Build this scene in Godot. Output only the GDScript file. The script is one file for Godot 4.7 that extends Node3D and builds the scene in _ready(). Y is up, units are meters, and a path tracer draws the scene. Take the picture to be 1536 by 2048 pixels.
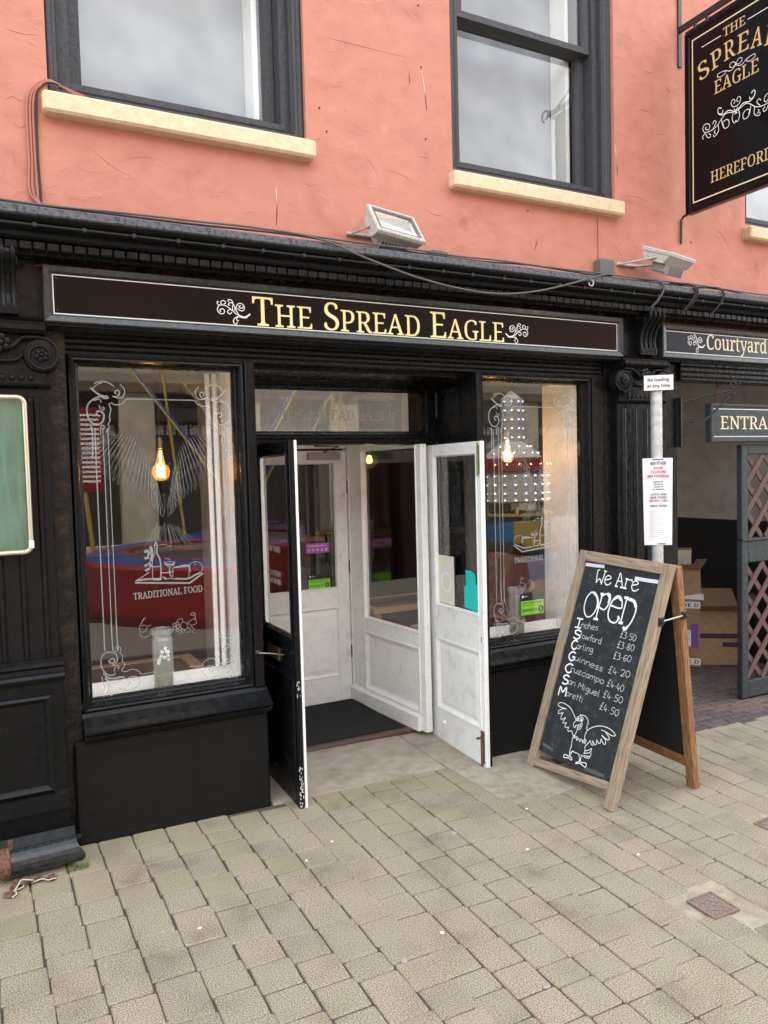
extends Node3D

# ---------------------------------------------------------------- small tools
var rng := RandomNumberGenerator.new()
var taken := {}
var boxes := {}
var M := {}

func lin(r: float, g: float, b: float, a := 1.0) -> Color:
	var c := Color(r, g, b, 1.0).linear_to_srgb()
	return Color(c.r, c.g, c.b, a)

func put(parent: Node, node: Node, called: String) -> Node:
	var key := str(parent.get_instance_id()) + called
	var n: int = taken.get(key, 0)
	taken[key] = n + 1
	node.name = called if n == 0 else "%s_%03d" % [called, n]
	parent.add_child(node, true)
	return node

func mi(parent: Node, called: String, mesh: Mesh, mat: Material, pos := Vector3.ZERO, rot := Vector3.ZERO) -> MeshInstance3D:
	var o := MeshInstance3D.new()
	o.mesh = mesh
	o.material_override = mat
	o.position = pos
	o.rotation_degrees = rot
	put(parent, o, called)
	return o

func node3(parent: Node, called: String, pos := Vector3.ZERO, rot := Vector3.ZERO) -> Node3D:
	var o := Node3D.new()
	o.position = pos
	o.rotation_degrees = rot
	put(parent, o, called)
	return o

func tag(o: Node, label: String, category: String, group := "") -> Node:
	o.set_meta("label", label)
	o.set_meta("category", category)
	if group != "":
		o.set_meta("group", group)
	return o

func thing(called: String, label: String, category: String, pos := Vector3.ZERO, rot := Vector3.ZERO, group := "") -> Node3D:
	var o := node3(self, called, pos, rot)
	tag(o, label, category, group)
	return o

func structure(called: String, label: String, pos := Vector3.ZERO) -> Node3D:
	var o := node3(self, called, pos)
	o.set_meta("kind", "structure")
	o.set_meta("label", label)
	return o

# height of the sloping street
func G(x: float, z: float) -> float:
	return -0.178 - 0.02 * (x - 0.345) - 0.037 * z

func ground_basis() -> Basis:
	var y := Vector3(0.02, 1, 0.037).normalized()
	var z := Vector3(0, -0.037, 1)
	z = (z - y * z.dot(y)).normalized()
	return Basis(y.cross(z), y, z)

# ---------------------------------------------------------------- meshes
func begin() -> SurfaceTool:
	var st := SurfaceTool.new()
	st.begin(Mesh.PRIMITIVE_TRIANGLES)
	return st

func tri(st: SurfaceTool, a: Vector3, b: Vector3, c: Vector3, hint: Vector3) -> void:
	var n := (b - a).cross(c - a)
	if n.length_squared() < 1e-16:
		return
	if n.dot(hint) > 0.0:
		var t := b
		b = c
		c = t
	else:
		n = -n
	n = n.normalized()
	for p in [a, b, c]:
		st.set_normal(n)
		st.add_vertex(p)

func quad(st: SurfaceTool, a: Vector3, b: Vector3, c: Vector3, d: Vector3, hint: Vector3) -> void:
	tri(st, a, b, c, hint)
	tri(st, a, c, d, hint)

func bx(st: SurfaceTool, lo: Vector3, hi: Vector3) -> void:
	for ax in 3:
		for s in 2:
			var u := (ax + 1) % 3
			var v := (ax + 2) % 3
			var p := [Vector3(), Vector3(), Vector3(), Vector3()]
			for k in 4:
				var q := Vector3()
				q[ax] = hi[ax] if s == 1 else lo[ax]
				q[u] = hi[u] if (k == 1 or k == 2) else lo[u]
				q[v] = hi[v] if k >= 2 else lo[v]
				p[k] = q
			var h := Vector3()
			h[ax] = 1.0 if s == 1 else -1.0
			quad(st, p[0], p[1], p[2], p[3], h)

func box_mesh(lo: Vector3, hi: Vector3) -> ArrayMesh:
	var st := begin()
	bx(st, lo, hi)
	return st.commit()

# centred box with chamfered edges
func cbox(size: Vector3, b := 0.003) -> ArrayMesh:
	var key := "%.4f %.4f %.4f %.4f" % [size.x, size.y, size.z, b]
	if boxes.has(key):
		return boxes[key]
	var st := begin()
	cbx(st, -size / 2, size / 2, b)
	boxes[key] = st.commit()
	return boxes[key]

func cbx(st: SurfaceTool, lo: Vector3, hi: Vector3, b: float) -> void:
	var c := (lo + hi) / 2
	var h := (hi - lo) / 2
	b = minf(b, minf(h.x, minf(h.y, h.z)) * 0.9)
	for ax in 3:
		var u := (ax + 1) % 3
		var v := (ax + 2) % 3
		for s in [-1.0, 1.0]:
			var f := []
			for k in [[-1, -1], [1, -1], [1, 1], [-1, 1]]:
				var q := Vector3()
				q[ax] = s * h[ax]
				q[u] = k[0] * (h[u] - b)
				q[v] = k[1] * (h[v] - b)
				f.append(c + q)
			var n := Vector3()
			n[ax] = s
			quad(st, f[0], f[1], f[2], f[3], n)
			for t in [-1.0, 1.0]:
				# edge between face ax,s and face u,t
				var e := []
				for w in [-1.0, 1.0]:
					var q1 := Vector3()
					q1[ax] = s * h[ax]
					q1[u] = t * (h[u] - b)
					q1[v] = w * (h[v] - b)
					var q2 := Vector3()
					q2[ax] = s * (h[ax] - b)
					q2[u] = t * h[u]
					q2[v] = w * (h[v] - b)
					e.append(c + q1)
					e.append(c + q2)
				var n2 := Vector3()
				n2[ax] = s
				n2[u] = t
				quad(st, e[0], e[1], e[3], e[2], n2)
	for sx in [-1.0, 1.0]:
		for sy in [-1.0, 1.0]:
			for sz in [-1.0, 1.0]:
				var a := c + Vector3(sx * h.x, sy * (h.y - b), sz * (h.z - b))
				var d := c + Vector3(sx * (h.x - b), sy * h.y, sz * (h.z - b))
				var e2 := c + Vector3(sx * (h.x - b), sy * (h.y - b), sz * h.z)
				tri(st, a, d, e2, Vector3(sx, sy, sz))

# polygon in the (u, v) plane swept along w
func sweep(st: SurfaceTool, poly: Array, u: Vector3, v: Vector3, w: Vector3, w0: float, w1: float) -> void:
	var pl := PackedVector2Array(poly)
	var area := 0.0
	for i in pl.size():
		var p := pl[i]
		var q := pl[(i + 1) % pl.size()]
		area += p.x * q.y - q.x * p.y
	var sgn := signf(area)
	for i in pl.size():
		var p := pl[i]
		var q := pl[(i + 1) % pl.size()]
		var o := Vector2(q.y - p.y, p.x - q.x) * sgn
		quad(st, u * p.x + v * p.y + w * w0, u * q.x + v * q.y + w * w0, u * q.x + v * q.y + w * w1, u * p.x + v * p.y + w * w1, u * o.x + v * o.y)
	var ix := Geometry2D.triangulate_polygon(pl)
	for i in range(0, ix.size(), 3):
		for e in 2:
			var ww := w1 if e == 1 else w0
			tri(st, u * pl[ix[i]].x + v * pl[ix[i]].y + w * ww, u * pl[ix[i + 1]].x + v * pl[ix[i + 1]].y + w * ww, u * pl[ix[i + 2]].x + v * pl[ix[i + 2]].y + w * ww, w * (1.0 if (e == 1) == (w1 > w0) else -1.0))

# profile of (z, y) points run along x
func moulding(poly: Array, x0: float, x1: float) -> ArrayMesh:
	var st := begin()
	sweep(st, poly, Vector3(0, 0, 1), Vector3(0, 1, 0), Vector3(1, 0, 0), x0, x1)
	return st.commit()

func prism(poly: Array, depth: float) -> ArrayMesh:
	var st := begin()
	sweep(st, poly, Vector3(1, 0, 0), Vector3(0, 1, 0), Vector3(0, 0, 1), 0.0, depth)
	return st.commit()

# rectangular frame: rings of (inset, z), mitred at the corners
func rings(st: SurfaceTool, x0: float, x1: float, y0: float, y1: float, prof: Array, fill := false) -> void:
	for i in prof.size() - 1:
		var a: Array = prof[i]
		var b: Array = prof[i + 1]
		var A := ring_at(x0, x1, y0, y1, a[0], a[1])
		var B := ring_at(x0, x1, y0, y1, b[0], b[1])
		var dz: float = b[1] - a[1]
		var di: float = b[0] - a[0]
		for k in 4:
			var inward: Vector3 = [Vector3(0, 1, 0), Vector3(-1, 0, 0), Vector3(0, -1, 0), Vector3(1, 0, 0)][k]
			var hint := Vector3(0, 0, di) - inward * dz
			quad(st, A[k], A[(k + 1) % 4], B[(k + 1) % 4], B[k], hint if hint.length() > 1e-9 else Vector3(0, 0, 1))
	if fill:
		var z: float = prof[-1][1]
		var F := ring_at(x0, x1, y0, y1, prof[-1][0], z)
		quad(st, F[0], F[1], F[2], F[3], Vector3(0, 0, 1))

func ring_at(x0: float, x1: float, y0: float, y1: float, d: float, z: float) -> Array:
	return [Vector3(x0 + d, y0 + d, z), Vector3(x1 - d, y0 + d, z), Vector3(x1 - d, y1 - d, z), Vector3(x0 + d, y1 - d, z)]

func frame_mesh(x0: float, x1: float, y0: float, y1: float, prof: Array, fill := false) -> ArrayMesh:
	var st := begin()
	rings(st, x0, x1, y0, y1, prof, fill)
	return st.commit()

func wall_mesh(x0: float, x1: float, y0: float, y1: float, zf: float, zb: float, holes: Array) -> ArrayMesh:
	var xs := [x0, x1]
	var ys := [y0, y1]
	for h in holes:
		xs.append_array([h[0], h[1]])
		ys.append_array([h[2], h[3]])
	xs.sort()
	ys.sort()
	var st := begin()
	for i in xs.size() - 1:
		for j in ys.size() - 1:
			if xs[i + 1] - xs[i] < 1e-5 or ys[j + 1] - ys[j] < 1e-5:
				continue
			var cx: float = (xs[i] + xs[i + 1]) / 2
			var cy: float = (ys[j] + ys[j + 1]) / 2
			var open := false
			for h in holes:
				if cx > h[0] and cx < h[1] and cy > h[2] and cy < h[3]:
					open = true
			if open:
				continue
			for z in [zf, zb]:
				quad(st, Vector3(xs[i], ys[j], z), Vector3(xs[i + 1], ys[j], z), Vector3(xs[i + 1], ys[j + 1], z), Vector3(xs[i], ys[j + 1], z), Vector3(0, 0, 1 if z == zf else -1))
	for h in holes:
		quad(st, Vector3(h[0], h[2], zf), Vector3(h[0], h[3], zf), Vector3(h[0], h[3], zb), Vector3(h[0], h[2], zb), Vector3(1, 0, 0))
		quad(st, Vector3(h[1], h[2], zf), Vector3(h[1], h[3], zf), Vector3(h[1], h[3], zb), Vector3(h[1], h[2], zb), Vector3(-1, 0, 0))
		quad(st, Vector3(h[0], h[2], zf), Vector3(h[1], h[2], zf), Vector3(h[1], h[2], zb), Vector3(h[0], h[2], zb), Vector3(0, 1, 0))
		quad(st, Vector3(h[0], h[3], zf), Vector3(h[1], h[3], zf), Vector3(h[1], h[3], zb), Vector3(h[0], h[3], zb), Vector3(0, -1, 0))
	for x in [x0, x1]:
		quad(st, Vector3(x, y0, zf), Vector3(x, y1, zf), Vector3(x, y1, zb), Vector3(x, y0, zb), Vector3(-1 if x == x0 else 1, 0, 0))
	for y in [y0, y1]:
		quad(st, Vector3(x0, y, zf), Vector3(x1, y, zf), Vector3(x1, y, zb), Vector3(x0, y, zb), Vector3(0, -1 if y == y0 else 1, 0))
	return st.commit()

# turned shape: (radius, height) pairs round the y axis
func lathe(st: SurfaceTool, prof: Array, seg := 20, at := Vector3.ZERO, bas := Basis.IDENTITY) -> void:
	for i in prof.size() - 1:
		var a: Vector2 = prof[i]
		var b: Vector2 = prof[i + 1]
		var nn := Vector2(b.y - a.y, a.x - b.x)
		for k in seg:
			var t0 := TAU * k / seg
			var t1 := TAU * (k + 1) / seg
			var tm := (t0 + t1) / 2
			var hint := Vector3(cos(tm) * nn.x, nn.y, sin(tm) * nn.x)
			var p := [Vector3(cos(t0) * a.x, a.y, sin(t0) * a.x), Vector3(cos(t1) * a.x, a.y, sin(t1) * a.x), Vector3(cos(t1) * b.x, b.y, sin(t1) * b.x), Vector3(cos(t0) * b.x, b.y, sin(t0) * b.x)]
			var w := hint.normalized()
			# smooth normals round the axis
			var nA := Vector3(cos(t0) * nn.x, nn.y, sin(t0) * nn.x).normalized()
			var nB := Vector3(cos(t1) * nn.x, nn.y, sin(t1) * nn.x).normalized()
			var nor := [nA, nB, nB, nA]
			for tr in [[0, 1, 2], [0, 2, 3]]:
				var v0: Vector3 = p[tr[0]]
				var cr: Vector3 = (p[tr[1]] - v0).cross(p[tr[2]] - v0)
				if cr.length_squared() < 1e-18:
					continue
				var order: Array = tr if cr.dot(w) <= 0 else [tr[0], tr[2], tr[1]]
				for q in order:
					st.set_normal(bas * nor[q])
					st.add_vertex(at + bas * p[q])

func lathe_mesh(prof: Array, seg := 20) -> ArrayMesh:
	var st := begin()
	lathe(st, prof, seg)
	return st.commit()

func tube(st: SurfaceTool, pts: Array, r, sides := 6, closed := false) -> void:
	var n := pts.size()
	var rows := []
	var prev := Vector3.ZERO
	for i in n:
		var a: Vector3 = pts[maxi(i - 1, 0)] if not closed else pts[(i - 1 + n) % n]
		var b: Vector3 = pts[mini(i + 1, n - 1)] if not closed else pts[(i + 1) % n]
		var t := (b - a).normalized()
		var side := prev
		if i == 0:
			side = t.cross(Vector3(0.137, 0.98, 0.21))
			if side.length() < 0.2:
				side = t.cross(Vector3(1, 0, 0))
		side = (side - t * side.dot(t)).normalized()
		prev = side
		var up := side.cross(t)
		var rr: float = r[i] if r is Array else r
		var row := []
		for k in sides:
			var an := TAU * k / sides
			var d := side * cos(an) + up * sin(an)
			row.append([pts[i] + d * rr, d])
		rows.append(row)
	var m := n if closed else n - 1
	for i in m:
		var A: Array = rows[i]
		var B: Array = rows[(i + 1) % n]
		for k in sides:
			var q := [A[k], A[(k + 1) % sides], B[(k + 1) % sides], B[k]]
			for tr in [[0, 1, 2], [0, 2, 3]]:
				var cr: Vector3 = (q[tr[1]][0] - q[tr[0]][0]).cross(q[tr[2]][0] - q[tr[0]][0])
				if cr.length_squared() < 1e-18:
					continue
				var order: Array = tr if cr.dot(q[0][1]) <= 0 else [tr[0], tr[2], tr[1]]
				for e in order:
					st.set_normal(q[e][1])
					st.add_vertex(q[e][0])
	if not closed:
		for e in [0, n - 1]:
			var row: Array = rows[e]
			var out: Vector3 = (pts[0] - pts[1]) if e == 0 else (pts[n - 1] - pts[n - 2])
			for k in range(1, sides - 1):
				tri(st, row[0][0], row[k][0], row[k + 1][0], out)

func tube_mesh(pts: Array, r, sides := 6, closed := false) -> ArrayMesh:
	var st := begin()
	tube(st, pts, r, sides, closed)
	return st.commit()

func curve3(pts: Array, steps := 6) -> Array:
	var out := []
	var n := pts.size()
	for i in n - 1:
		var p0: Vector3 = pts[maxi(i - 1, 0)]
		var p3: Vector3 = pts[mini(i + 2, n - 1)]
		for s in steps:
			out.append((pts[i] as Vector3).cubic_interpolate(pts[i + 1], p0, p3, float(s) / steps))
	out.append(pts[n - 1])
	return out

func curve2(pts: Array, steps := 5) -> Array:
	var out := []
	var n := pts.size()
	for i in n - 1:
		var p0: Vector2 = pts[maxi(i - 1, 0)]
		var p3: Vector2 = pts[mini(i + 2, n - 1)]
		for s in steps:
			out.append((pts[i] as Vector2).cubic_interpolate(pts[i + 1], p0, p3, float(s) / steps))
	out.append(pts[n - 1])
	return out

# a painted or drawn line in the xy plane, facing +z
func ribbon(st: SurfaceTool, pts: Array, w: float, z := 0.0, taper := false) -> void:
	var n := pts.size()
	var L := []
	var R := []
	for i in n:
		var a: Vector2 = pts[maxi(i - 1, 0)]
		var b: Vector2 = pts[mini(i + 1, n - 1)]
		var d := (b - a).normalized()
		var s := Vector2(-d.y, d.x)
		var ww := w / 2
		if taper:
			ww *= 0.45 + 0.55 * sin(PI * clampf(float(i) / (n - 1), 0.0, 1.0))
		var c: Vector2 = pts[i]
		if i == 0:
			c -= d * w * 0.3
		elif i == n - 1:
			c += d * w * 0.3
		L.append(Vector3(c.x + s.x * ww, c.y + s.y * ww, z))
		R.append(Vector3(c.x - s.x * ww, c.y - s.y * ww, z))
	for i in n - 1:
		quad(st, L[i], L[i + 1], R[i + 1], R[i], Vector3(0, 0, 1))

# rows of [width, x, y, x, y ...] in millimetres
func drawing(rows: Array, scale_w := 0.001, mirror := false, steps := 4, wide := 0.0) -> ArrayMesh:
	var st := begin()
	var k := 0
	for row in rows:
		var pts := []
		for i in range(1, row.size(), 2):
			pts.append(Vector2((-row[i] if mirror else row[i]) * 0.001, row[i + 1] * 0.001))
		var w: float = row[0] * scale_w + wide
		ribbon(st, curve2(pts, steps) if pts.size() > 2 else pts, w, 0.00012 * k)
		k += 1
	return st.commit()

func text_mesh(s: String, font_name: String, cap: float, depth := 0.002, bold := false) -> TextMesh:
	var f := SystemFont.new()
	f.font_names = PackedStringArray([font_name])
	if bold:
		f.font_weight = 700
	var t := TextMesh.new()
	t.text = s
	t.font = f
	t.font_size = 64
	t.pixel_size = cap / (64.0 * 0.714)
	t.depth = depth
	t.curve_step = 1.0
	t.horizontal_alignment = HORIZONTAL_ALIGNMENT_LEFT
	t.vertical_alignment = VERTICAL_ALIGNMENT_BOTTOM
	return t

# lettering whose left edge and base line stand at `at` in the parent's xy plane; width squeezes it to fit
func letters(parent: Node, called: String, s: String, font_name: String, cap: float, width: float, at: Vector3, mat: Material, rot := Vector3.ZERO, bold := false) -> MeshInstance3D:
	var t := text_mesh(s, font_name, cap, 0.0016, bold)
	var o := mi(parent, called, t, mat, at, rot)
	var base := base_of(font_name, cap, bold)
	var bb := t.get_aabb()
	var sx := width / bb.size.x if width > 0.0 else 1.0
	var b := Basis.from_euler(rot * PI / 180.0)
	o.basis = b * Basis.from_scale(Vector3(sx, 1, 1))
	o.position = at - b * Vector3(bb.position.x * sx, base, 0)
	return o

func base_of(font_name: String, cap: float, bold: bool) -> float:
	return text_mesh("H", font_name, cap, 0.0016, bold).get_aabb().position.y
const BIRD = [[3,-77,373,-107,399,-146,426,-194,436,-233,434,-253,422,-251,410,-228,408,-178,411],[3,-178,411,-208,403,-234,382,-235,367,-214,372,-193,385,-203,360,-200,340,-180,350,-164,361,-179,330,-171,325,-148,335,-154,316,-146,306,-121,316,-125,298,-111,294,-92,305,-81,292,-68,281],[3,-53,339,-51,314,-59,290,-69,272,-68,246,-64,221,-67,196,-64,180],[3,-53,416,-51,408,-33,417,-8,415,14,401,20,383,16,370,25,344,19,316,22,297],[3,-74,374,-89,351,-86,335,-71,329,-70,344,-51,350,-32,367,-31,382,-56,375,-74,374],[3,-51,349,-44,330,-29,335,-22,355,-24,369],[3,-42,347,-34,343,-33,358],[3,-72,374,-75,388,-64,399,-51,408],[4,-69,384,-59,392,-58,382,-69,384],[3,-46,394,-41,403,-28,403,-24,392,-31,382,-43,387,-46,394],[5,-38,391,-32,390,-34,385],[3,-60,269,-54,289,-52,272,-36,289,-35,263,-23,283,-8,264,-3,286,21,265,13,285,40,268,22,297,42,286],[3,26,343,60,373,107,397,158,407,205,403,235,391,235,381,207,376,166,382,132,381],[3,163,381,196,363,203,352,190,345,162,349,143,356],[3,143,353,177,340,183,317,174,314,155,325,144,335,147,314,134,306,114,319,120,296,109,289,87,305,99,283,84,281,70,299,60,281,42,257],[3,42,257,48,234,51,220],[3,51,232,79,248,93,261,95,248,81,231,43,215],[3,99,237,100,223,91,213,54,206],[3,95,213,94,206,69,198,39,202],[3,-43,200,-25,197,7,199,21,184],[3,31,202,32,188,34,169],[3,-57,180,-43,199,-50,173,-50,161],[4,-61,178,-59,161,-89,162,-101,154,-99,141,-60,152,-35,147,-35,161,-50,161],[4,22,181,27,160,8,150,5,141,32,153,61,150,84,148,83,169,67,169,37,161,30,181]]
const TITLE = [[4,-190,1278,-203,1269,-199,1232,-194,1197],[4,-194,1197,-173,1224,-149,1197],[4,-149,1197,-145,1234,-141,1276],[4,-150,1278,-130,1275],[4,-150,1193,-147,1203],[4,-125,1223,-82,1239,-92,1251,-111,1253,-126,1237,-126,1213,-108,1197,-89,1200,-73,1213],[4,-33,1197,-23,1243,-18,1282,5,1242,23,1200],[4,-31,1230,7,1235],[6,-34,1200,-17,1200],[6,9,1199,30,1201],[4,45,1255,42,1224,43,1197],[4,39,1256,64,1251,81,1256,87,1245],[6,33,1199,54,1199],[6,36,1255,49,1254],[4,93,1224,134,1238,124,1251,109,1253,95,1238,93,1214,108,1196,127,1196,147,1210],[5,-213,1131,-237,1096,-242,1048,-231,1010,-207,984,-177,984,-151,1007,-138,1043,-140,1085,-155,1116,-182,1135,-213,1131],[10,-190,1133,-159,1115,-138,1085,-134,1050],[6,-122,1134,-117,1101,-121,1052,-121,979],[9,-129,1136,-109,1138],[10,-136,981,-107,982],[6,-116,1123,-86,1143,-58,1145,-48,1120,-50,1083,-64,1054,-82,1047,-113,1054],[12,-69,1141,-51,1125,-50,1095],[6,-25,1082,32,1077,58,1085,48,1122,30,1142,6,1144,-21,1118,-34,1074,-33,1027,-12,995,22,987,46,998,54,1029],[12,-12,1126,11,1142,38,1129],[9,48,1028,60,1015],[6,78,1147,80,1118,78,1054,78,995],[9,63,1146,90,1148],[11,66,997,91,998],[6,79,1133,110,1144,142,1138,162,1110,167,1071,156,1023,138,987,119,963],[13,107,1142,139,1135,160,1110],[11,108,975,122,967,135,984]]
const LINES = {"L":[["nches",-225,908,-84,918],["towford",-216,844,-34,846],["arling",-217,776,-79,783],["uinness",-208,706,32,695],["ruzcampo",-216,634,67,629],["an Miguel",-210,558,61,552],["oretti",-198,487,-54,485]],"P":[["£3.50",96,916,215,917],["£3.80",93,853,221,861],["£3.60",86,787,219,797],["£4.20",76,699,239,713],["£4.40",90,626,220,626],["£4.50",83,558,234,563],["£4.50",80,488,228,487]],"C":[["I",-275,900,-229,903],["S",-266,829,-210,834],["C",-262,763,-215,770],["G",-262,693,-211,698],["C",-266,617,-206,623],["S",-264,544,-213,550],["M",-272,471,-205,481]]}
const FLOURISH = [[3,-160,57,-166,64,-159,71,-147,72,-141,62,-146,50,-160,47,-173,55,-178,69,-170,86,-155,92,-135,90,-118,80,-100,68,-80,51,-56,41],[6,-68,47,-47,39,-28,40,-7,55],[7,-46,37,-25,37],[3,-165,90,-175,94,-179,103,-175,108,-170,106],[3,-155,92,-159,105,-149,115,-136,110,-136,100,-143,99],[3,-106,73,-120,68,-126,60,-119,50,-109,51,-106,59],[3,-98,68,-99,83,-95,101,-101,118,-113,122,-122,118,-119,111],[3,-98,106,-110,107,-119,100,-118,93,-112,94],[3,-95,101,-87,86,-86,66],[3,-69,52,-79,68,-80,84,-71,102,-55,107,-40,99,-36,84,-44,70,-60,71,-72,80],[3,-61,94,-63,87,-54,82,-44,87,-43,94],[4,-63,94,-57,94],[3,-39,34,-56,36,-77,37,-91,26,-97,14,-92,2,-83,0,-76,8],[3,-74,33,-79,26,-76,17,-69,18]]
const ORNAMENT = [[4,-8,3923,-56,3952,-101,3943,-134,3961,-142,3988,-131,4000,-114,3990],[3,-134,3961,-106,3954,-103,3972],[3,-18,3923,-73,3941,-112,3920,-140,3894,-174,3879,-214,3876,-249,3885,-264,3915,-249,3937,-217,3929,-206,3906,-220,3890,-243,3907,-234,3915],[3,-180,3881,-163,3903,-154,3918,-171,3930,-183,3915],[3,-112,3915,-101,3868,-84,3846,-57,3851,-54,3882,-73,3899,-101,3892,-95,3866],[3,-140,3894,-135,3854,-152,3832,-174,3827,-177,3842],[3,-163,3865,-171,3854,-157,3842],[3,-243,3878,-226,3843,-206,3835,-200,3851,-214,3862],[3,-249,3875,-267,3858,-258,3843],[3,3,3955,-24,3962,-37,3990,-21,4008,-5,3990,-18,3978],[4,-13,3943,8,3907],[3,-21,3919,-29,3886,-13,3852,3,3863]]
const LOOP = [[3,-144,4218,-133,4227,-83,4222,-44,4202,-12,4212,-1,4230,-22,4251,-44,4246,-44,4227,-23,4217,-4,4227],[3,-144,4218,-138,4204,-99,4198,-77,4215,-99,4225]]
const ETCH_TOP = [[8,-304,1922,-317,1928,-315,1943,-298,1945,-283,1929,-288,1899,-310,1880,-337,1886,-357,1912,-362,1947,-355,1979,-332,2002,-298,2019,-277,2010,-258,2013],[5,-326,1999,-301,2006,-293,1990],[4,-303,1977,-300,1961,-288,1951,-279,1959,-288,1966],[7,-220,2034,-226,2043,-213,2053,-204,2041,-214,2021,-236,2020],[5,-199,2080,-181,2061,-179,2038,-192,2018,-214,2013,-236,2022],[10,-339,2060,-315,2038,-288,2022,-264,2020],[6,-323,2083,-292,2093,-255,2088,-231,2072],[4,-330,2057,-311,2077,-286,2087],[5,41,2009,-74,2009,-167,2008,-184,1992,-209,1980,-234,1981,-245,1988,-256,1978,-249,1958,-252,1939,-257,1922,-255,1900,-265,1880,-259,1867,-271,1851,-276,1841],[6,-303,1828,-301,1867,-292,1877,-283,1867,-289,1857],[7,-350,1867,-342,1851,-345,1715]]
const ETCH_BOTTOM = [[4,269,885,268,817,264,759,253,749,252,731,257,721,246,707,245,691,248,679,238,667,237,649,253,631,232,620,209,629,182,623,166,611,154,597,92,599],[4,294,882,293,814,289,742,277,730,264,739,264,750,275,751,277,741],[8,305,692,292,696,284,686,291,674,305,677,312,689],[6,297,662,281,668,271,685,274,712,290,726,314,732,337,723,350,698,348,666,338,638,319,618,295,612,284,620],[4,271,647,267,641,265,652,276,657,285,649,289,631],[10,242,592,260,596,290,594,318,602,340,626],[12,253,577,282,572,313,582,332,600],[6,198,564,198,573,212,576,218,566,209,556],[5,228,576,217,588,197,591,176,583,166,564,172,541,190,525,212,518,233,525],[8,224,529,251,525,283,529,302,544,317,565],[14,305,503,313,525,319,551,324,576],[5,326,509,329,527,340,511,356,504],[5,349,611,345,580,337,562,339,548,351,538,358,543]]
const FOOD = [[5,-164,1081,-117,1107,-95,1121],[10,-153,1083,-103,1086,-44,1081],[9,-165,1072,-33,1059,110,1046],[9,113,1047,152,1072,182,1091],[7,-30,1112,-12,1111,21,1113],[10,-25,1090,-14,1080],[9,38,1076,77,1071,108,1071,140,1086,171,1097],[4,-79,1083,-78,1144,-75,1186,-65,1210,-62,1222,-65,1259],[8,-38,1079,-35,1140,-39,1183,-50,1209,-53,1221,-50,1258],[12,-57,1272,-57,1258],[5,-77,1147,-41,1147],[9,-73,1081,-38,1078],[4,-19,1164,-10,1167,17,1167,38,1162,31,1150,16,1142,10,1140,-5,1147,-19,1164],[6,10,1140,8,1106,17,1087],[5,-14,1077,10,1080,34,1073],[9,-11,1157,13,1152,32,1156],[4,28,1135,95,1145,112,1135,28,1135],[6,34,1136,95,1141,107,1137],[4,110,1135,108,1076],[4,26,1135,24,1086],[4,149,1158,120,1150,113,1128,119,1106],[4,149,1158,173,1145,182,1120,175,1101],[5,139,1142,147,1146],[14,-112,1228,-97,1233],[14,-84,1251,-77,1217,-84,1181],[14,-113,1195,-98,1197],[12,-115,1156,-103,1161],[14,-93,1169,-85,1150],[12,-113,1131,-95,1139],[12,-98,1209,-91,1224],[3,-45,1257,-24,1259,-7,1258,20,1245],[3,-12,1188,3,1183,14,1176]]
const FRUIT = [[3,-132,887,-141,866,-151,852,-157,829,-146,815,-129,816,-119,839,-133,850,-145,845],[3,-155,813,-150,794,-133,786,-109,792],[3,-141,872,-132,878,-123,886],[3,-113,839,-98,846],[3,31,841,44,858,63,862,65,846],[3,52,829,68,843,86,834,92,812,79,801,61,809,52,829],[3,93,837,109,847,130,851,139,831,123,821,101,826,93,837],[3,107,879,122,887,135,876,116,872,107,879],[3,131,870,134,851],[3,107,816,125,798,112,784,134,775],[3,89,812,107,800,97,786,78,788],[3,30,831,27,826,21,824,16,827,13,833,16,839,22,841,28,837,30,831],[3,46,836,43,830,37,828,31,832,29,838,32,843,38,845,43,842,46,836],[3,48,820,45,814,39,812,34,816,31,822,34,827,40,830,46,826,48,820],[3,33,812,30,807,24,805,18,808,16,814,19,820,24,822,30,819,33,812],[3,60,806,57,800,51,798,45,802,43,808,46,814,52,816,57,812,60,806],[3,75,795,72,789,66,787,60,791,58,797,61,802,67,805,72,801,75,795],[3,47,801,44,796,39,794,33,797,30,803,33,809,39,811,45,807,47,801],[3,59,790,56,785,50,783,45,786,42,793,45,798,51,800,57,797,59,790]]
const RIDGES = [[192,3684,226,3678,269,3675,349,3684],[201,3135,208,3089,202,3060],[512,3226,576,3178,661,3122,738,3094],[692,3167,752,3192,803,3203,864,3203],[177,3356,213,3381,264,3354],[207,3268,241,3246,269,3270],[1635,3207,1683,3191,1734,3210],[1793,4013,1928,4014,2095,4015,2416,4018],[2124,3347,2218,3349,2292,3328,2336,3296],[2430,3162,2468,3141,2523,3139,2579,3181],[2020,3423,2047,3390,2088,3335,2127,3203],[1718,2929,1729,2882],[2370,3462,2462,3467],[1708,3443,1762,3462],[2319,4278,2362,4239],[4088,4034,4146,4062,4218,4078,4334,4049],[4426,4280,4441,4262,4463,4251],[4112,3664,4169,3678,4220,3702],[3907,3125,3948,3099,4003,3022],[4221,4341,4309,4347],[4333,3939,4392,3944,4453,3971],[4010,3464,4152,3474,4253,3446],[4918,3360,5017,3305,5083,3200]]
const GOUGES = [[2415,3960,2425,3899,2434,3837],[2434,3837,2440,3774,2442,3736],[3260,3082,3231,3008],[2328,3929,2331,3867],[1483,3151,1484,3085],[1486,3063,1479,2952],[3935,3798,3942,3749,3946,3709],[3950,3659,3959,3589],[4434,4276,4463,4246]]

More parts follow.
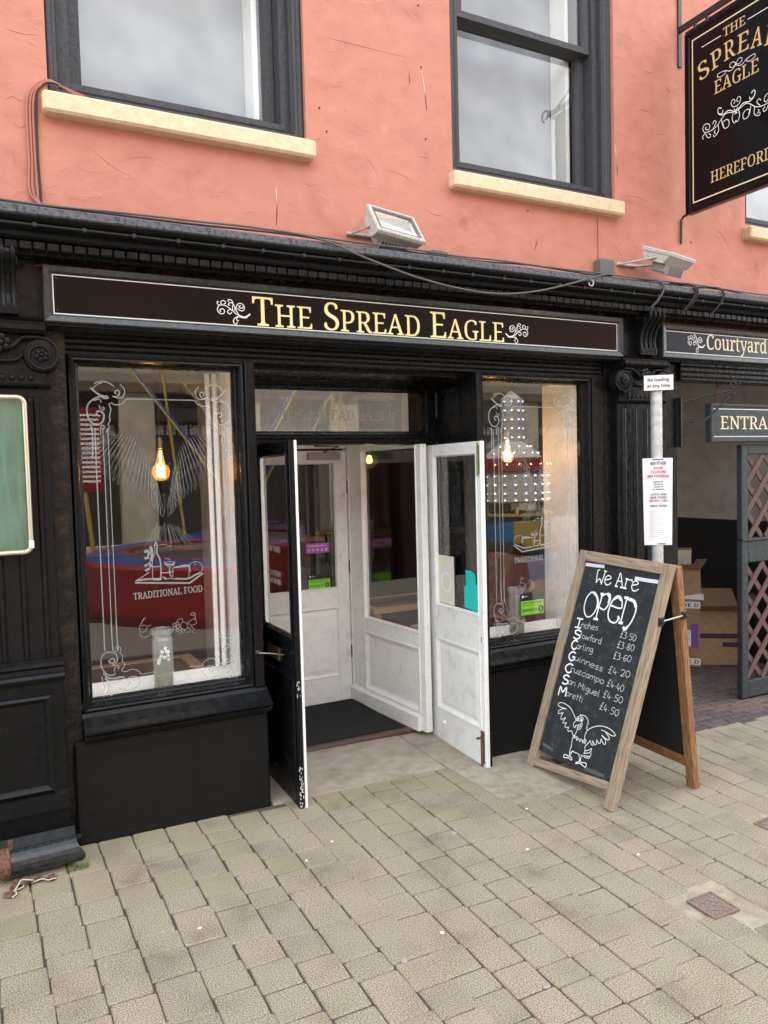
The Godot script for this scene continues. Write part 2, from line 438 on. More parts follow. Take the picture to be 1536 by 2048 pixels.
# hand-lettered alphabet: width, then strokes of points (x-height 10, ascender 17, descender -6)
const HAND = {
	"a": [9, [[8,8,5,10,1,8,0,4,2,0,6,1,8,5],[8,10,8,2,9,0]]],
	"c": [8, [[8,8,5,10,1,8,0,4,2,0,6,0,8,2]]],
	"d": [9, [[8,8,4,10,0,7,0,3,3,0,7,2,8,6],[8,17,8,0,9,0]]],
	"e": [9, [[0,5,8,6,7,9,4,10,1,8,0,4,2,0,6,0,8,2]]],
	"f": [7, [[7,15,5,17,3,15,3,0],[0,10,6,10]]],
	"g": [9, [[8,8,4,10,0,7,1,3,4,1,8,5],[8,10,8,-3,5,-6,1,-5]]],
	"h": [9, [[1,17,0,0],[0,6,3,10,7,9,8,5,8,0]]],
	"i": [4, [[1,10,1,1,3,0],[1,13,1,14]]],
	"l": [5, [[1,17,1,2,3,0]]],
	"m": [14, [[0,10,0,0],[0,6,3,10,6,9,6,0],[6,6,9,10,12,9,12,0]]],
	"n": [9, [[0,10,0,0],[0,6,3,10,7,9,8,5,8,0]]],
	"o": [9, [[4,10,0,8,0,3,4,0,8,2,8,7,4,10]]],
	"p": [9, [[0,10,0,-6],[0,8,4,10,8,7,7,2,3,0,0,3]]],
	"q": [9, [[8,8,4,10,0,7,1,2,4,0,8,4],[8,10,8,-6,10,-4]]],
	"r": [7, [[0,10,0,0],[0,6,3,9,6,9]]],
	"s": [8, [[7,9,4,10,1,8,2,6,6,4,7,1,3,0,0,1]]],
	"t": [7, [[3,16,3,2,5,0],[0,10,6,11]]],
	"u": [9, [[0,10,0,3,3,0,7,2,8,10],[8,10,8,0]]],
	"w": [12, [[0,10,2,0,5,8,8,0,11,10]]],
	"z": [9, [[0,9,7,10,0,0,8,1]]],
	"M": [13, [[0,0,1,15,6,6,11,15,12,0]]],
	" ": [5, []],
	"I": [8, [[0,16,8,16],[4,16,4,0],[0,0,8,0]]],
	"S": [9, [[8,14,4,16,0,13,2,9,7,7,8,3,4,0,0,2]]],
	"C": [9, [[8,14,4,16,0,11,0,5,4,0,8,3]]],
	"G": [9, [[8,14,4,16,0,11,0,5,4,0,8,3,8,7,5,7]]],
	"£": [9, [[8,13,5,16,3,12,4,6,1,0,4,1,8,0],[0,8,6,8]]],
	"0": [9, [[4,14,0,11,0,4,4,0,8,4,8,10,4,14]]],
	"2": [9, [[0,11,4,14,8,11,5,5,0,0,8,1]]],
	"3": [8, [[0,13,5,14,6,10,3,8,7,5,6,1,0,0]]],
	"4": [8, [[2,14,0,4,7,5],[5,8,5,0]]],
	"5": [9, [[8,14,2,14,1,8,6,8,8,4,5,0,0,1]]],
	"6": [9, [[7,13,2,11,0,5,3,0,7,2,7,6,1,5]]],
	"8": [9, [[4,7,1,10,4,14,7,11,4,7,0,3,4,0,8,3,4,7]]],
	".": [5, [[2,5,2,6]]],
}

func hand(rows: Array, s: String, u0: float, v0: float, u1: float, v1: float, w: float, unit := 2.3) -> void:
	var total := 0.0
	for ch in s:
		total += HAND[ch][0] + 2.0
	var d := Vector2(u1 - u0, v1 - v0)
	var k := d.length() / (total - 2.0)
	d = d.normalized()
	var up := Vector2(-d.y, d.x)
	var x := 0.0
	for ch in s:
		for stroke in HAND[ch][1]:
			var row := [w]
			for i in range(0, stroke.size(), 2):
				var p: Vector2 = Vector2(u0, v0) + d * (x + stroke[i] + stroke[i + 1] * 0.06) * k + up * stroke[i + 1] * unit
				row.append_array([p.x, p.y])
			rows.append(row)
		x += HAND[ch][0] + 2.0

# ---------------------------------------------------------------- materials
func noise(freq: float, octaves := 4, type := FastNoiseLite.TYPE_SIMPLEX_SMOOTH, sd := 1, fractal := FastNoiseLite.FRACTAL_FBM) -> FastNoiseLite:
	var n := FastNoiseLite.new()
	n.noise_type = type
	n.frequency = freq
	n.fractal_type = fractal
	n.fractal_octaves = octaves
	n.seed = sd
	return n

func ntex(n: FastNoiseLite, stops: Array, size := 512, norm := true) -> NoiseTexture2D:
	var t := NoiseTexture2D.new()
	t.width = size
	t.height = size
	t.seamless = true
	t.seamless_blend_skirt = 0.15
	t.normalize = norm
	t.noise = n
	if not stops.is_empty():
		var g := Gradient.new()
		var off := PackedFloat32Array()
		var col := PackedColorArray()
		for s in stops:
			off.append(s[0])
			col.append(s[1] if s[1] is Color else Color(s[1], s[1], s[1]))
		g.offsets = off
		g.colors = col
		t.color_ramp = g
	return t

func mat(called: String, col: Color, rough: float, o := {}) -> StandardMaterial3D:
	var m := StandardMaterial3D.new()
	m.resource_name = called
	m.albedo_color = col
	m.roughness = rough
	m.metallic_specular = o.get("spec", 0.5)
	m.metallic = o.get("metal", 0.0)
	if o.has("tex"):
		m.albedo_texture = o.tex
	if o.has("rtex"):
		m.roughness_texture = o.rtex
	if o.has("bump"):
		m.heightmap_enabled = true
		m.heightmap_texture = o.bump
		m.heightmap_scale = o.get("depth", 0.1)
	if o.has("patches"):
		m.detail_enabled = true
		m.detail_blend_mode = BaseMaterial3D.BLEND_MODE_MUL
		m.detail_albedo = o.patches
		m.detail_uv_layer = BaseMaterial3D.DETAIL_UV_2
		m.uv2_triplanar = true
		m.uv2_world_triplanar = true
		m.uv2_scale = Vector3.ONE * o.get("patch_scale", 0.5)
	if o.has("scale"):
		m.uv1_triplanar = true
		m.uv1_world_triplanar = o.get("world", true)
		m.uv1_scale = o.scale if o.scale is Vector3 else Vector3.ONE * o.scale
	if o.has("alpha"):
		m.transparency = BaseMaterial3D.TRANSPARENCY_ALPHA
		m.albedo_color.a = o.alpha
	if o.has("emit"):
		m.emission_enabled = true
		m.emission = o.emit
		m.emission_energy_multiplier = o.get("power", 1.0)
	if o.has("coat"):
		m.clearcoat_enabled = true
		m.clearcoat = o.coat
		m.clearcoat_roughness = 0.1
	if o.has("back"):
		m.backlight_enabled = true
		m.backlight = o.back
	M[called] = m
	return m

func gray(v: float) -> Color:
	return lin(v, v, v)

func make_materials() -> void:
	var fine := noise(0.03, 5, FastNoiseLite.TYPE_SIMPLEX_SMOOTH, 3)
	var coarse := noise(0.006, 4, FastNoiseLite.TYPE_SIMPLEX_SMOOTH, 5)
	var grime := ntex(noise(0.006, 7, FastNoiseLite.TYPE_SIMPLEX_SMOOTH, 201), [[0.0, lin(0.62, 0.60, 0.56)], [0.22, lin(0.82, 0.81, 0.79)], [0.45, lin(0.93, 0.93, 0.92)], [0.7, lin(0.98, 0.98, 0.98)], [1.0, lin(1, 1, 1)]], 1024)
	var mottle := ntex(noise(0.008, 7, FastNoiseLite.TYPE_SIMPLEX_SMOOTH, 203), [[0.0, lin(0.70, 0.66, 0.62)], [0.18, lin(0.88, 0.87, 0.86)], [0.4, lin(0.96, 0.96, 0.96)], [1.0, lin(1, 1, 1)]], 1024)
	# hand-trowelled render: ridges of overlapping coats
	var warp := noise(0.0055, 4, FastNoiseLite.TYPE_SIMPLEX_SMOOTH, 11, FastNoiseLite.FRACTAL_RIDGED)
	warp.domain_warp_enabled = true
	warp.domain_warp_amplitude = 60.0
	warp.domain_warp_frequency = 0.006
	var plaster_h := ntex(warp, [[0.0, 0.3], [0.45, 0.42], [0.62, 0.5], [0.80, 0.54], [0.87, 0.72], [0.90, 0.58], [1.0, 0.62]], 1024)
	var plaster_c := ntex(noise(0.012, 6, FastNoiseLite.TYPE_SIMPLEX_SMOOTH, 21), [[0.0, lin(0.44, 0.165, 0.108)], [0.2, lin(0.49, 0.192, 0.130)], [0.5, lin(0.515, 0.206, 0.142)], [0.8, lin(0.53, 0.215, 0.151)], [1.0, lin(0.57, 0.25, 0.185)]], 1024)
	mat("coral_render", Color.WHITE, 0.75, {"tex": plaster_c, "patches": mottle, "patch_scale": 0.37, "bump": plaster_h, "depth": 0.9, "scale": Vector3(0.42, 0.6, 0.42)})
	# black gloss paint, brushed many times over
	var brush := ntex(noise(0.02, 5, FastNoiseLite.TYPE_SIMPLEX_SMOOTH, 31), [], 512)
	var specks := ntex(noise(0.16, 2, FastNoiseLite.TYPE_SIMPLEX, 33), [[0.0, gray(0.006)], [0.80, lin(0.0068, 0.0075, 0.0085)], [0.89, gray(0.011)], [0.95, lin(0.035, 0.036, 0.036)], [1.0, lin(0.15, 0.15, 0.14)]], 1024)
	var rough_t := ntex(noise(0.018, 5, FastNoiseLite.TYPE_SIMPLEX_SMOOTH, 35), [[0.0, 0.16], [0.5, 0.34], [1.0, 0.6]], 512)
	mat("black_gloss", Color.WHITE, 0.8, {"tex": specks, "rtex": rough_t, "bump": brush, "depth": 0.15, "spec": 0.3, "scale": Vector3(1.6, 1.1, 1.6)})
	var worn_c := ntex(noise(0.01, 6, FastNoiseLite.TYPE_SIMPLEX_SMOOTH, 41), [[0.0, gray(0.005)], [0.45, gray(0.008)], [0.62, lin(0.015, 0.011, 0.009)], [0.74, lin(0.03, 0.02, 0.014)], [0.86, lin(0.016, 0.015, 0.015)], [1.0, lin(0.06, 0.057, 0.055)]], 512)
	mat("black_worn", Color.WHITE, 0.75, {"tex": worn_c, "rtex": rough_t, "bump": ntex(noise(0.03, 5, FastNoiseLite.TYPE_SIMPLEX, 42), [], 512), "depth": 0.2, "spec": 0.36, "scale": 1.9})
	var masonry_c := ntex(noise(0.09, 4, FastNoiseLite.TYPE_SIMPLEX, 45), [[0.0, gray(0.003)], [0.5, gray(0.006)], [0.72, gray(0.012)], [0.88, gray(0.035)], [1.0, gray(0.2)]], 1024)
	mat("black_masonry", Color.WHITE, 0.62, {"tex": masonry_c, "bump": ntex(noise(0.035, 6, FastNoiseLite.TYPE_SIMPLEX, 46), [], 512), "depth": 0.18, "spec": 0.3, "scale": 1.7})
	var lead_c := ntex(noise(0.025, 6, FastNoiseLite.TYPE_SIMPLEX, 51), [[0.0, gray(0.008)], [0.24, lin(0.016, 0.017, 0.02)], [0.3, lin(0.06, 0.066, 0.077)], [0.7, lin(0.085, 0.093, 0.105)], [0.87, lin(0.085, 0.11, 0.15)], [0.94, lin(0.17, 0.175, 0.18)], [1.0, lin(0.40, 0.40, 0.38)]], 512)
	mat("peeling_lead", Color.WHITE, 0.6, {"tex": lead_c, "bump": lead_c, "depth": 0.3, "scale": 2.4})
	mat("charcoal_paint", Color.WHITE, 0.5, {"tex": ntex(noise(0.03, 5, FastNoiseLite.TYPE_SIMPLEX, 52), [[0.0, lin(0.012, 0.015, 0.017)], [0.6, lin(0.026, 0.031, 0.035)], [0.86, lin(0.034, 0.04, 0.045)], [1.0, lin(0.12, 0.13, 0.13)]], 512), "rtex": rough_t, "scale": 1.8})
	mat("window_paint", Color.WHITE, 0.62, {"tex": ntex(noise(0.04, 5, FastNoiseLite.TYPE_SIMPLEX, 53), [[0.0, gray(0.014)], [0.2, lin(0.034, 0.035, 0.039)], [0.7, lin(0.042, 0.0435, 0.048)], [0.93, lin(0.05, 0.052, 0.055)], [1.0, lin(0.17, 0.165, 0.16)]], 512), "bump": brush, "depth": 0.3, "scale": 1.8})
	mat("sign_panel", lin(0.006, 0.0048, 0.0048), 0.14, {"spec": 0.28})
	mat("sign_panel_blue_reflection", lin(0.006, 0.020, 0.032), 0.16, {"spec": 0.4})  # blue reflection put into the base colour of the panel
	mat("sign_line", lin(0.75, 0.74, 0.68), 0.5)
	mat("sign_white", lin(0.78, 0.78, 0.76), 0.5)
	mat("sign_cream", lin(0.80, 0.68, 0.30), 0.5)
	mat("sign_gold", lin(0.62, 0.44, 0.20), 0.4)
	mat("sign_gold_pale", lin(0.75, 0.62, 0.38), 0.4)
	mat("iron_black", lin(0.014, 0.014, 0.016), 0.4)
	mat("iron_rust", Color.WHITE, 0.85, {"tex": ntex(noise(0.03, 5, FastNoiseLite.TYPE_SIMPLEX, 54), [[0.0, lin(0.03, 0.015, 0.01)], [0.5, lin(0.13, 0.055, 0.035)], [0.8, lin(0.20, 0.09, 0.055)], [1.0, lin(0.30, 0.22, 0.18)]], 256), "scale": 6.0})
	# whites
	var white_c := ntex(noise(0.02, 5, FastNoiseLite.TYPE_SIMPLEX, 61), [[0.0, lin(0.74, 0.74, 0.70)], [0.3, lin(0.83, 0.835, 0.805)], [1.0, lin(0.87, 0.875, 0.85)]], 512)
	mat("white_gloss", Color.WHITE, 0.35, {"tex": white_c, "bump": brush, "depth": 0.08, "patches": mottle, "patch_scale": 0.8, "scale": 1.5})
	mat("white_satin", lin(0.74, 0.74, 0.70), 0.5)
	mat("sill_cream", Color.WHITE, 0.6, {"tex": ntex(noise(0.02, 5, FastNoiseLite.TYPE_SIMPLEX, 62), [[0.0, lin(0.42, 0.28, 0.14)], [0.12, lin(0.66, 0.50, 0.31)], [0.6, lin(0.70, 0.545, 0.35)], [1.0, lin(0.74, 0.60, 0.40)]], 512), "bump": brush, "depth": 0.1, "patches": mottle, "patch_scale": 0.9, "scale": 1.4})
	# glass
	var pane := mat("glass", Color(1, 1, 1), 0.0, {"alpha": 0.0})
	pane.metallic_specular = 0.5
	mat("vase_glass", Color(0.93, 1.0, 0.98), 0.02, {"alpha": 0.06})
	mat("etched", lin(0.42, 0.46, 0.44), 0.9, {"alpha": 0.5})
	mat("etched_faint", lin(0.42, 0.46, 0.44), 0.9, {"alpha": 0.3})
	# paving
	for k in 6:
		var base: Array = [[0.315, 0.278, 0.2], [0.305, 0.27, 0.195], [0.325, 0.28, 0.2], [0.295, 0.262, 0.192], [0.33, 0.278, 0.203], [0.31, 0.276, 0.195]][k]
		var c := Vector3(base[0], base[1], base[2])
		var stops := []
		for s in [[0.0, 0.12], [0.22, 0.35], [0.36, 0.74], [0.55, 0.97], [0.7, 1.22], [0.85, 1.65], [1.0, 2.2]]:
			stops.append([s[0], lin(minf(c.x * s[1], 0.85), minf(c.y * s[1], 0.83), minf(c.z * s[1], 0.75))])
		mat("paver_%d" % k, Color.WHITE, 0.92, {"tex": ntex(noise(0.13, 4, FastNoiseLite.TYPE_SIMPLEX, 70 + k), stops, 512), "bump": ntex(noise(0.15, 3, FastNoiseLite.TYPE_SIMPLEX, 80 + k), [], 512) if k < 2 else M["paver_0"].heightmap_texture, "depth": 0.09, "patches": grime, "patch_scale": 0.43, "scale": 1.9})
	for k in 3:
		var c2: Vector3 = [Vector3(0.285, 0.25, 0.158), Vector3(0.295, 0.257, 0.166), Vector3(0.305, 0.262, 0.178)][k]
		var st2 := []
		for s in [[0.0, 0.25], [0.2, 0.6], [0.4, 0.92], [0.6, 1.0], [0.8, 1.1], [0.92, 1.35], [1.0, 1.7]]:
			st2.append([s[0], lin(c2.x * s[1], c2.y * s[1], c2.z * s[1])])
		mat("paver_moss_%d" % k, Color.WHITE, 0.95, {"tex": ntex(noise(0.11, 4, FastNoiseLite.TYPE_SIMPLEX, 90 + k), st2, 512), "bump": M["paver_0"].heightmap_texture, "depth": 0.08, "patches": grime, "patch_scale": 0.43, "scale": 1.9})
	mat("joint_sand", Color.WHITE, 1.0, {"tex": ntex(noise(0.05, 5, FastNoiseLite.TYPE_SIMPLEX, 95), [[0.0, lin(0.03, 0.028, 0.02)], [0.5, lin(0.08, 0.075, 0.055)], [0.8, lin(0.10, 0.10, 0.06)], [1.0, lin(0.14, 0.135, 0.11)]], 512), "scale": 2.0})
	mat("street_shade_tone", Color.WHITE, 0.95, {"tex": ntex(noise(0.05, 5, FastNoiseLite.TYPE_SIMPLEX, 96), [[0.0, lin(0.09, 0.084, 0.074)], [0.5, lin(0.14, 0.13, 0.115)], [1.0, lin(0.19, 0.18, 0.16)]], 512), "scale": 0.9})  # darkened colour stands in for shade mirrored in the window
	mat("slab_concrete", Color.WHITE, 0.95, {"tex": ntex(noise(0.012, 6, FastNoiseLite.TYPE_SIMPLEX, 97), [[0.0, lin(0.25, 0.225, 0.165)], [0.4, lin(0.33, 0.295, 0.22)], [0.7, lin(0.365, 0.325, 0.245)], [1.0, lin(0.42, 0.38, 0.3)]], 512), "bump": M["paver_1"].heightmap_texture, "depth": 0.1, "patches": grime, "patch_scale": 0.6, "scale": 1.6})
	mat("threshold_stone", Color.WHITE, 0.9, {"tex": ntex(noise(0.012, 6, FastNoiseLite.TYPE_SIMPLEX, 98), [[0.0, lin(0.27, 0.23, 0.175)], [0.4, lin(0.335, 0.29, 0.22)], [0.7, lin(0.36, 0.31, 0.24)], [1.0, lin(0.43, 0.385, 0.315)]], 512), "bump": M["paver_1"].heightmap_texture, "depth": 0.06, "patches": grime, "patch_scale": 0.5, "scale": Vector3(1.0, 1.6, 1.5)})
	for k in 4:
		var c3: Vector3 = [Vector3(0.10, 0.075, 0.068), Vector3(0.125, 0.088, 0.078), Vector3(0.085, 0.07, 0.068), Vector3(0.14, 0.10, 0.082)][k]
		mat("passage_brick_%d" % k, Color.WHITE, 0.7, {"tex": ntex(noise(0.04, 5, FastNoiseLite.TYPE_SIMPLEX, 100 + k), [[0.0, lin(c3.x * 0.4, c3.y * 0.4, c3.z * 0.4)], [0.5, lin(c3.x, c3.y, c3.z)], [1.0, lin(c3.x * 1.8, c3.y * 1.8, c3.z * 1.8)]], 256), "bump": brush, "depth": 0.15, "scale": 3.0})
	# timber
	var grain := ntex(noise(0.02, 5, FastNoiseLite.TYPE_SIMPLEX, 111), [[0.0, lin(0.15, 0.105, 0.068)], [0.3, lin(0.27, 0.205, 0.14)], [0.6, lin(0.325, 0.255, 0.178)], [0.85, lin(0.37, 0.295, 0.21)], [1.0, lin(0.44, 0.36, 0.265)]], 512)
	mat("weathered_timber", Color.WHITE, 0.8, {"tex": grain, "bump": grain, "depth": 0.1, "scale": Vector3(4.5, 0.45, 4.5), "world": false})
	var grain2 := ntex(noise(0.02, 5, FastNoiseLite.TYPE_SIMPLEX, 112), [[0.0, lin(0.09, 0.04, 0.018)], [0.4, lin(0.23, 0.11, 0.045)], [0.7, lin(0.32, 0.165, 0.07)], [1.0, lin(0.45, 0.26, 0.13)]], 512)
	mat("stained_timber", Color.WHITE, 0.6, {"tex": grain2, "bump": grain2, "depth": 0.1, "scale": Vector3(7.0, 0.7, 7.0), "world": false})
	mat("table_timber", Color.WHITE, 0.4, {"tex": ntex(noise(0.02, 4, FastNoiseLite.TYPE_SIMPLEX, 113), [[0.0, lin(0.45, 0.27, 0.12)], [1.0, lin(0.62, 0.42, 0.22)]], 256), "scale": Vector3(0.8, 4.0, 6.0)})
	mat("dark_timber", lin(0.085, 0.045, 0.03), 0.45)
	mat("chalkboard", Color.WHITE, 0.7, {"tex": ntex(noise(0.012, 6, FastNoiseLite.TYPE_SIMPLEX, 115), [[0.0, lin(0.012, 0.015, 0.017)], [0.55, lin(0.018, 0.022, 0.025)], [0.75, lin(0.028, 0.033, 0.037)], [1.0, lin(0.10, 0.11, 0.112)]], 512), "scale": 2.0})
	mat("chalkboard_back", lin(0.012, 0.013, 0.015), 0.6)
	mat("chalk_paint", lin(0.86, 0.87, 0.86), 0.8)
	mat("chalk_line", lin(0.66, 0.68, 0.68), 0.9)
	mat("chalk_faint", lin(0.09, 0.095, 0.10), 0.95)
	mat("tape", lin(0.74, 0.72, 0.86), 0.5)
	# metals and plastics
	mat("galvanised", Color.WHITE, 0.55, {"tex": ntex(noise(0.02, 5, FastNoiseLite.TYPE_SIMPLEX, 121), [[0.0, lin(0.34, 0.36, 0.35)], [0.5, lin(0.52, 0.54, 0.53)], [1.0, lin(0.64, 0.66, 0.65)]], 256), "scale": 2.5, "metal": 0.25})
	mat("steel", lin(0.42, 0.42, 0.42), 0.35, {"metal": 0.9})
	mat("brass_dull", lin(0.30, 0.22, 0.12), 0.4, {"metal": 0.8})
	mat("champagne_metal", lin(0.62, 0.55, 0.44), 0.3, {"metal": 0.7})
	mat("lamp_white", Color.WHITE, 0.5, {"tex": ntex(noise(0.03, 5, FastNoiseLite.TYPE_SIMPLEX, 123), [[0.0, lin(0.2, 0.18, 0.14)], [0.3, lin(0.42, 0.41, 0.37)], [1.0, lin(0.54, 0.53, 0.49)]], 256), "scale": 5.0})
	mat("lamp_grey", lin(0.30, 0.29, 0.28), 0.5)
	mat("lamp_gasket", lin(0.10, 0.10, 0.105), 0.7)
	mat("reflector", lin(0.88, 0.88, 0.86), 0.25, {"metal": 0.6})
	mat("box_grey", lin(0.13, 0.125, 0.12), 0.7)
	mat("cable_black", lin(0.016, 0.016, 0.017), 0.6)
	mat("cable_grey", lin(0.085, 0.08, 0.072), 0.7)
	mat("cable_coral", lin(0.40, 0.155, 0.11), 0.7)
	mat("cable_white", lin(0.50, 0.48, 0.42), 0.6)
	mat("paper", lin(0.80, 0.80, 0.82), 0.85)
	mat("paper_cream", lin(0.74, 0.70, 0.56), 0.85)
	mat("paper_print", lin(0.12, 0.12, 0.14), 0.85)
	mat("paper_print_pale", lin(0.42, 0.42, 0.44), 0.85)
	mat("paper_red", lin(0.55, 0.06, 0.09), 0.85)
	mat("plate_white", lin(0.78, 0.78, 0.77), 0.4)
	mat("plate_black", lin(0.02, 0.02, 0.022), 0.4)
	mat("sticker_green", lin(0.24, 0.60, 0.04), 0.5)
	mat("sticker_green_dark", lin(0.06, 0.20, 0.02), 0.5)
	mat("sticker_black", lin(0.012, 0.015, 0.016), 0.4)
	mat("sticker_purple", lin(0.33, 0.10, 0.35), 0.5)
	mat("sticker_pink", lin(0.72, 0.50, 0.74), 0.5)
	mat("sticker_teal", lin(0.0, 0.56, 0.50), 0.5)
	mat("case_green", Color.WHITE, 0.8, {"tex": ntex(noise(0.015, 4, FastNoiseLite.TYPE_SIMPLEX, 131), [[0.0, lin(0.0, 0.07, 0.038)], [0.6, lin(0.0, 0.12, 0.066)], [1.0, lin(0.005, 0.16, 0.09)]], 256), "scale": Vector3(6, 0.8, 6)})
	for k in 2:
		var c4: Vector3 = [Vector3(0.31, 0.20, 0.115), Vector3(0.36, 0.235, 0.135)][k]
		mat("cardboard_%d" % k, Color.WHITE, 0.9, {"tex": ntex(noise(0.02, 5, FastNoiseLite.TYPE_SIMPLEX, 135 + k), [[0.0, lin(c4.x * 0.75, c4.y * 0.75, c4.z * 0.75)], [0.5, lin(c4.x, c4.y, c4.z)], [1.0, lin(c4.x * 1.15, c4.y * 1.15, c4.z * 1.15)]], 256), "scale": 3.0})
	mat("card_print", lin(0.03, 0.03, 0.06), 0.8)
	mat("card_purple", lin(0.17, 0.08, 0.34), 0.6)
	mat("lattice_timber", lin(0.105, 0.062, 0.052), 0.75)
	mat("gate_paint", Color.WHITE, 0.6, {"tex": ntex(noise(0.03, 5, FastNoiseLite.TYPE_SIMPLEX, 137), [[0.0, lin(0.012, 0.016, 0.018)], [0.5, lin(0.028, 0.036, 0.04)], [0.9, lin(0.04, 0.05, 0.055)], [1.0, lin(0.14, 0.15, 0.15)]], 256), "scale": 2.0})
	mat("passage_wall", Color.WHITE, 0.9, {"tex": ntex(noise(0.01, 5, FastNoiseLite.TYPE_SIMPLEX, 138), [[0.0, lin(0.55, 0.51, 0.46)], [0.5, lin(0.68, 0.64, 0.59)], [1.0, lin(0.72, 0.68, 0.63)]], 512), "scale": 0.8})
	mat("mat_black", Color.WHITE, 0.95, {"tex": ntex(noise(0.1, 3, FastNoiseLite.TYPE_SIMPLEX, 139), [[0.0, gray(0.008)], [0.7, gray(0.016)], [1.0, gray(0.06)]], 256), "scale": 5.0})
	mat("moss", lin(0.10, 0.15, 0.03), 0.95)
	mat("iron_cover", Color.WHITE, 0.7, {"tex": ntex(noise(0.05, 4, FastNoiseLite.TYPE_SIMPLEX, 140), [[0.0, lin(0.07, 0.045, 0.035)], [0.5, lin(0.20, 0.145, 0.12)], [1.0, lin(0.40, 0.33, 0.27)]], 256), "scale": 7.0})
	# rooms
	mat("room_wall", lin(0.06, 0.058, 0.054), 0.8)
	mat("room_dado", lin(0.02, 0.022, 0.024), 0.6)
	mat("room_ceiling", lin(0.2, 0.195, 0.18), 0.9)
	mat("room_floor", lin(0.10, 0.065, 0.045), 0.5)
	mat("blind", Color.WHITE, 0.95, {"tex": ntex(noise(0.006, 2, FastNoiseLite.TYPE_SIMPLEX_SMOOTH, 141), [[0.0, lin(0.17, 0.187, 0.2)], [0.5, lin(0.215, 0.232, 0.246)], [1.0, lin(0.26, 0.277, 0.292)]], 512), "scale": 0.9})
	mat("filament", lin(1, 0.6, 0.15), 0.5, {"emit": lin(1.0, 0.50, 0.10), "power": 7.0})
	mat("lamp_glow", lin(1, 0.8, 0.5), 0.5, {"emit": lin(1.0, 0.62, 0.22), "power": 0.5})
	mat("amber_glass", Color(1.0, 0.85, 0.6), 0.02, {"alpha": 0.06})
	mat("sofa_pink", lin(0.42, 0.23, 0.22), 0.9)
	mat("moss_soil", lin(0.14, 0.13, 0.055), 0.95)
	mat("petal", lin(0.82, 0.82, 0.78), 0.7, {"back": lin(0.4, 0.4, 0.36)})
	mat("stem", lin(0.10, 0.14, 0.04), 0.8)
	# opposite side of the street
	mat("far_stone", Color.WHITE, 0.9, {"tex": ntex(noise(0.01, 5, FastNoiseLite.TYPE_SIMPLEX, 151), [[0.0, lin(0.33, 0.29, 0.22)], [1.0, lin(0.52, 0.47, 0.38)]], 256), "scale": 0.4})
	mat("far_brick", Color.WHITE, 0.9, {"tex": ntex(noise(0.02, 5, FastNoiseLite.TYPE_SIMPLEX, 152), [[0.0, lin(0.22, 0.10, 0.06)], [1.0, lin(0.36, 0.19, 0.12)]], 256), "scale": 0.5})
	mat("far_dark", lin(0.035, 0.038, 0.042), 0.15)
	mat("vinyl_red", lin(0.22, 0.012, 0.018), 0.45)
	mat("vinyl_blue", lin(0.012, 0.045, 0.20), 0.45)
	mat("vinyl_yellow", lin(0.36, 0.255, 0.06), 0.5)
	mat("rubber_mat", lin(0.03, 0.032, 0.036), 0.8)
	mat("rope_blue", lin(0.04, 0.06, 0.26), 0.8)
	mat("rope_yellow", lin(0.45, 0.36, 0.06), 0.8)
	mat("ride_lamp", lin(0.8, 0.85, 1), 0.4, {"emit": lin(0.62, 0.75, 1.0), "power": 4.0})
	mat("ride_lamp_warm", lin(1, 0.85, 0.5), 0.4, {"emit": lin(1.0, 0.8, 0.4), "power": 4.0})
	mat("ride_cream", lin(0.5, 0.47, 0.42), 0.5)
	mat("ride_blue", lin(0.02, 0.16, 0.34), 0.4)

# ---------------------------------------------------------------- street
func block_mesh(w: float, l: float, sd: int, deep := 0.03, bevel := 0.004) -> ArrayMesh:
	var r := RandomNumberGenerator.new()
	r.seed = sd
	var c := 0.007
	var hw := w / 2
	var hl := l / 2
	var out := []
	for p in [[-hw, -hl + c], [-hw + c, -hl], [hw - c, -hl], [hw, -hl + c], [hw, hl - c], [hw - c, hl], [-hw + c, hl], [-hw, hl - c]]:
		out.append(Vector2(p[0] + r.randf_range(-0.0016, 0.0016), p[1] + r.randf_range(-0.0016, 0.0016)))
	var tilt := Vector2(r.randf_range(-0.005, 0.005), r.randf_range(-0.005, 0.005))
	var st := begin()
	var top := []
	var mid := []
	var low := []
	for p in out:
		var q: Vector2 = p * (1.0 - bevel / minf(hw, hl))
		top.append(Vector3(q.x, tilt.dot(q), q.y))
		mid.append(Vector3(p.x, tilt.dot(p) - bevel * r.randf_range(0.6, 1.4), p.y))
		low.append(Vector3(p.x, -deep, p.y))
	for k in range(1, 7):
		tri(st, top[0], top[k], top[k + 1], Vector3.UP)
	for k in 8:
		var n := Vector3(out[k].x + out[(k + 1) % 8].x, 0, out[k].y + out[(k + 1) % 8].y).normalized()
		quad(st, top[k], top[(k + 1) % 8], mid[(k + 1) % 8], mid[k], n + Vector3.UP)
		quad(st, mid[k], mid[(k + 1) % 8], low[(k + 1) % 8], low[k], n)
	return st.commit()

func append_mesh(st: SurfaceTool, m: Mesh, t: Transform3D) -> void:
	st.append_from(m, 0, t)

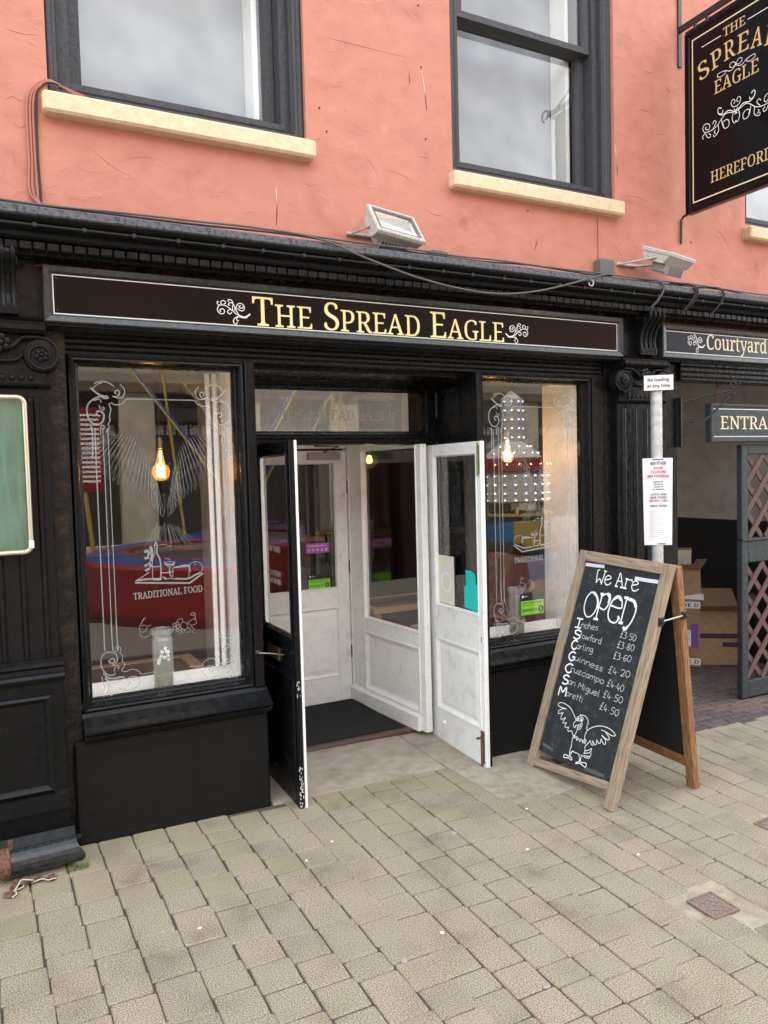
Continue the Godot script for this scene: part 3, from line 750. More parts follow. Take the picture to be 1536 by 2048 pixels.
func build_street() -> void:
	var gb := ground_basis()
	var root := structure("pavement", "pale block paving running from the pub front across the street", Vector3(0.345, -0.178, 0))
	root.basis = gb
	# bedding under the blocks, out to the far side of the street
	mi(root, "bedding", box_mesh(Vector3(-3.4, -0.05, -0.58), Vector3(7.2, -0.0085, 4.3)), M.joint_sand)
	var far := structure("street", "far part of the paved street, colour darkened in place of shade", Vector3(0.345, -0.178, 0))
	far.basis = gb
	mi(far, "street_surface", box_mesh(Vector3(-40, -0.06, 4.3), Vector3(50, -0.004, 17)), M.street_shade_tone)
	mi(far, "street_side", box_mesh(Vector3(-40, -0.06, 0.02), Vector3(-3.4, -0.004, 4.3)), M.street_shade_tone)
	mi(far, "street_end", box_mesh(Vector3(7.2, -0.06, 0.02), Vector3(50, -0.004, 4.3)), M.street_shade_tone)
	var lens := [0.1165, 0.1576, 0.2376]
	var meshes := {}
	for li in 3:
		for v in 4:
			meshes[li * 4 + v] = block_mesh(0.1572, lens[li], 11 + li * 7 + v)
	var slab := [Vector2(2.46, -0.05), Vector2(2.50, 0.62), Vector2(2.72, 0.66), Vector2(3.05, 0.60), Vector2(3.12, 0.2), Vector2(3.0, -0.05)]
	var spots := []
	rng.seed = 7
	for ci in range(-20, 42):
		var x0 := 0.098 + 0.0815 + ci * 0.1626
		var z := rng.randf_range(-0.12, 0.02) - 0.35
		var last := -1
		while z < 4.2:
			var pick := rng.randf()
			var li := 1 if pick < 0.55 else (2 if pick < 0.86 else 0)
			if li == last and li != 1:
				li = 1
			last = li
			var l: float = lens[li] + 0.0052
			var zc := z + l / 2
			z += l
			var drift := 0.037 if x0 < 1.4 else (0.02 if x0 < 2.2 else 0.004)
			var x := x0 + drift * zc + rng.randf_range(-0.0015, 0.0015)
			# lines of the building front, the entrance stone and the passage bricks
			var lowz := 0.03
			if x > 1.33 and x < 2.74:
				lowz = 0.0
			if x < 0.34:
				lowz = 0.13
			if x > 2.74 and x < 3.8:
				lowz = 0.0
			if x > 3.8 and x < 4.4:
				lowz = 0.12
			if x >= 4.4:
				lowz = 0.28
			var room := zc + l / 2 - lowz
			if room < 0.05:
				continue
			var cut := 0.0
			if zc - l / 2 < lowz:
				cut = lowz - (zc - l / 2)
			if Geometry2D.is_point_in_polygon(Vector2(x, zc), PackedVector2Array(slab)):
				continue
			if Geometry2D.is_point_in_polygon(Vector2(x, zc), PackedVector2Array([Vector2(2.56, 1.66), Vector2(2.83, 1.66), Vector2(2.83, 1.90), Vector2(2.56, 1.90)])):
				continue
			if Geometry2D.is_point_in_polygon(Vector2(x, zc), PackedVector2Array([Vector2(3.46, 1.32), Vector2(3.72, 1.32), Vector2(3.72, 1.55), Vector2(3.46, 1.55)])):
				continue
			var k := rng.randi() % 6
			var mname := "paver_%d" % k
			if zc < 0.62 + rng.randf_range(-0.35, 0.1) and x < 2.5:
				mname = "paver_moss_%d" % (rng.randi() % 3)
			spots.append({"x": x, "z": zc + cut / 2, "l": l - cut, "full": cut == 0.0, "mesh": li * 4 + rng.randi() % 4, "mat": mname, "up": rng.randf_range(-0.0016, 0.0014), "turn": rng.randf_range(-0.6, 0.6)})
	# blocks in view, largest in the picture first
	var cam_x := 0.0
	var cam_z := 4.0
	var view := Vector2(sin(deg_to_rad(27.55)), -cos(deg_to_rad(27.55)))
	for s in spots:
		var d := Vector2(s.x - cam_x, s.z - cam_z)
		var depth := d.dot(view)
		var side := d.dot(Vector2(-view.y, view.x))
		s.key = 1e9
		if depth > 1.9 and absf(side) < depth * 0.5 + 0.1:
			s.key = depth
	spots.sort_custom(func(a, b): return a.key < b.key)
	var rest := {}
	var count := 0
	for s in spots:
		var mesh: Mesh = meshes[s.mesh]
		if not s.full:
			mesh = block_mesh(0.1572, maxf(s.l - 0.0052, 0.03), 5 + count)
		var tr := Transform3D(Basis(Vector3.UP, deg_to_rad(s.turn)), Vector3(s.x - 0.345, s.up, s.z))
		if s.key < 1e8 and count < 300:
			var o := mi(root, "paving_block", mesh, M[s.mat])
			o.transform = tr
			count += 1
		else:
			if not rest.has(s.mat):
				rest[s.mat] = begin()
			append_mesh(rest[s.mat], mesh, tr)
	var all := ArrayMesh.new()
	var far_blocks := MeshInstance3D.new()
	for key in rest:
		(rest[key] as SurfaceTool).commit(all)
		all.surface_set_material(all.get_surface_count() - 1, M[key])
	far_blocks.mesh = all
	put(root, far_blocks, "distant_paving_blocks")
	far_blocks.set_meta("kind", "stuff")
	# cast slab beside the door and the worn entrance stone
	var st := begin()
	var poly := []
	for p in slab:
		poly.append(Vector2(p.x - 0.345, p.y))
	sweep(st, poly, Vector3(1, 0, 0), Vector3(0, 0, 1), Vector3(0, 1, 0), -0.03, 0.003)
	mi(root, "concrete_slab", st.commit(), M.slab_concrete)
	mi(root, "concrete_patch", box_mesh(Vector3(2.74 - 0.345, -0.03, -0.02), Vector3(3.5 - 0.345, -0.002, 0.2)), M.slab_concrete)
	var st2 := begin()
	cbx(st2, Vector3(1.34 - 0.345, -0.05, -0.58), Vector3(2.455 - 0.345, 0.002, 0.035), 0.004)
	mi(root, "entrance_stone", st2.commit(), M.threshold_stone)
	mi(root, "entrance_stone", box_mesh(Vector3(2.46 - 0.345, -0.05, -0.58), Vector3(2.745 - 0.345, 0.000, -0.052)), M.threshold_stone)
	# two cast covers let into cement
	for cv in [[2.695, 1.785, 0.0], [3.59, 1.44, 4.0]]:
		mi(root, "cement_bed", cbox(Vector3(0.52, 0.03, 0.56), 0.004), M.slab_concrete, Vector3(cv[0] - 0.345, -0.0195, cv[1]))
		var c := thing("stopcock_cover", "small rusty cast-iron stopcock cover set in the paving" if cv[2] == 0.0 else "small iron cover in the paving near the courtyard entrance", "cover", Vector3(cv[0], G(cv[0], cv[1]), cv[1]))
		c.basis = gb * Basis(Vector3.UP, deg_to_rad(cv[2]))
		mi(c, "plate", cbox(Vector3(0.155, 0.006, 0.152), 0.002), M.iron_cover, Vector3(0, 0.001, 0))
		var fr := begin()
		for q in [[-0.076, 0.076, -0.076, -0.066], [-0.076, 0.076, 0.066, 0.076], [-0.078, -0.068, -0.065, 0.065], [0.068, 0.078, -0.065, 0.065]]:
			bx(fr, Vector3(q[0], 0.003, q[2]), Vector3(q[1], 0.0075, q[3]))
		mi(c, "rim", fr.commit(), M.iron_cover)
		var rb := begin()
		tube(rb, [Vector3(-0.05, 0.005, -0.05), Vector3(0.05, 0.005, 0.05)], 0.004, 5)
		tube(rb, [Vector3(-0.05, 0.005, 0.02), Vector3(0.02, 0.005, 0.05)], 0.003, 5)
		tube(rb, [Vector3(-0.01, 0.005, -0.05), Vector3(0.05, 0.005, 0.01)], 0.003, 5)
		for j in 5:
			bx(rb, Vector3(-0.052 + j * 0.021, 0.003, -0.061), Vector3(-0.042 + j * 0.021, 0.0068, -0.054))
			bx(rb, Vector3(-0.052 + j * 0.021, 0.003, 0.054), Vector3(-0.042 + j * 0.021, 0.0068, 0.061))
		mi(c, "raised_marking", rb.commit(), M.iron_cover)
	# moss tufts in the joints by the wall
	var ms := begin()
	rng.seed = 19
	for i in 260:
		var mx := rng.randf_range(0.27, 0.36) if i < 150 else rng.randf_range(0.02, 1.3)
		var mz := rng.randf_range(0.22, 0.27) if i < 150 else rng.randf_range(0.05, 0.9)
		if i >= 150:
			mx = 0.098 + 0.1626 * roundf((mx - 0.098) / 0.1626) + 0.037 * mz
		var base := Vector3(mx - 0.345, -0.004, mz)
		for j in 3:
			var d := Vector3(rng.randf_range(-1, 1), rng.randf_range(0.5, 1.3), rng.randf_range(-1, 1)) * (0.011 if i < 150 else 0.005)
			var sd := d.cross(Vector3.UP).normalized() * 0.003
			tri(ms, base + sd, base - sd, base + d, Vector3.UP)
	var moss := mi(root, "moss_tufts", ms.commit(), M.moss)
	moss.set_meta("kind", "stuff")
	# litter pressed flat: chewing gum spots
	rng.seed = 23
	for g in [[0.70, 0.95, 1], [1.34, 1.5, 0], [1.56, 1.42, 1], [2.28, 1.05, 1], [2.73, 1.33, 1], [1.28, 0.66, 1], [1.46, 0.55, 1], [0.33, 1.02, 0], [1.73, 1.86, 0], [2.05, 0.75, 0], [2.55, 0.7, 1]]:
		var o := mi(root, "gum_spot", lathe_mesh([Vector2(0.0, 0.0045), Vector2(0.008 + 0.004 * (1 - g[2]), 0.0042), Vector2(0.010 + 0.006 * (1 - g[2]), 0.001)], 9), M.paper_cream if g[2] == 1 else M.lamp_grey, Vector3(g[0] - 0.345, 0.0, g[1]))
		o.scale = Vector3(rng.randf_range(0.5, 1.0), 1, rng.randf_range(0.5, 1.0))

# ---------------------------------------------------------------- the pub
func sash_window(pub: Node3D, x0: float, x1: float, ys: float, called: String) -> void:
	var w := node3(pub, called)
	var top := 5.5
	var st := begin()
	# moulded box frame, stepped back into the wall
	rings(st, x0, x1, ys - 0.02, top, [[0.0, -0.3], [0.0, -0.03], [0.012, -0.022], [0.03, -0.022], [0.036, -0.034], [0.05, -0.04], [0.058, -0.034], [0.066, -0.05], [0.066, -0.085], [0.11, -0.085], [0.112, -0.10], [0.118, -0.25]])
	mi(w, "box_frame", st.commit(), M.window_paint)
	var gx0 := x0 + 0.118
	var gx1 := x1 - 0.118
	var meet := 4.44
	# lower sash, behind
	st = begin()
	rings(st, gx0, gx1, ys + 0.01, meet + 0.02, [[0.0, -0.235], [0.0, -0.165], [0.045, -0.165], [0.058, -0.19], [0.058, -0.22]])
	bx(st, Vector3(gx0 + 0.001, ys + 0.012, -0.225), Vector3(gx1 - 0.001, ys + 0.13, -0.1645))
	mi(w, "lower_sash", st.commit(), M.window_paint)
	mi(w, "pane", box_mesh(Vector3(gx0 + 0.05, ys + 0.12, -0.202), Vector3(gx1 - 0.05, meet, -0.198)), M.glass)
	# upper sash, in front
	st = begin()
	rings(st, gx0, gx1, meet - 0.03, top - 0.1, [[0.0, -0.16], [0.0, -0.105], [0.04, -0.105], [0.052, -0.125], [0.052, -0.158]])
	mi(w, "upper_sash", st.commit(), M.window_paint)
	mi(w, "pane", box_mesh(Vector3(gx0 + 0.045, meet + 0.01, -0.142), Vector3(gx1 - 0.045, top - 0.14, -0.138)), M.glass)
	# sub-sill under the sash, and the stone sill
	mi(w, "sub_sill", moulding([Vector2(-0.3, ys - 0.02), Vector2(0.0, ys - 0.035), Vector2(0.0, ys - 0.015), Vector2(-0.05, ys + 0.012), Vector2(-0.16, ys + 0.02), Vector2(-0.3, ys + 0.02)], x0 + 0.068, x1 - 0.068), M.window_paint)
	st = begin()
	cbx(st, Vector3(x0 - 0.03, ys - 0.125, -0.28), Vector3(x1 + 0.03, ys - 0.03, 0.075), 0.012)
	mi(w, "stone_sill", st.commit(), M.sill_cream)
	# white lining inside, pale blind hung close behind the glass
	st = begin()
	bx(st, Vector3(gx1 - 0.09, ys, -0.40), Vector3(gx1 - 0.06, top, -0.245))
	bx(st, Vector3(gx0 + 0.02, ys, -0.46), Vector3(gx0 + 0.055, top, -0.245))
	mi(w, "inner_lining", st.commit(), M.white_satin)
	mi(w, "blind", box_mesh(Vector3(gx0 + 0.06, ys - 0.1, -0.42), Vector3(gx1 - 0.03, top, -0.41)), M.blind)

func volute(st: SurfaceTool, c: Vector3, r: float, flip: float) -> void:
	# spiral roll with a small rosette in its eye
	var pts := []
	var rad := []
	for i in 46:
		var t := float(i) / 45.0
		var a := flip * (PI * 0.5 - t * TAU * 1.6)
		var q := r * (1.0 - 0.78 * t)
		pts.append(c + Vector3(cos(a) * q, sin(a) * q, 0.012 * t))
		rad.append(0.013 * (1.0 - 0.55 * t))
	tube(st, pts, rad, 6)
	lathe(st, [Vector2(0, 0.012), Vector2(r * 0.9, 0.006), Vector2(r, -0.05)], 20, c, Basis(Vector3(1, 0, 0), Vector3(0, 0, 1), Vector3(0, -1, 0)))
	rosette(st, c + Vector3(0, 0, 0.016), r * 0.36)

func rosette(st: SurfaceTool, c: Vector3, r: float) -> void:
	var b := Basis(Vector3(1, 0, 0), Vector3(0, 0, 1), Vector3(0, -1, 0))
	for k in 6:
		var a := TAU * k / 6.0 + 0.3
		lathe(st, [Vector2(0, 0.009), Vector2(r * 0.3, 0.007), Vector2(r * 0.42, 0.0), Vector2(r * 0.40, -0.01)], 8, c + Vector3(cos(a), sin(a), 0) * r * 0.66, b)
	lathe(st, [Vector2(0, 0.014), Vector2(r * 0.24, 0.010), Vector2(r * 0.32, 0.0), Vector2(r * 0.3, -0.01)], 10, c, b)

func pilaster(pub: Node3D, xc: float, hw: float, worn: bool, back0: float, back1: float) -> void:
	var p := node3(pub, "pilaster")
	var g: Material = M.black_gloss
	mi(p, "backing", box_mesh(Vector3(back0, -0.32, -0.12), Vector3(back1, 2.33, 0.0)), M.black_worn if worn else g)
	var st := begin()
	cbx(st, Vector3(xc - hw, 0.74, -0.02), Vector3(xc + hw, 2.04, 0.055), 0.006)
	mi(p, "shaft", st.commit(), g)
	for i in 4:
		var fx := xc - hw * 0.72 + i * hw * 0.48
		mi(p, "reed", moulding([Vector2(0.05, 0.0), Vector2(0.056, 0.004), Vector2(0.066, 0.010), Vector2(0.068, 0.018), Vector2(0.066, 0.026), Vector2(0.056, 0.032), Vector2(0.05, 0.036)], 0.0, 1.22), g, Vector3(fx - 0.018, 0.78, 0), Vector3(0, 0, 90)).position.x += 0.036
	# foot: panelled block on a plinth with mouldings over it
	var g0 := G(xc, 0.1)
	st = begin()
	cbx(st, Vector3(xc - hw - 0.012, g0 + 0.12, -0.02), Vector3(xc + hw + 0.005, 0.66, 0.085), 0.006)
	mi(p, "pedestal", st.commit(), g)
	mi(p, "pedestal_panel", frame_mesh(xc - hw + 0.05, xc + hw - 0.055, 0.14, 0.60, [[0.0, 0.086], [0.0, 0.097], [0.012, 0.104], [0.024, 0.097], [0.032, 0.087], [0.05, 0.0868]], true), g)
	mi(p, "pedestal_rail", moulding([Vector2(0.08, 0.05), Vector2(0.115, 0.055), Vector2(0.112, 0.12), Vector2(0.085, 0.135)], xc - hw - 0.012, xc + hw + 0.004), g)
	var mo := [Vector2(0.0, 0.655), Vector2(0.095, 0.655), Vector2(0.1, 0.668), Vector2(0.118, 0.675), Vector2(0.125, 0.69), Vector2(0.118, 0.704), Vector2(0.102, 0.71), Vector2(0.098, 0.728), Vector2(0.108, 0.74), Vector2(0.104, 0.755), Vector2(0.075, 0.77), Vector2(0.0, 0.772)]
	mi(p, "pedestal_cap", moulding(mo, xc - hw - 0.014, xc + hw + 0.008), g)
	st = begin()
	cbx(st, Vector3(xc - hw - 0.03, g0 - 0.05, -0.02), Vector3(xc + hw + 0.035, g0 + 0.09, 0.12), 0.008)
	mi(p, "plinth", st.commit(), g)
	mi(p, "plinth_slope", moulding([Vector2(0.02, g0 + 0.085), Vector2(0.118, g0 + 0.085), Vector2(0.09, g0 + 0.13), Vector2(0.02, g0 + 0.13)], xc - hw - 0.02, xc + hw + 0.02), g)
	# capital: astragal, egg band, volutes with rosettes, abacus
	var cap := begin()
	sweep(cap, [Vector2(0.0, 2.035), Vector2(0.07, 2.035), Vector2(0.085, 2.045), Vector2(0.07, 2.057), Vector2(0.0, 2.057)], Vector3(0, 0, 1), Vector3(0, 1, 0), Vector3(1, 0, 0), xc - hw - 0.012, xc + hw + 0.012)
	bx(cap, Vector3(xc - hw + 0.01, 2.05, -0.02), Vector3(xc + hw - 0.01, 2.30, 0.065))
	for k in 7:
		var ex := xc - 0.12 + k * 0.04
		lathe(cap, [Vector2(0, 0.01), Vector2(0.010, 0.008), Vector2(0.015, 0.0)], 8, Vector3(ex, 2.083, 0.065), Basis(Vector3(1, 0, 0), Vector3(0, 0, 1), Vector3(0, -1, 0)))
	var vx := hw - 0.025
	volute(cap, Vector3(xc - vx, 2.185, 0.085), 0.082, -1.0)
	volute(cap, Vector3(xc + vx, 2.185, 0.085), 0.082, 1.0)
	tube(cap, curve3([Vector3(xc - vx, 2.267, 0.09), Vector3(xc - vx * 0.55, 2.262, 0.092), Vector3(xc - 0.05, 2.222, 0.095), Vector3(xc, 2.212, 0.096), Vector3(xc + 0.05, 2.222, 0.095), Vector3(xc + vx * 0.55, 2.262, 0.092), Vector3(xc + vx, 2.267, 0.09)]), 0.011, 6)
	tube(cap, curve3([Vector3(xc - vx + 0.08, 2.185, 0.08), Vector3(xc - 0.05, 2.16, 0.082), Vector3(xc + 0.05, 2.16, 0.082), Vector3(xc + vx - 0.08, 2.185, 0.08)]), 0.009, 6)
	rosette(cap, Vector3(xc, 2.235, 0.105), 0.042)
	mi(p, "capital", cap.commit(), g)
	mi(p, "abacus", moulding([Vector2(0.0, 2.275), Vector2(0.11, 2.28), Vector2(0.13, 2.296), Vector2(0.13, 2.318), Vector2(0.105, 2.322), Vector2(0.108, 2.335), Vector2(0.118, 2.345), Vector2(0.108, 2.357), Vector2(0.0, 2.357)], xc - hw + 0.005, xc + hw - 0.005), g)
	# entablature block and fluted S-shaped console
	mi(p, "entablature_block", box_mesh(Vector3(xc - hw + 0.015, 2.357, -0.05), Vector3(xc + hw - 0.03, 2.62, 0.075)), g)
	var con := node3(p, "console")
	var prof := [Vector2(0.06, 2.36), Vector2(0.125, 2.362), Vector2(0.132, 2.385), Vector2(0.128, 2.415), Vector2(0.122, 2.45), Vector2(0.128, 2.49), Vector2(0.145, 2.53), Vector2(0.172, 2.565), Vector2(0.20, 2.59), Vector2(0.212, 2.615), Vector2(0.206, 2.638), Vector2(0.19, 2.648), Vector2(0.06, 2.648)]
	var cst := begin()
	sweep(cst, prof, Vector3(0, 0, 1), Vector3(0, 1, 0), Vector3(1, 0, 0), xc - 0.075, xc + 0.075)
	for k in 4:
		var rx := xc - 0.062 + k * 0.0413
		var path := []
		for i in range(1, prof.size() - 2):
			path.append(Vector3(rx, prof[i].y, prof[i].x + 0.003))
		tube(cst, curve3(path, 3), 0.0125, 6)
	bx(cst, Vector3(xc - 0.078, 2.36, 0.07), Vector3(xc + 0.078, 2.405, 0.14))
	mi(con, "bracket", cst.commit(), g)
	var sc := begin()
	for s in [-1.0, 1.0]:
		var pp := []
		for i in 30:
			var t := float(i) / 29.0
			var a := PI * 0.5 + t * TAU * 1.25
			var q := 0.05 * (1.0 - 0.75 * t)
			pp.append(Vector3(xc + s * 0.077, 2.595 + sin(a) * q, 0.15 + cos(a) * q))
		tube(sc, pp, 0.007, 5)
	mi(con, "side_scroll", sc.commit(), g)

func shop_window(pub: Node3D, x0: float, x1: float, gx0: float, gx1: float, left: bool) -> void:
	var w := node3(pub, "shop_window")
	var y0 := 0.455
	var y1 := 2.215
	var st := begin()
	rings(st, x0, x1, y0, y1, [[0.0, -0.12], [0.0, -0.012], [0.010, -0.008], [0.018, -0.016], [0.026, -0.014], [0.032, -0.03], [0.036, -0.05], [0.046, -0.056], [0.05, -0.072], [0.052, -0.1]])
	mi(w, "frame", st.commit(), M.black_gloss)
	mi(w, "bottom_bead", moulding([Vector2(-0.1, y0 + 0.02), Vector2(-0.02, y0 + 0.002), Vector2(-0.012, y0 + 0.012), Vector2(-0.07, y0 + 0.052), Vector2(-0.1, y0 + 0.05)], x0 + 0.018, x1 - 0.018), M.black_gloss)
	mi(w, "pane", box_mesh(Vector3(x0 + 0.045, y0 + 0.03, -0.084), Vector3(x1 - 0.045, y1 - 0.04, -0.078)), M.glass)
	var gc := (gx0 + gx1) / 2
	var e := node3(w, "etched_decoration", Vector3(gc, 0, -0.0755))
	var etch := begin()
	for mir in [false, true]:
		for dat in [ETCH_TOP, ETCH_BOTTOM]:
			append_mesh(etch, drawing(dat, 0.0009, mir, 4, 0.0006), Transform3D.IDENTITY)
	# border lines down both sides
	for s in [-1.0, 1.0]:
		for bxx in [0.330, 0.292, 0.268]:
			ribbon(etch, [Vector2(s * bxx, 0.74), Vector2(s * bxx, 1.86)], 0.0045 if bxx < 0.3 else 0.006, 0.004)
	append_mesh(etch, drawing(FOOD, 0.001, not left, 3), Transform3D(Basis.IDENTITY, Vector3(0, 0.0 if left else 0.01, 0)))
	mi(e, "frosted_scrolls", etch.commit(), M.etched)
	for half in [-1, 1]:
		mi(e, "frosted_fruit", drawing(FRUIT.filter(func(row): return (row[1] > 0) == (half > 0)), 0.0009, not left, 3), M.etched)
	letters(e, "frosted_lettering", "TRADITIONAL FOOD", "Droid Serif", 0.034, 0.355, Vector3(-0.178, 0.985, 0.0), M.etched, Vector3(0, 0, 1.5))
	# spread eagle drawn in fine lines
	var ea := begin()
	rng.seed = 55
	var zk := 0
	for s in [-1.0, 1.0]:
		var edge := curve2([Vector2(0.05, 1.60), Vector2(0.085, 1.74), Vector2(0.15, 1.815), Vector2(0.235, 1.835), Vector2(0.315, 1.80)], 6)
		for i in 24:
			var t := i / 23.0
			var root: Vector2 = edge[int(t * (edge.size() - 1))]
			var an := lerpf(-1.75, -0.55, t)
			for row in 3:
				var ln: float = [0.07, 0.14, 0.25][row] * (1.0 - 0.45 * absf(t - 0.45))
				var d := Vector2(cos(an), sin(an)) * ln
				var side := Vector2(-d.y, d.x).normalized() * 0.008
				var st0: Vector2 = root + d * (0.0 if row == 0 else 0.45)
				var f := []
				for q in [st0 + side, root + d * 0.85 + side, root + d, root + d * 0.85 - side, st0 - side]:
					f.append(Vector2(q.x * s, q.y))
				ribbon(ea, curve2(f, 3), 0.0017, 0.00003 * zk)
				zk += 1
	for i in 90:
		var a := rng.randf_range(0, TAU)
		var q := rng.randf_range(0.02, 0.085)
		var c := Vector2(cos(a) * q, 1.56 + sin(a) * q * 1.5)
		ribbon(ea, [c, c + Vector2(cos(a), sin(a) * 1.2 - 0.5).normalized() * 0.028], 0.0014, 0.00003 * i)
	for i in 34:
		var a2 := rng.randf_range(-1.0, 1.0)
		var c2 := Vector2(a2 * 0.06, 1.37 - 0.03 * rng.randf())
		ribbon(ea, [c2, c2 + Vector2(a2 * 0.10, -0.07 - 0.05 * rng.randf())], 0.0014, 0.00003 * i)
	mi(e, "frosted_eagle", ea.commit(), M.etched_faint)
	# white inner sill board and linings
	st = begin()
	cbx(st, Vector3(x0 - 0.02, 0.425, -0.33), Vector3(x1 + 0.02, 0.475, -0.10), 0.005)
	bx(st, Vector3(x0 - 0.02, 0.475, -0.335), Vector3(x1 + 0.02, 0.52, -0.325))
	mi(w, "sill_board", st.commit(), M.white_gloss)
	st = begin()
	bx(st, Vector3(x1 - 0.048, 0.476, -0.32 if left else -0.47), Vector3(x1 + 0.0, 2.2, -0.105))
	bx(st, Vector3(x0 + 0.0, 0.476, -0.32), Vector3(x0 + 0.045, 2.2, -0.105))
	mi(w, "inner_lining", st.commit(), M.white_gloss)
	st = begin()
	for k in 2 if left else 0:
		var cx := x1 - 0.085 - k * 0.04
		tube(st, [Vector3(cx, 0.53, -0.30), Vector3(cx, 2.18, -0.30)], 0.014, 8)
	if left:
		mi(w, "white_shutter_edge", st.commit(), M.white_gloss)

# a leaf hung at x = 0, lying along +x, `front` facing +z
func door_leaf(pub: Node3D, at: Vector3, turn: float, front: Material, back: Material, called: String) -> Node3D:
	var d := node3(pub, called, at, Vector3(0, turn, 0))
	var W := 0.665
	var H := 2.01
	var rows := [[0.0, 0.092, 0.0, H], [W - 0.05, W, 0.0, H], [0.0925, W - 0.0505, 0.0, 0.24], [0.0925, W - 0.0505, 0.71, 0.94], [0.0925, W - 0.0505, H - 0.07, H]]
	var names := ["stile", "stile", "bottom_rail", "lock_rail", "top_rail"]
	for i in 5:
		var r: Array = rows[i]
		var n := node3(d, names[i])
		var st := begin()
		cbx(st, Vector3(r[0], r[2], -0.030), Vector3(r[1], r[3], 0.0), 0.0025)
		mi(n, "outer_face", st.commit(), front)
		st = begin()
		cbx(st, Vector3(r[0] + 0.0005, r[2] + 0.0005, -0.046), Vector3(r[1] - 0.0005, r[3] - 0.0005, -0.0302), 0.0025)
		mi(n, "inner_face", st.commit(), back)
	# raised panel, both sides
	var p := node3(d, "panel")
	var px0 := 0.092
	var px1 := W - 0.05
	var pr := [[-0.012, 0.001], [-0.008, 0.008], [0.004, 0.007], [0.012, -0.001], [0.022, -0.010], [0.03, -0.011], [0.055, -0.004]]
	mi(p, "outer_face", frame_mesh(px0, px1, 0.24, 0.71, pr, true), front)
	var inner := mi(p, "inner_face", frame_mesh(-px1, -px0, 0.24, 0.71, pr, true), back)
	inner.position = Vector3(0, 0, -0.046)
	inner.rotation_degrees = Vector3(0, 180, 0)
	# glazing with beads
	var gz := node3(d, "glazing")
	mi(gz, "pane", box_mesh(Vector3(px0 - 0.004, 0.935, -0.025), Vector3(px1 + 0.004, H - 0.066, -0.021)), M.glass)
	mi(gz, "outer_bead", frame_mesh(px0, px1, 0.94, H - 0.07, [[-0.006, 0.001], [-0.002, 0.006], [0.004, 0.004], [0.012, -0.018]]), front)
	var ib := mi(gz, "inner_bead", frame_mesh(-px1, -px0, 0.94, H - 0.07, [[-0.006, 0.001], [-0.002, 0.006], [0.004, 0.004], [0.012, -0.018]]), back)
	ib.position = Vector3(0, 0, -0.046)
	ib.rotation_degrees = Vector3(0, 180, 0)
	return d

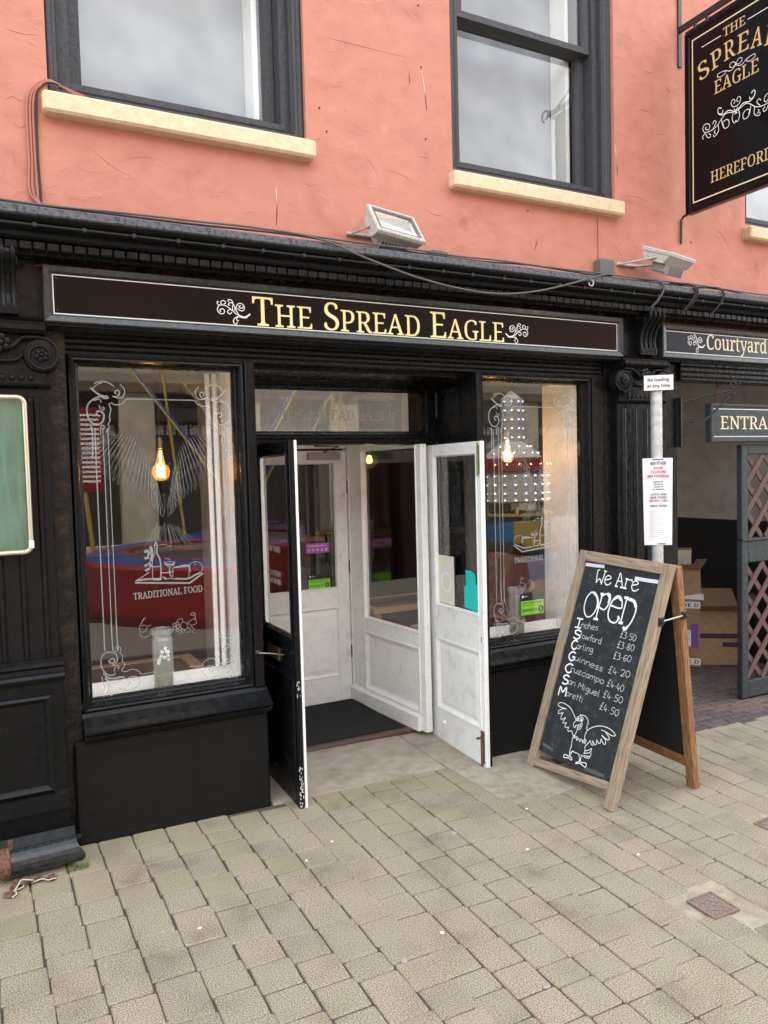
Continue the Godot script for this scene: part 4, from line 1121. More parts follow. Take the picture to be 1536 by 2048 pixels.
func build_pub() -> void:
	var pub := thing("pub_building", "coral rendered pub with black timber shopfront and open double doors", "building")
	var g: Material = M.black_gloss
	# coral wall over the shopfront
	var W1 := [0.365, 1.668, 3.44, 5.5]
	var W2 := [2.617, 3.93, 3.425, 5.5]
	var W3 := [5.262, 6.575, 3.425, 5.5]
	mi(pub, "rendered_wall", wall_mesh(-1.6, 9.0, 2.60, 6.6, 0.0, -0.29, [W1, W2, W3]), M.coral_render)
	sash_window(pub, W1[0], W1[1], W1[2], "sash_window")
	sash_window(pub, W2[0], W2[1], W2[2], "sash_window")
	sash_window(pub, W3[0], W3[1], W3[2], "sash_window")
	# nails, hooks and stains left in the render
	var bits := node3(pub, "wall_fixings")
	for q in [[0.16, 3.55], [1.75, 3.62], [1.79, 3.50], [2.40, 4.33], [2.41, 3.98], [2.43, 3.57], [3.18, 3.25], [4.67, 3.22]]:
		mi(bits, "nail", lathe_mesh([Vector2(0.0, 0.010), Vector2(0.004, 0.008), Vector2(0.005, 0.0)], 7), M.iron_rust, Vector3(q[0], q[1], 0.0), Vector3(90, 0, 0))
	# ridges left by the trowel, and gouges that show the older pale coat
	for r in RIDGES:
		var pts := []
		for i in range(0, r.size(), 2):
			pts.append(Vector3(r[i] * 0.001, r[i + 1] * 0.001, -0.001))
		var c3 := curve3(pts, 4)
		var rad := []
		for i in c3.size():
			rad.append(0.0022 * sin(PI * (i + 0.5) / c3.size()) + 0.0012)
		mi(bits, "trowel_ridge", tube_mesh(c3, rad, 6), M.coral_render)
	for r in GOUGES:
		var p2 := []
		for i in range(0, r.size(), 2):
			p2.append(Vector2(r[i] * 0.001, r[i + 1] * 0.001))
		var gs := begin()
		ribbon(gs, curve2(p2, 3), 0.006, 0.0012, true)
		mi(bits, "gouge", gs.commit(), M.iron_rust if r[0] % 2 == 0 else M.sill_cream)
	# cornice with dentils
	var cor := node3(pub, "cornice")
	var cp := [Vector2(0.002, 2.622), Vector2(0.16, 2.622), Vector2(0.16, 2.672), Vector2(0.222, 2.674), Vector2(0.236, 2.682), Vector2(0.243, 2.693), Vector2(0.236, 2.704), Vector2(0.225, 2.708), Vector2(0.232, 2.716), Vector2(0.252, 2.732), Vector2(0.272, 2.742), Vector2(0.286, 2.752), Vector2(0.286, 2.757), Vector2(0.002, 2.757)]
	mi(cor, "moulding", moulding(cp, -0.9, 8.5), g)
	mi(cor, "lead_edge", moulding([Vector2(0.002, 2.7575), Vector2(0.294, 2.7575), Vector2(0.302, 2.763), Vector2(0.302, 2.792), Vector2(0.296, 2.798), Vector2(0.002, 2.822)], -0.9, 8.5), M.peeling_lead)
	var dm := cbox(Vector3(0.0515, 0.036, 0.056), 0.004)
	for i in 118:
		mi(cor, "dentil", dm, g, Vector3(-0.12 + i * 0.0572, 2.6505 + 0.0004 * ((i * 7) % 5), 0.1862))
	# boarding behind the fascia signs and over the windows
	mi(pub, "fascia_backing", box_mesh(Vector3(-0.9, 2.34, -0.28), Vector3(8.5, 2.60, 0.06)), g)
	mi(pub, "frieze_board", box_mesh(Vector3(0.386, 2.2155, -0.12), Vector3(3.812, 2.322, -0.015)), g)
	mi(pub, "soffit", moulding([Vector2(-0.12, 2.323), Vector2(0.10, 2.323), Vector2(0.10, 2.339), Vector2(-0.12, 2.339)], 0.30, 3.87), g)
	for k in 5:
		mi(pub, "soffit_bead", moulding([Vector2(0.0, 0.0), Vector2(0.006, -0.006), Vector2(0.012, 0.0)], 0.30, 3.87), g, Vector3(0, 2.3228, -0.012 + k * 0.02))
	for k in 3:
		mi(pub, "frieze_bead", moulding([Vector2(0.0, 0.0), Vector2(0.008, 0.006), Vector2(0.0, 0.014)], 0.39, 3.80), g, Vector3(0, 2.228 + k * 0.028, -0.0148))
	# pilasters
	pilaster(pub, 0.108, 0.192, true, -0.14, 0.386)
	pilaster(pub, 4.092, 0.214, false, 3.812, 4.512)
	# shop windows with moulded sills on rendered stall risers
	shop_window(pub, 0.398, 1.272, 0.448, 1.240, true)
	shop_window(pub, 2.788, 3.706, 2.872, 3.652, false)
	var sill := [Vector2(-0.12, 0.325), Vector2(0.045, 0.325), Vector2(0.05, 0.336), Vector2(0.072, 0.342), Vector2(0.082, 0.353), Vector2(0.072, 0.364), Vector2(0.078, 0.37), Vector2(0.092, 0.374), Vector2(0.093, 0.384), Vector2(0.06, 0.402), Vector2(0.01, 0.437), Vector2(-0.005, 0.454), Vector2(-0.12, 0.4545)]
	var ends := [[0.388, 1.335], [2.762, 3.81]]
	for e in ends:
		mi(pub, "window_sill", moulding(sill, e[0], e[1]), g)
		var st := begin()
		cbx(st, Vector3(e[0] - 0.05, G(e[0], 0) - 0.1, -0.13), Vector3(e[1] - 0.006, 0.326, 0.028), 0.012)
		mi(pub, "stall_riser", st.commit(), M.black_masonry)
	mi(pub, "mullion_post", cbox(Vector3(0.052, 1.76, 0.13), 0.004), g, Vector3(1.2985, 1.335, -0.06))
	mi(pub, "mullion_post", cbox(Vector3(0.03, 1.76, 0.13), 0.004), g, Vector3(2.7725, 1.335, -0.06))
	mi(pub, "window_jamb", box_mesh(Vector3(3.7065, 0.455, -0.12), Vector3(3.812, 2.2152, -0.004)), g)
	# porch: panelled cheeks, soffit, frame and transom light
	for s in [0, 1]:
		var x := 1.335 if s == 0 else 2.762
		var ch := node3(pub, "porch_cheek")
		var xo := x - 0.012 if s == 0 else x
		mi(ch, "board", box_mesh(Vector3(xo, G(x, -0.3) - 0.05, -0.56), Vector3(xo + 0.012, 2.2, -0.131)), g)
		for yy in [[0.0, 1.1], [1.25, 1.82], [1.95, 2.15]]:
			var pm := mi(ch, "cheek_panel", frame_mesh(-0.15, 0.15, yy[0], yy[1], [[0.0, 0.0], [0.0, 0.010], [0.012, 0.012], [0.02, 0.004], [0.03, 0.002]], true), g)
			pm.rotation_degrees = Vector3(0, 90 if s == 0 else -90, 0)
			pm.position = Vector3(x + 0.0002 if s == 0 else x - 0.0002, 0, -0.34)
	mi(pub, "porch_soffit", box_mesh(Vector3(1.335, 2.201, -0.62), Vector3(2.762, 2.214, -0.121)), g)
	for k in 9:
		mi(pub, "soffit_board", box_mesh(Vector3(1.336, 2.192, -0.166 - k * 0.042), Vector3(2.761, 2.2008, -0.128 - k * 0.042)), g)
	var df := begin()
	bx(df, Vector3(1.3355, -0.28, -0.62), Vector3(1.44, 2.19, -0.50))
	bx(df, Vector3(2.705, -0.28, -0.62), Vector3(2.7615, 2.19, -0.50))
	bx(df, Vector3(1.4405, 1.79, -0.62), Vector3(2.7045, 1.845, -0.50))
	bx(df, Vector3(1.4405, 2.16, -0.62), Vector3(2.7045, 2.1905, -0.50))
	mi(pub, "door_frame", df.commit(), g)
	var tl := node3(pub, "transom_light")
	mi(tl, "bead", frame_mesh(1.441, 2.704, 1.845, 2.16, [[0.0, -0.51], [0.006, -0.495], [0.016, -0.497], [0.022, -0.515], [0.03, -0.53]]), g)
	mi(tl, "lower_bead", moulding([Vector2(-0.5, 1.80), Vector2(-0.488, 1.805), Vector2(-0.484, 1.818), Vector2(-0.49, 1.83), Vector2(-0.5, 1.834)], 1.441, 2.704), g)
	mi(tl, "pane", box_mesh(Vector3(1.45, 1.85, -0.538), Vector3(2.695, 2.155, -0.533)), M.glass)
	letters(tl, "etched_lettering", "THE SPREAD EAGLE", "Droid Serif", 0.065, 0.80, Vector3(1.66, 1.945, -0.531), M.etched_faint, Vector3.ZERO, true)
	var te := begin()
	append_mesh(te, drawing(FLOURISH, 0.001, false, 4), Transform3D(Basis.from_scale(Vector3(1.0, 1.2, 1)), Vector3(1.72, 2.03, 0)))
	append_mesh(te, drawing(FLOURISH, 0.001, true, 4), Transform3D(Basis.from_scale(Vector3(1.0, 1.2, 1)), Vector3(2.40, 2.03, 0)))
	mi(tl, "etched_scrolls", te.commit(), M.etched_faint, Vector3(0, 0, -0.5312))
	# timber threshold
	var th := begin()
	cbx(th, Vector3(1.441, -0.30, -0.64), Vector3(2.704, -0.172, -0.575), 0.006)
	mi(pub, "door_threshold", th.commit(), M.dark_timber)
	# outer doors, hooked back
	var ld := door_leaf(pub, Vector3(1.450, -0.222, -0.515), -90.0, g, M.white_gloss, "door")
	ld.set_meta("label", "black outer door leaf hooked open, glass over a panel")
	var slot := node3(ld, "letter_plate")
	mi(slot, "flap", cbox(Vector3(0.16, 0.05, 0.006), 0.002), M.iron_rust, Vector3(0.33, 0.815, 0.004))
	mi(slot, "surround", frame_mesh(0.24, 0.42, 0.78, 0.85, [[0.0, 0.0], [0.0, 0.009], [0.008, 0.009], [0.012, 0.006]]), M.brass_dull)
	var ch2 := begin()
	rng.seed = 77
	for i in 46:
		var yy := rng.randf_range(0.02, 0.24) if i < 34 else rng.randf_range(0.62, 0.74)
		var zz := rng.randf_range(-0.026, -0.004)
		bx(ch2, Vector3(0.6648, yy, zz), Vector3(0.6656, yy + rng.randf_range(0.003, 0.016), zz + rng.randf_range(0.002, 0.005)))
	mi(ld, "paint_chips", ch2.commit(), M.white_satin).set_meta("kind", "stuff")
	letters(ld, "glass_lettering", "FINE BEERS", "Droid Sans", 0.03, 0.20, Vector3(0.22, 1.39, -0.0195), M.etched_faint)
	letters(ld, "glass_lettering", "EXTENSIVE", "Droid Sans", 0.03, 0.20, Vector3(0.22, 1.25, -0.0195), M.etched_faint)
	letters(ld, "glass_lettering", "BAR MENU", "Droid Sans", 0.03, 0.20, Vector3(0.22, 1.205, -0.0195), M.etched_faint)
	var rd := door_leaf(pub, Vector3(2.690, -0.232, -0.515), -91.5, M.white_gloss, g, "door")
	rd.set_meta("label", "white inner face of the outer door leaf standing open, glass over a panel")
	mi(rd, "paper_sheet", box_mesh(Vector3(0.10, 0.955, -0.0195), Vector3(0.30, 1.275, -0.0185)), M.paper_cream)
	mi(rd, "paper_emblem", lathe_mesh([Vector2(0.05, 0.0), Vector2(0.062, 0.0006), Vector2(0.072, 0.0)], 18), M.paper, Vector3(0.20, 1.10, -0.0182), Vector3(90, 0, 0))
	mi(rd, "teal_sticker", prism([Vector2(0.42, 0.965), Vector2(0.604, 0.952), Vector2(0.604, 1.12), Vector2(0.555, 1.125), Vector2(0.55, 1.19), Vector2(0.50, 1.205), Vector2(0.44, 1.205), Vector2(0.445, 1.105), Vector2(0.42, 1.10)], 0.001), M.sticker_teal, Vector3(0, 0, -0.0195))
	var bolt := node3(rd, "top_bolt")
	mi(bolt, "bolt_plate", cbox(Vector3(0.024, 0.17, 0.004), 0.001), M.sticker_green_dark, Vector3(0.645, 1.90, 0.003))
	mi(bolt, "bolt_rod", tube_mesh([Vector3(0.645, 1.80, 0.010), Vector3(0.645, 2.0, 0.010)], 0.006, 8), M.brass_dull)
	var bb := node3(rd, "bottom_bolt")
	mi(bb, "bolt_plate", cbox(Vector3(0.04, 0.20, 0.004), 0.001), M.iron_rust, Vector3(0.632, 0.125, 0.003))
	mi(bb, "bolt_rod", tube_mesh([Vector3(0.634, 0.0, 0.011), Vector3(0.634, 0.20, 0.011)], 0.008, 8), M.iron_rust)
	mi(bb, "bolt_knob", lathe_mesh([Vector2(0.0, 0.03), Vector2(0.008, 0.028), Vector2(0.009, 0.02), Vector2(0.005, 0.0)], 8), M.iron_rust, Vector3(0.618, 0.18, 0.008), Vector3(90, 0, 0))
	mi(rd, "keyhole", prism([Vector2(-0.004, -0.02), Vector2(0.004, -0.02), Vector2(0.003, 0.0), Vector2(0.006, 0.006), Vector2(0.0, 0.012), Vector2(-0.006, 0.006), Vector2(-0.003, 0.0)], 0.0006), M.sticker_black, Vector3(0.638, 0.80, 0.0002))
	mi(rd, "hold_back_eye", lathe_mesh([Vector2(0.0, 0.02), Vector2(0.012, 0.018), Vector2(0.014, 0.008), Vector2(0.02, 0.0)], 10), M.white_gloss, Vector3(0.17, 0.15, 0.0), Vector3(90, 0, 0))
	# pull handle on the far face, seen through the glass
	mi(rd, "pull_handle", tube_mesh(curve3([Vector3(0.13, 1.24, -0.06), Vector3(0.13, 1.27, -0.085), Vector3(0.13, 1.42, -0.09), Vector3(0.13, 1.56, -0.085), Vector3(0.13, 1.60, -0.06)], 5), 0.010, 8), M.iron_black)
	# white lobby: inner door, glazed side screen, mat well
	var lob := node3(pub, "lobby")
	mi(lob, "floor", box_mesh(Vector3(1.33, -0.30, -1.60), Vector3(2.77, -0.1755, -0.6405)), M.room_dado)
	mi(lob, "ceiling", box_mesh(Vector3(1.33, 2.2, -1.56), Vector3(2.77, 2.23, -0.621)), M.white_satin)
	mi(lob, "left_wall", box_mesh(Vector3(1.38, -0.175, -1.46), Vector3(1.425, 2.2, -0.621)), M.white_gloss)
	var hd := begin()
	bx(hd, Vector3(1.4255, 1.80, -1.53), Vector3(2.60, 2.1995, -1.47))
	bx(hd, Vector3(1.4255, -0.175, -1.53), Vector3(1.76, 1.80, -1.47))
	bx(hd, Vector3(2.528, -0.175, -1.53), Vector3(2.60, 1.80, -1.44))
	mi(lob, "door_lining", hd.commit(), M.white_gloss)
	var idr := node3(pub, "door", Vector3(1.762, -0.172, -1.455))
	idr.set_meta("label", "white inner lobby door with rating stickers on its glass")
	var iw := 0.762
	for r in [["stile", 0.0, 0.1, 0.0, 1.955], ["stile", iw - 0.098, iw, 0.0, 1.955], ["bottom_rail", 0.1005, iw - 0.0985, 0.0, 0.20], ["lock_rail", 0.1005, iw - 0.0985, 0.74, 0.885], ["top_rail", 0.1005, iw - 0.0985, 1.865, 1.955]]:
		var st := begin()
		cbx(st, Vector3(r[1], r[3], -0.045), Vector3(r[2], r[4], 0.0), 0.003)
		mi(idr, r[0], st.commit(), M.white_gloss)
	mi(idr, "panel", frame_mesh(0.1, iw - 0.098, 0.20, 0.74, [[-0.004, 0.001], [0.004, 0.004], [0.012, -0.008], [0.02, -0.012], [0.03, -0.012], [0.06, -0.005]], true), M.white_gloss)
	mi(idr, "pane", box_mesh(Vector3(0.095, 0.88, -0.024), Vector3(iw - 0.093, 1.87, -0.019)), M.glass)
	mi(idr, "glazing_bead", frame_mesh(0.1, iw - 0.098, 0.885, 1.865, [[-0.005, 0.001], [0.0, 0.005], [0.006, 0.003], [0.012, -0.018]]), M.white_gloss)
	for hy in [0.33, 1.0, 1.62]:
		mi(idr, "hinge", tube_mesh([Vector3(iw + 0.002, hy, 0.003), Vector3(iw + 0.002, hy + 0.1, 0.003)], 0.006, 6), M.iron_rust)
	var cl := node3(idr, "door_closer")
	mi(cl, "closer_body", cbox(Vector3(0.26, 0.055, 0.05), 0.004), M.lamp_grey, Vector3(0.565, 1.91, 0.026))
	mi(cl, "closer_arm", tube_mesh([Vector3(0.56, 1.945, 0.035), Vector3(0.68, 1.985, 0.06), Vector3(0.49, 1.99, 0.02)], 0.006, 5), M.iron_rust)
	var s1 := node3(idr, "rating_sticker", Vector3(0.412, 1.172, -0.0175))
	mi(s1, "backing", box_mesh(Vector3(0, 0, 0), Vector3(0.195, 0.075, 0.001)), M.sticker_purple)
	for k in 5:
		mi(s1, "star", star(0.012 if k < 4 else 0.016, 0.0006), M.sticker_pink, Vector3(0.024 + k * 0.036, 0.024, 0.0011))
	mi(s1, "print", box_mesh(Vector3(0.02, 0.052, 0.001), Vector3(0.17, 0.058, 0.0014)), M.sticker_pink)
	rating(idr, Vector3(0.425, 0.895, -0.0175), 0.178, 0.092)
	# side screen
	var a := Vector3(2.535, 0, -1.45)
	var sc := node3(pub, "side_screen", a, Vector3(0, -86.0, 0))
	for r in [["post", 0.0, 0.20, -0.172, 2.199], ["post", 0.945, 1.005, -0.172, 1.788], ["sill_rail", 0.2005, 0.9445, 0.40, 0.50], ["bottom_rail", 0.2005, 0.9445, -0.172, -0.05], ["top_rail", 0.2005, 0.80, 1.78, 2.199], ["head_rail", 0.8005, 0.9445, 1.775, 1.788]]:
		var st := begin()
		cbx(st, Vector3(r[1], r[3], -0.05), Vector3(r[2], r[4], 0.0), 0.004)
		mi(sc, r[0], st.commit(), M.white_gloss)
	mi(sc, "panel", frame_mesh(0.2, 0.945, -0.05, 0.40, [[-0.004, 0.001], [0.0, 0.010], [0.012, 0.008], [0.03, -0.012], [0.045, -0.016]], true), M.white_gloss)
	mi(sc, "skirting", moulding([Vector2(0.0, -0.172), Vector2(0.028, -0.172), Vector2(0.028, -0.075), Vector2(0.012, -0.055), Vector2(0.0, -0.052)], 0.0, 0.944), M.white_gloss)
	mi(sc, "pane", box_mesh(Vector3(0.195, 0.495, -0.03), Vector3(0.95, 1.785, -0.025)), M.glass)
	mi(sc, "glazing_bead", frame_mesh(0.2, 0.945, 0.50, 1.78, [[-0.006, 0.001], [0.0, 0.007], [0.008, 0.005], [0.016, -0.022]]), M.white_gloss)
	# food hygiene sticker inside the right-hand window
	rating(pub, Vector3(3.142, 0.628, -0.0905), 0.190, 0.118)
	# quiet neighbours: the bay left of the pilaster and the bay past the passage
	mi(pub, "side_bay", box_mesh(Vector3(-1.6, -0.4, -0.29), Vector3(-0.142, 2.345, -0.03)), g)

func star(r: float, depth: float) -> ArrayMesh:
	var p := []
	for k in 10:
		var q := r if k % 2 == 0 else r * 0.42
		p.append(Vector2(sin(TAU * k / 10.0) * q, cos(TAU * k / 10.0) * q))
	return prism(p, depth)

func disc(r: float, depth: float, seg := 16) -> ArrayMesh:
	var p := []
	for k in seg:
		p.append(Vector2(cos(TAU * k / seg), sin(TAU * k / seg)) * r)
	return prism(p, depth)

func rating(parent: Node3D, at: Vector3, w: float, h: float) -> void:
	var s := node3(parent, "hygiene_sticker", at)
	mi(s, "backing", box_mesh(Vector3(-0.004, -0.004, -0.001), Vector3(w + 0.004, h * 1.22, 0.0)), M.sticker_black)
	mi(s, "green_panel", box_mesh(Vector3(0, 0, 0.0004), Vector3(w, h * 0.8, 0.0012)), M.sticker_green)
	letters(s, "lettering", "FOOD HYGIENE RATING", "Droid Sans", h * 0.10, w * 0.88, Vector3(w * 0.05, h * 0.63, 0.0016), M.sticker_green_dark, Vector3.ZERO, true)
	mi(s, "rule", box_mesh(Vector3(w * 0.04, h * 0.52, 0.0012), Vector3(w * 0.9, h * 0.55, 0.0016)), M.sticker_green_dark)
	for k in 5:
		var o := mi(s, "score_ring", disc(h * 0.10, 0.0006), M.sticker_green_dark, Vector3(w * (0.10 + 0.135 * k), h * 0.26, 0.0013))
		o.scale = Vector3(1, 1, 1)
		letters(s, "score_digit", str(k), "Droid Sans", h * 0.11, h * 0.08, Vector3(w * (0.10 + 0.135 * k) - h * 0.04, h * 0.205, 0.0022), M.sticker_green)
	mi(s, "score_disc", disc(h * 0.2, 0.0006), M.sticker_black, Vector3(w * 0.86, h * 0.28, 0.0013))
	letters(s, "score_digit", "5", "Droid Sans", h * 0.22, h * 0.15, Vector3(w * 0.86 - h * 0.075, h * 0.17, 0.0022), M.sticker_green, Vector3.ZERO, true)
	var b := mi(s, "agency_mark", disc(h * 0.06, 0.0006), M.paper, Vector3(w * 0.08, h * 1.05, 0.0004))
	b.scale = Vector3(1, 1.3, 1)
	mi(s, "agency_print", box_mesh(Vector3(w * 0.14, h * 1.02, 0.0002), Vector3(w * 0.28, h * 1.07, 0.0006)), M.paper_print_pale)

# ---------------------------------------------------------------- signs and fittings
func sign_board(called: String, label: String, x0: float, x1: float, y0: float, y1: float, panel: Material) -> Node3D:
	var s := thing(called, label, "sign", Vector3((x0 + x1) / 2, y0, 0.0))
	var w := (x1 - x0) / 2
	var h := y1 - y0
	mi(s, "frame", frame_mesh(-w, w, 0, h, [[0.0, 0.062], [0.0, 0.118], [0.006, 0.124], [0.03, 0.120], [0.034, 0.116], [0.04, 0.106]]), M.charcoal_paint)
	mi(s, "panel", box_mesh(Vector3(-w + 0.036, 0.036, 0.062), Vector3(w - 0.036, h - 0.036, 0.1045)), panel)
	mi(s, "border_line", frame_mesh(-w + 0.043, w - 0.043, 0.041, h - 0.041, [[0.0, 0.105], [0.0046, 0.105]]), M.sign_line)
	for q in [[-1, 0], [1, 0], [-1, 1], [1, 1]]:
		mi(s, "screw", lathe_mesh([Vector2(0.0, 0.004), Vector2(0.004, 0.003), Vector2(0.005, 0.0)], 8), M.iron_black, Vector3(q[0] * (w - 0.062), 0.06 if q[1] == 0 else h - 0.06, 0.1045), Vector3(90, 0, 0))
	return s

func build_signs() -> void:
	# long name board
	var s := sign_board("fascia_sign", "long black fascia sign with cream serif name over the pub doors", 0.292, 3.877, 2.336, 2.600, M.sign_panel)
	var ox := (0.292 + 3.877) / 2
	var oy := 2.336
	var words := [["T", "HE"], ["S", "PREAD"], ["E", "AGLE"]]
	var x := 0.0
	var run := []
	for w in words:
		var big := text_mesh(w[0], "Droid Serif", 0.148)
		var small := text_mesh(w[1], "Droid Serif", 0.116)
		run.append([w[0], 0.148, x, big.get_aabb().size.x])
		x += big.get_aabb().size.x + 0.012
		run.append([w[1], 0.116, x, small.get_aabb().size.x])
		x += small.get_aabb().size.x + 0.075
	var k := 1.605 / (x - 0.075)
	for r in run:
		letters(s, "lettering", r[0], "Droid Serif", r[1], r[3] * k, Vector3(1.292 + r[2] * k - ox, 2.386 - oy, 0.1055), M.sign_cream)
	mi(s, "scroll_ornament", drawing(FLOURISH, 0.0011, false, 5, 0.0006), M.sign_white, Vector3(1.285 - ox, 2.386 - oy, 0.1052))
	mi(s, "scroll_ornament", drawing(FLOURISH, 0.0011, true, 5, 0.0006), M.sign_white, Vector3(2.905 - ox, 2.384 - oy, 0.1052))
	# courtyard board over the passage
	var c := sign_board("courtyard_sign", "dark fascia sign with a blue reflection painted in, reading Courtyard over the passage", 4.246, 6.70, 2.352, 2.585, M.sign_panel_blue_reflection)
	ox = (4.246 + 6.70) / 2
	mi(c, "scroll_ornament", drawing(FLOURISH, 0.0011, false, 5, 0.0006), M.sign_white, Vector3(4.69 - ox, 0.055, 0.1052))
	letters(c, "lettering", "Courtyard", "Droid Serif", 0.105, 0.66, Vector3(4.705 - ox, 0.082, 0.1055), M.sign_gold_pale)
	# hanging sign square to the wall
	var h := thing("hanging_sign", "black projecting pub sign with gold lettering hung from an iron bracket", "sign", Vector3(4.558, 3.195, 0.0))
	var iron: Material = M.iron_black
	mi(h, "wall_strap", box_mesh(Vector3(-0.016, 1.24, 0.001), Vector3(0.016, 2.2, 0.014)), iron)
	mi(h, "wall_strap_lower", tube_mesh([Vector3(0, 0.0, 0.01), Vector3(0, 0.165, 0.012), Vector3(0, 0.185, 0.03), Vector3(0, 0.20, 0.16)], 0.009, 6), iron)
	mi(h, "top_arm", box_mesh(Vector3(-0.010, 1.475, 0.014), Vector3(0.010, 1.515, 1.02)), iron)
	mi(h, "second_arm", tube_mesh([Vector3(0, 1.448, 0.06), Vector3(0, 1.448, 0.98)], 0.007, 6), iron)
	mi(h, "brace", tube_mesh(curve3([Vector3(0, 2.15, 0.02), Vector3(0, 1.9, 0.25), Vector3(0, 1.62, 0.7), Vector3(0, 1.50, 0.95)], 5), 0.009, 6), iron)
	var hook := []
	for i in 22:
		var a := -1.2 + i * 0.28
		var q := 0.055 * (1.0 - 0.025 * i)
		hook.append(Vector3(0, 1.51 + sin(a) * q, 1.06 + cos(a) * q))
	mi(h, "scroll_end", tube_mesh(hook, 0.008, 6), iron)
	for zz in [0.15, 0.25, 0.72, 0.82]:
		mi(h, "clamp", cbox(Vector3(0.03, 0.05, 0.022), 0.003), iron, Vector3(0, 1.445, zz))
	var face := node3(h, "board", Vector3(0, 0.178, 0.49), Vector3(0, -90, 0))
	var hw := 0.41
	var hh := 1.24
	mi(face, "body", cbox(Vector3(2 * hw, hh, 0.05), 0.006), M.charcoal_paint, Vector3(0, hh / 2, 0))
	mi(face, "painted_face", frame_mesh(-hw, hw, 0, hh, [[0.0, 0.0252], [0.0, 0.034], [0.012, 0.036], [0.032, 0.030], [0.036, 0.0265]], true), M.sign_panel)
	mi(face, "gold_border", frame_mesh(-hw + 0.058, hw - 0.058, 0.062, hh - 0.062, [[0.0, 0.0272], [0.009, 0.0272]]), M.sign_gold_pale)
	var y0 := 3.373
	letters(face, "lettering", "THE", "Droid Serif", 0.058, 0.165, Vector3(-0.095, 4.445 - y0, 0.0274), M.sign_gold)
	mi(face, "rule", box_mesh(Vector3(-0.27, 4.462 - y0, 0.027), Vector3(-0.115, 4.467 - y0, 0.0278)), M.sign_white)
	mi(face, "rule", box_mesh(Vector3(0.09, 4.462 - y0, 0.027), Vector3(0.245, 4.467 - y0, 0.0278)), M.sign_white)
	# arched name
	var name_w := "SPREAD"
	for i in 6:
		var t := (i - 2.5) / 2.5
		var lx := t * 0.245
		letters(face, "lettering", name_w[i], "Droid Serif", 0.118, 0.084, Vector3(lx - 0.039, 4.285 - y0 - 0.045 * t * t, 0.0274), M.sign_gold, Vector3(0, 0, -13.0 * t))
	mi(face, "loop_ornament", drawing(LOOP, 0.0012, false, 5), M.sign_white, Vector3(0, -y0, 0.0273))
	mi(face, "loop_ornament", drawing(LOOP, 0.0012, true, 5), M.sign_white, Vector3(0, -y0, 0.0275))
	letters(face, "lettering", "EAGLE", "Droid Serif", 0.086, 0.335, Vector3(-0.168, 4.103 - y0, 0.0274), M.sign_gold)
	mi(face, "scroll_ornament", drawing(ORNAMENT, 0.0015, false, 5), M.sign_white, Vector3(0, -y0, 0.0273))
	mi(face, "scroll_ornament", drawing(ORNAMENT, 0.0015, true, 5), M.sign_white, Vector3(0, -y0, 0.0276))
	letters(face, "lettering", "HEREFORD", "Droid Serif", 0.075, 0.46, Vector3(-0.20, 3.525 - y0, 0.0274), M.sign_gold)
	# entrance board on chains in the passage mouth
	var e := thing("entrance_sign", "dark green board reading ENTRANCE hung on chains in the passage", "sign", Vector3(5.40, 1.766, -0.02))
	mi(e, "body", cbox(Vector3(1.08, 0.292, 0.05), 0.003), M.gate_paint, Vector3(0, 0.146, 0))
	mi(e, "rim", frame_mesh(-0.54, 0.54, 0, 0.292, [[0.0, 0.0252], [0.004, 0.034], [0.02, 0.034], [0.028, 0.027], [0.036, 0.0258]]), M.gate_paint)
	mi(e, "rule", box_mesh(Vector3(-0.505, 0.247, 0.0256), Vector3(0.505, 0.252, 0.0268)), M.sign_white)
	mi(e, "rule", box_mesh(Vector3(-0.505, 0.040, 0.0256), Vector3(0.505, 0.045, 0.0268)), M.sign_white)
	letters(e, "lettering", "ENTRANCE", "Droid Serif", 0.098, 0.86, Vector3(-0.43, 0.098, 0.0258), M.sign_gold_pale)
	for cx in [-0.43, 0.43]:
		var chn := begin()
		for j in 8:
			var lk := []
			for i in 10:
				var a := TAU * i / 10.0
				var off := Vector3(cos(a) * 0.009, sin(a) * 0.017, 0)
				if j % 2 == 1:
					off = Vector3(0, off.y, off.x)
				lk.append(Vector3(cx, 0.305 + j * 0.026, 0) + off)
			tube(chn, lk, 0.003, 5, true)
		mi(e, "chain", chn.commit(), M.iron_rust)
	# wrought bracket on the pilaster flank
	var b := thing("lantern_bracket", "black wrought-iron scroll bracket beside the passage", "bracket", Vector3(4.535, 1.75, 0.02))
	var bt := begin()
	tube(bt, [Vector3(-0.02, 0.02, 0.0), Vector3(0.16, 0.19, 0.10), Vector3(0.33, 0.37, 0.19)], 0.008, 6)
	tube(bt, [Vector3(-0.022, 0.30, 0.0), Vector3(0.2, 0.36, 0.1), Vector3(0.33, 0.385, 0.19)], 0.006, 6)
	for q in [[Vector3(0.33, 0.42, 0.19), 0.04], [Vector3(0.30, 0.34, 0.18), 0.03], [Vector3(0.05, 0.16, 0.03), 0.035], [Vector3(0.01, 0.0, 0.0), 0.03]]:
		var sp := []
		for i in 20:
			var a := i * 0.42
			var rr: float = q[1] * (1.0 - i * 0.035)
			sp.append(q[0] + Vector3(cos(a) * rr * 0.87, sin(a) * rr, cos(a) * rr * 0.5))
		tube(bt, sp, 0.006, 5)
	mi(b, "scrollwork", bt.commit(), M.iron_black)
	mi(b, "back_plate", cbox(Vector3(0.012, 0.36, 0.04), 0.003), M.iron_black, Vector3(-0.017, 0.16, 0.0))

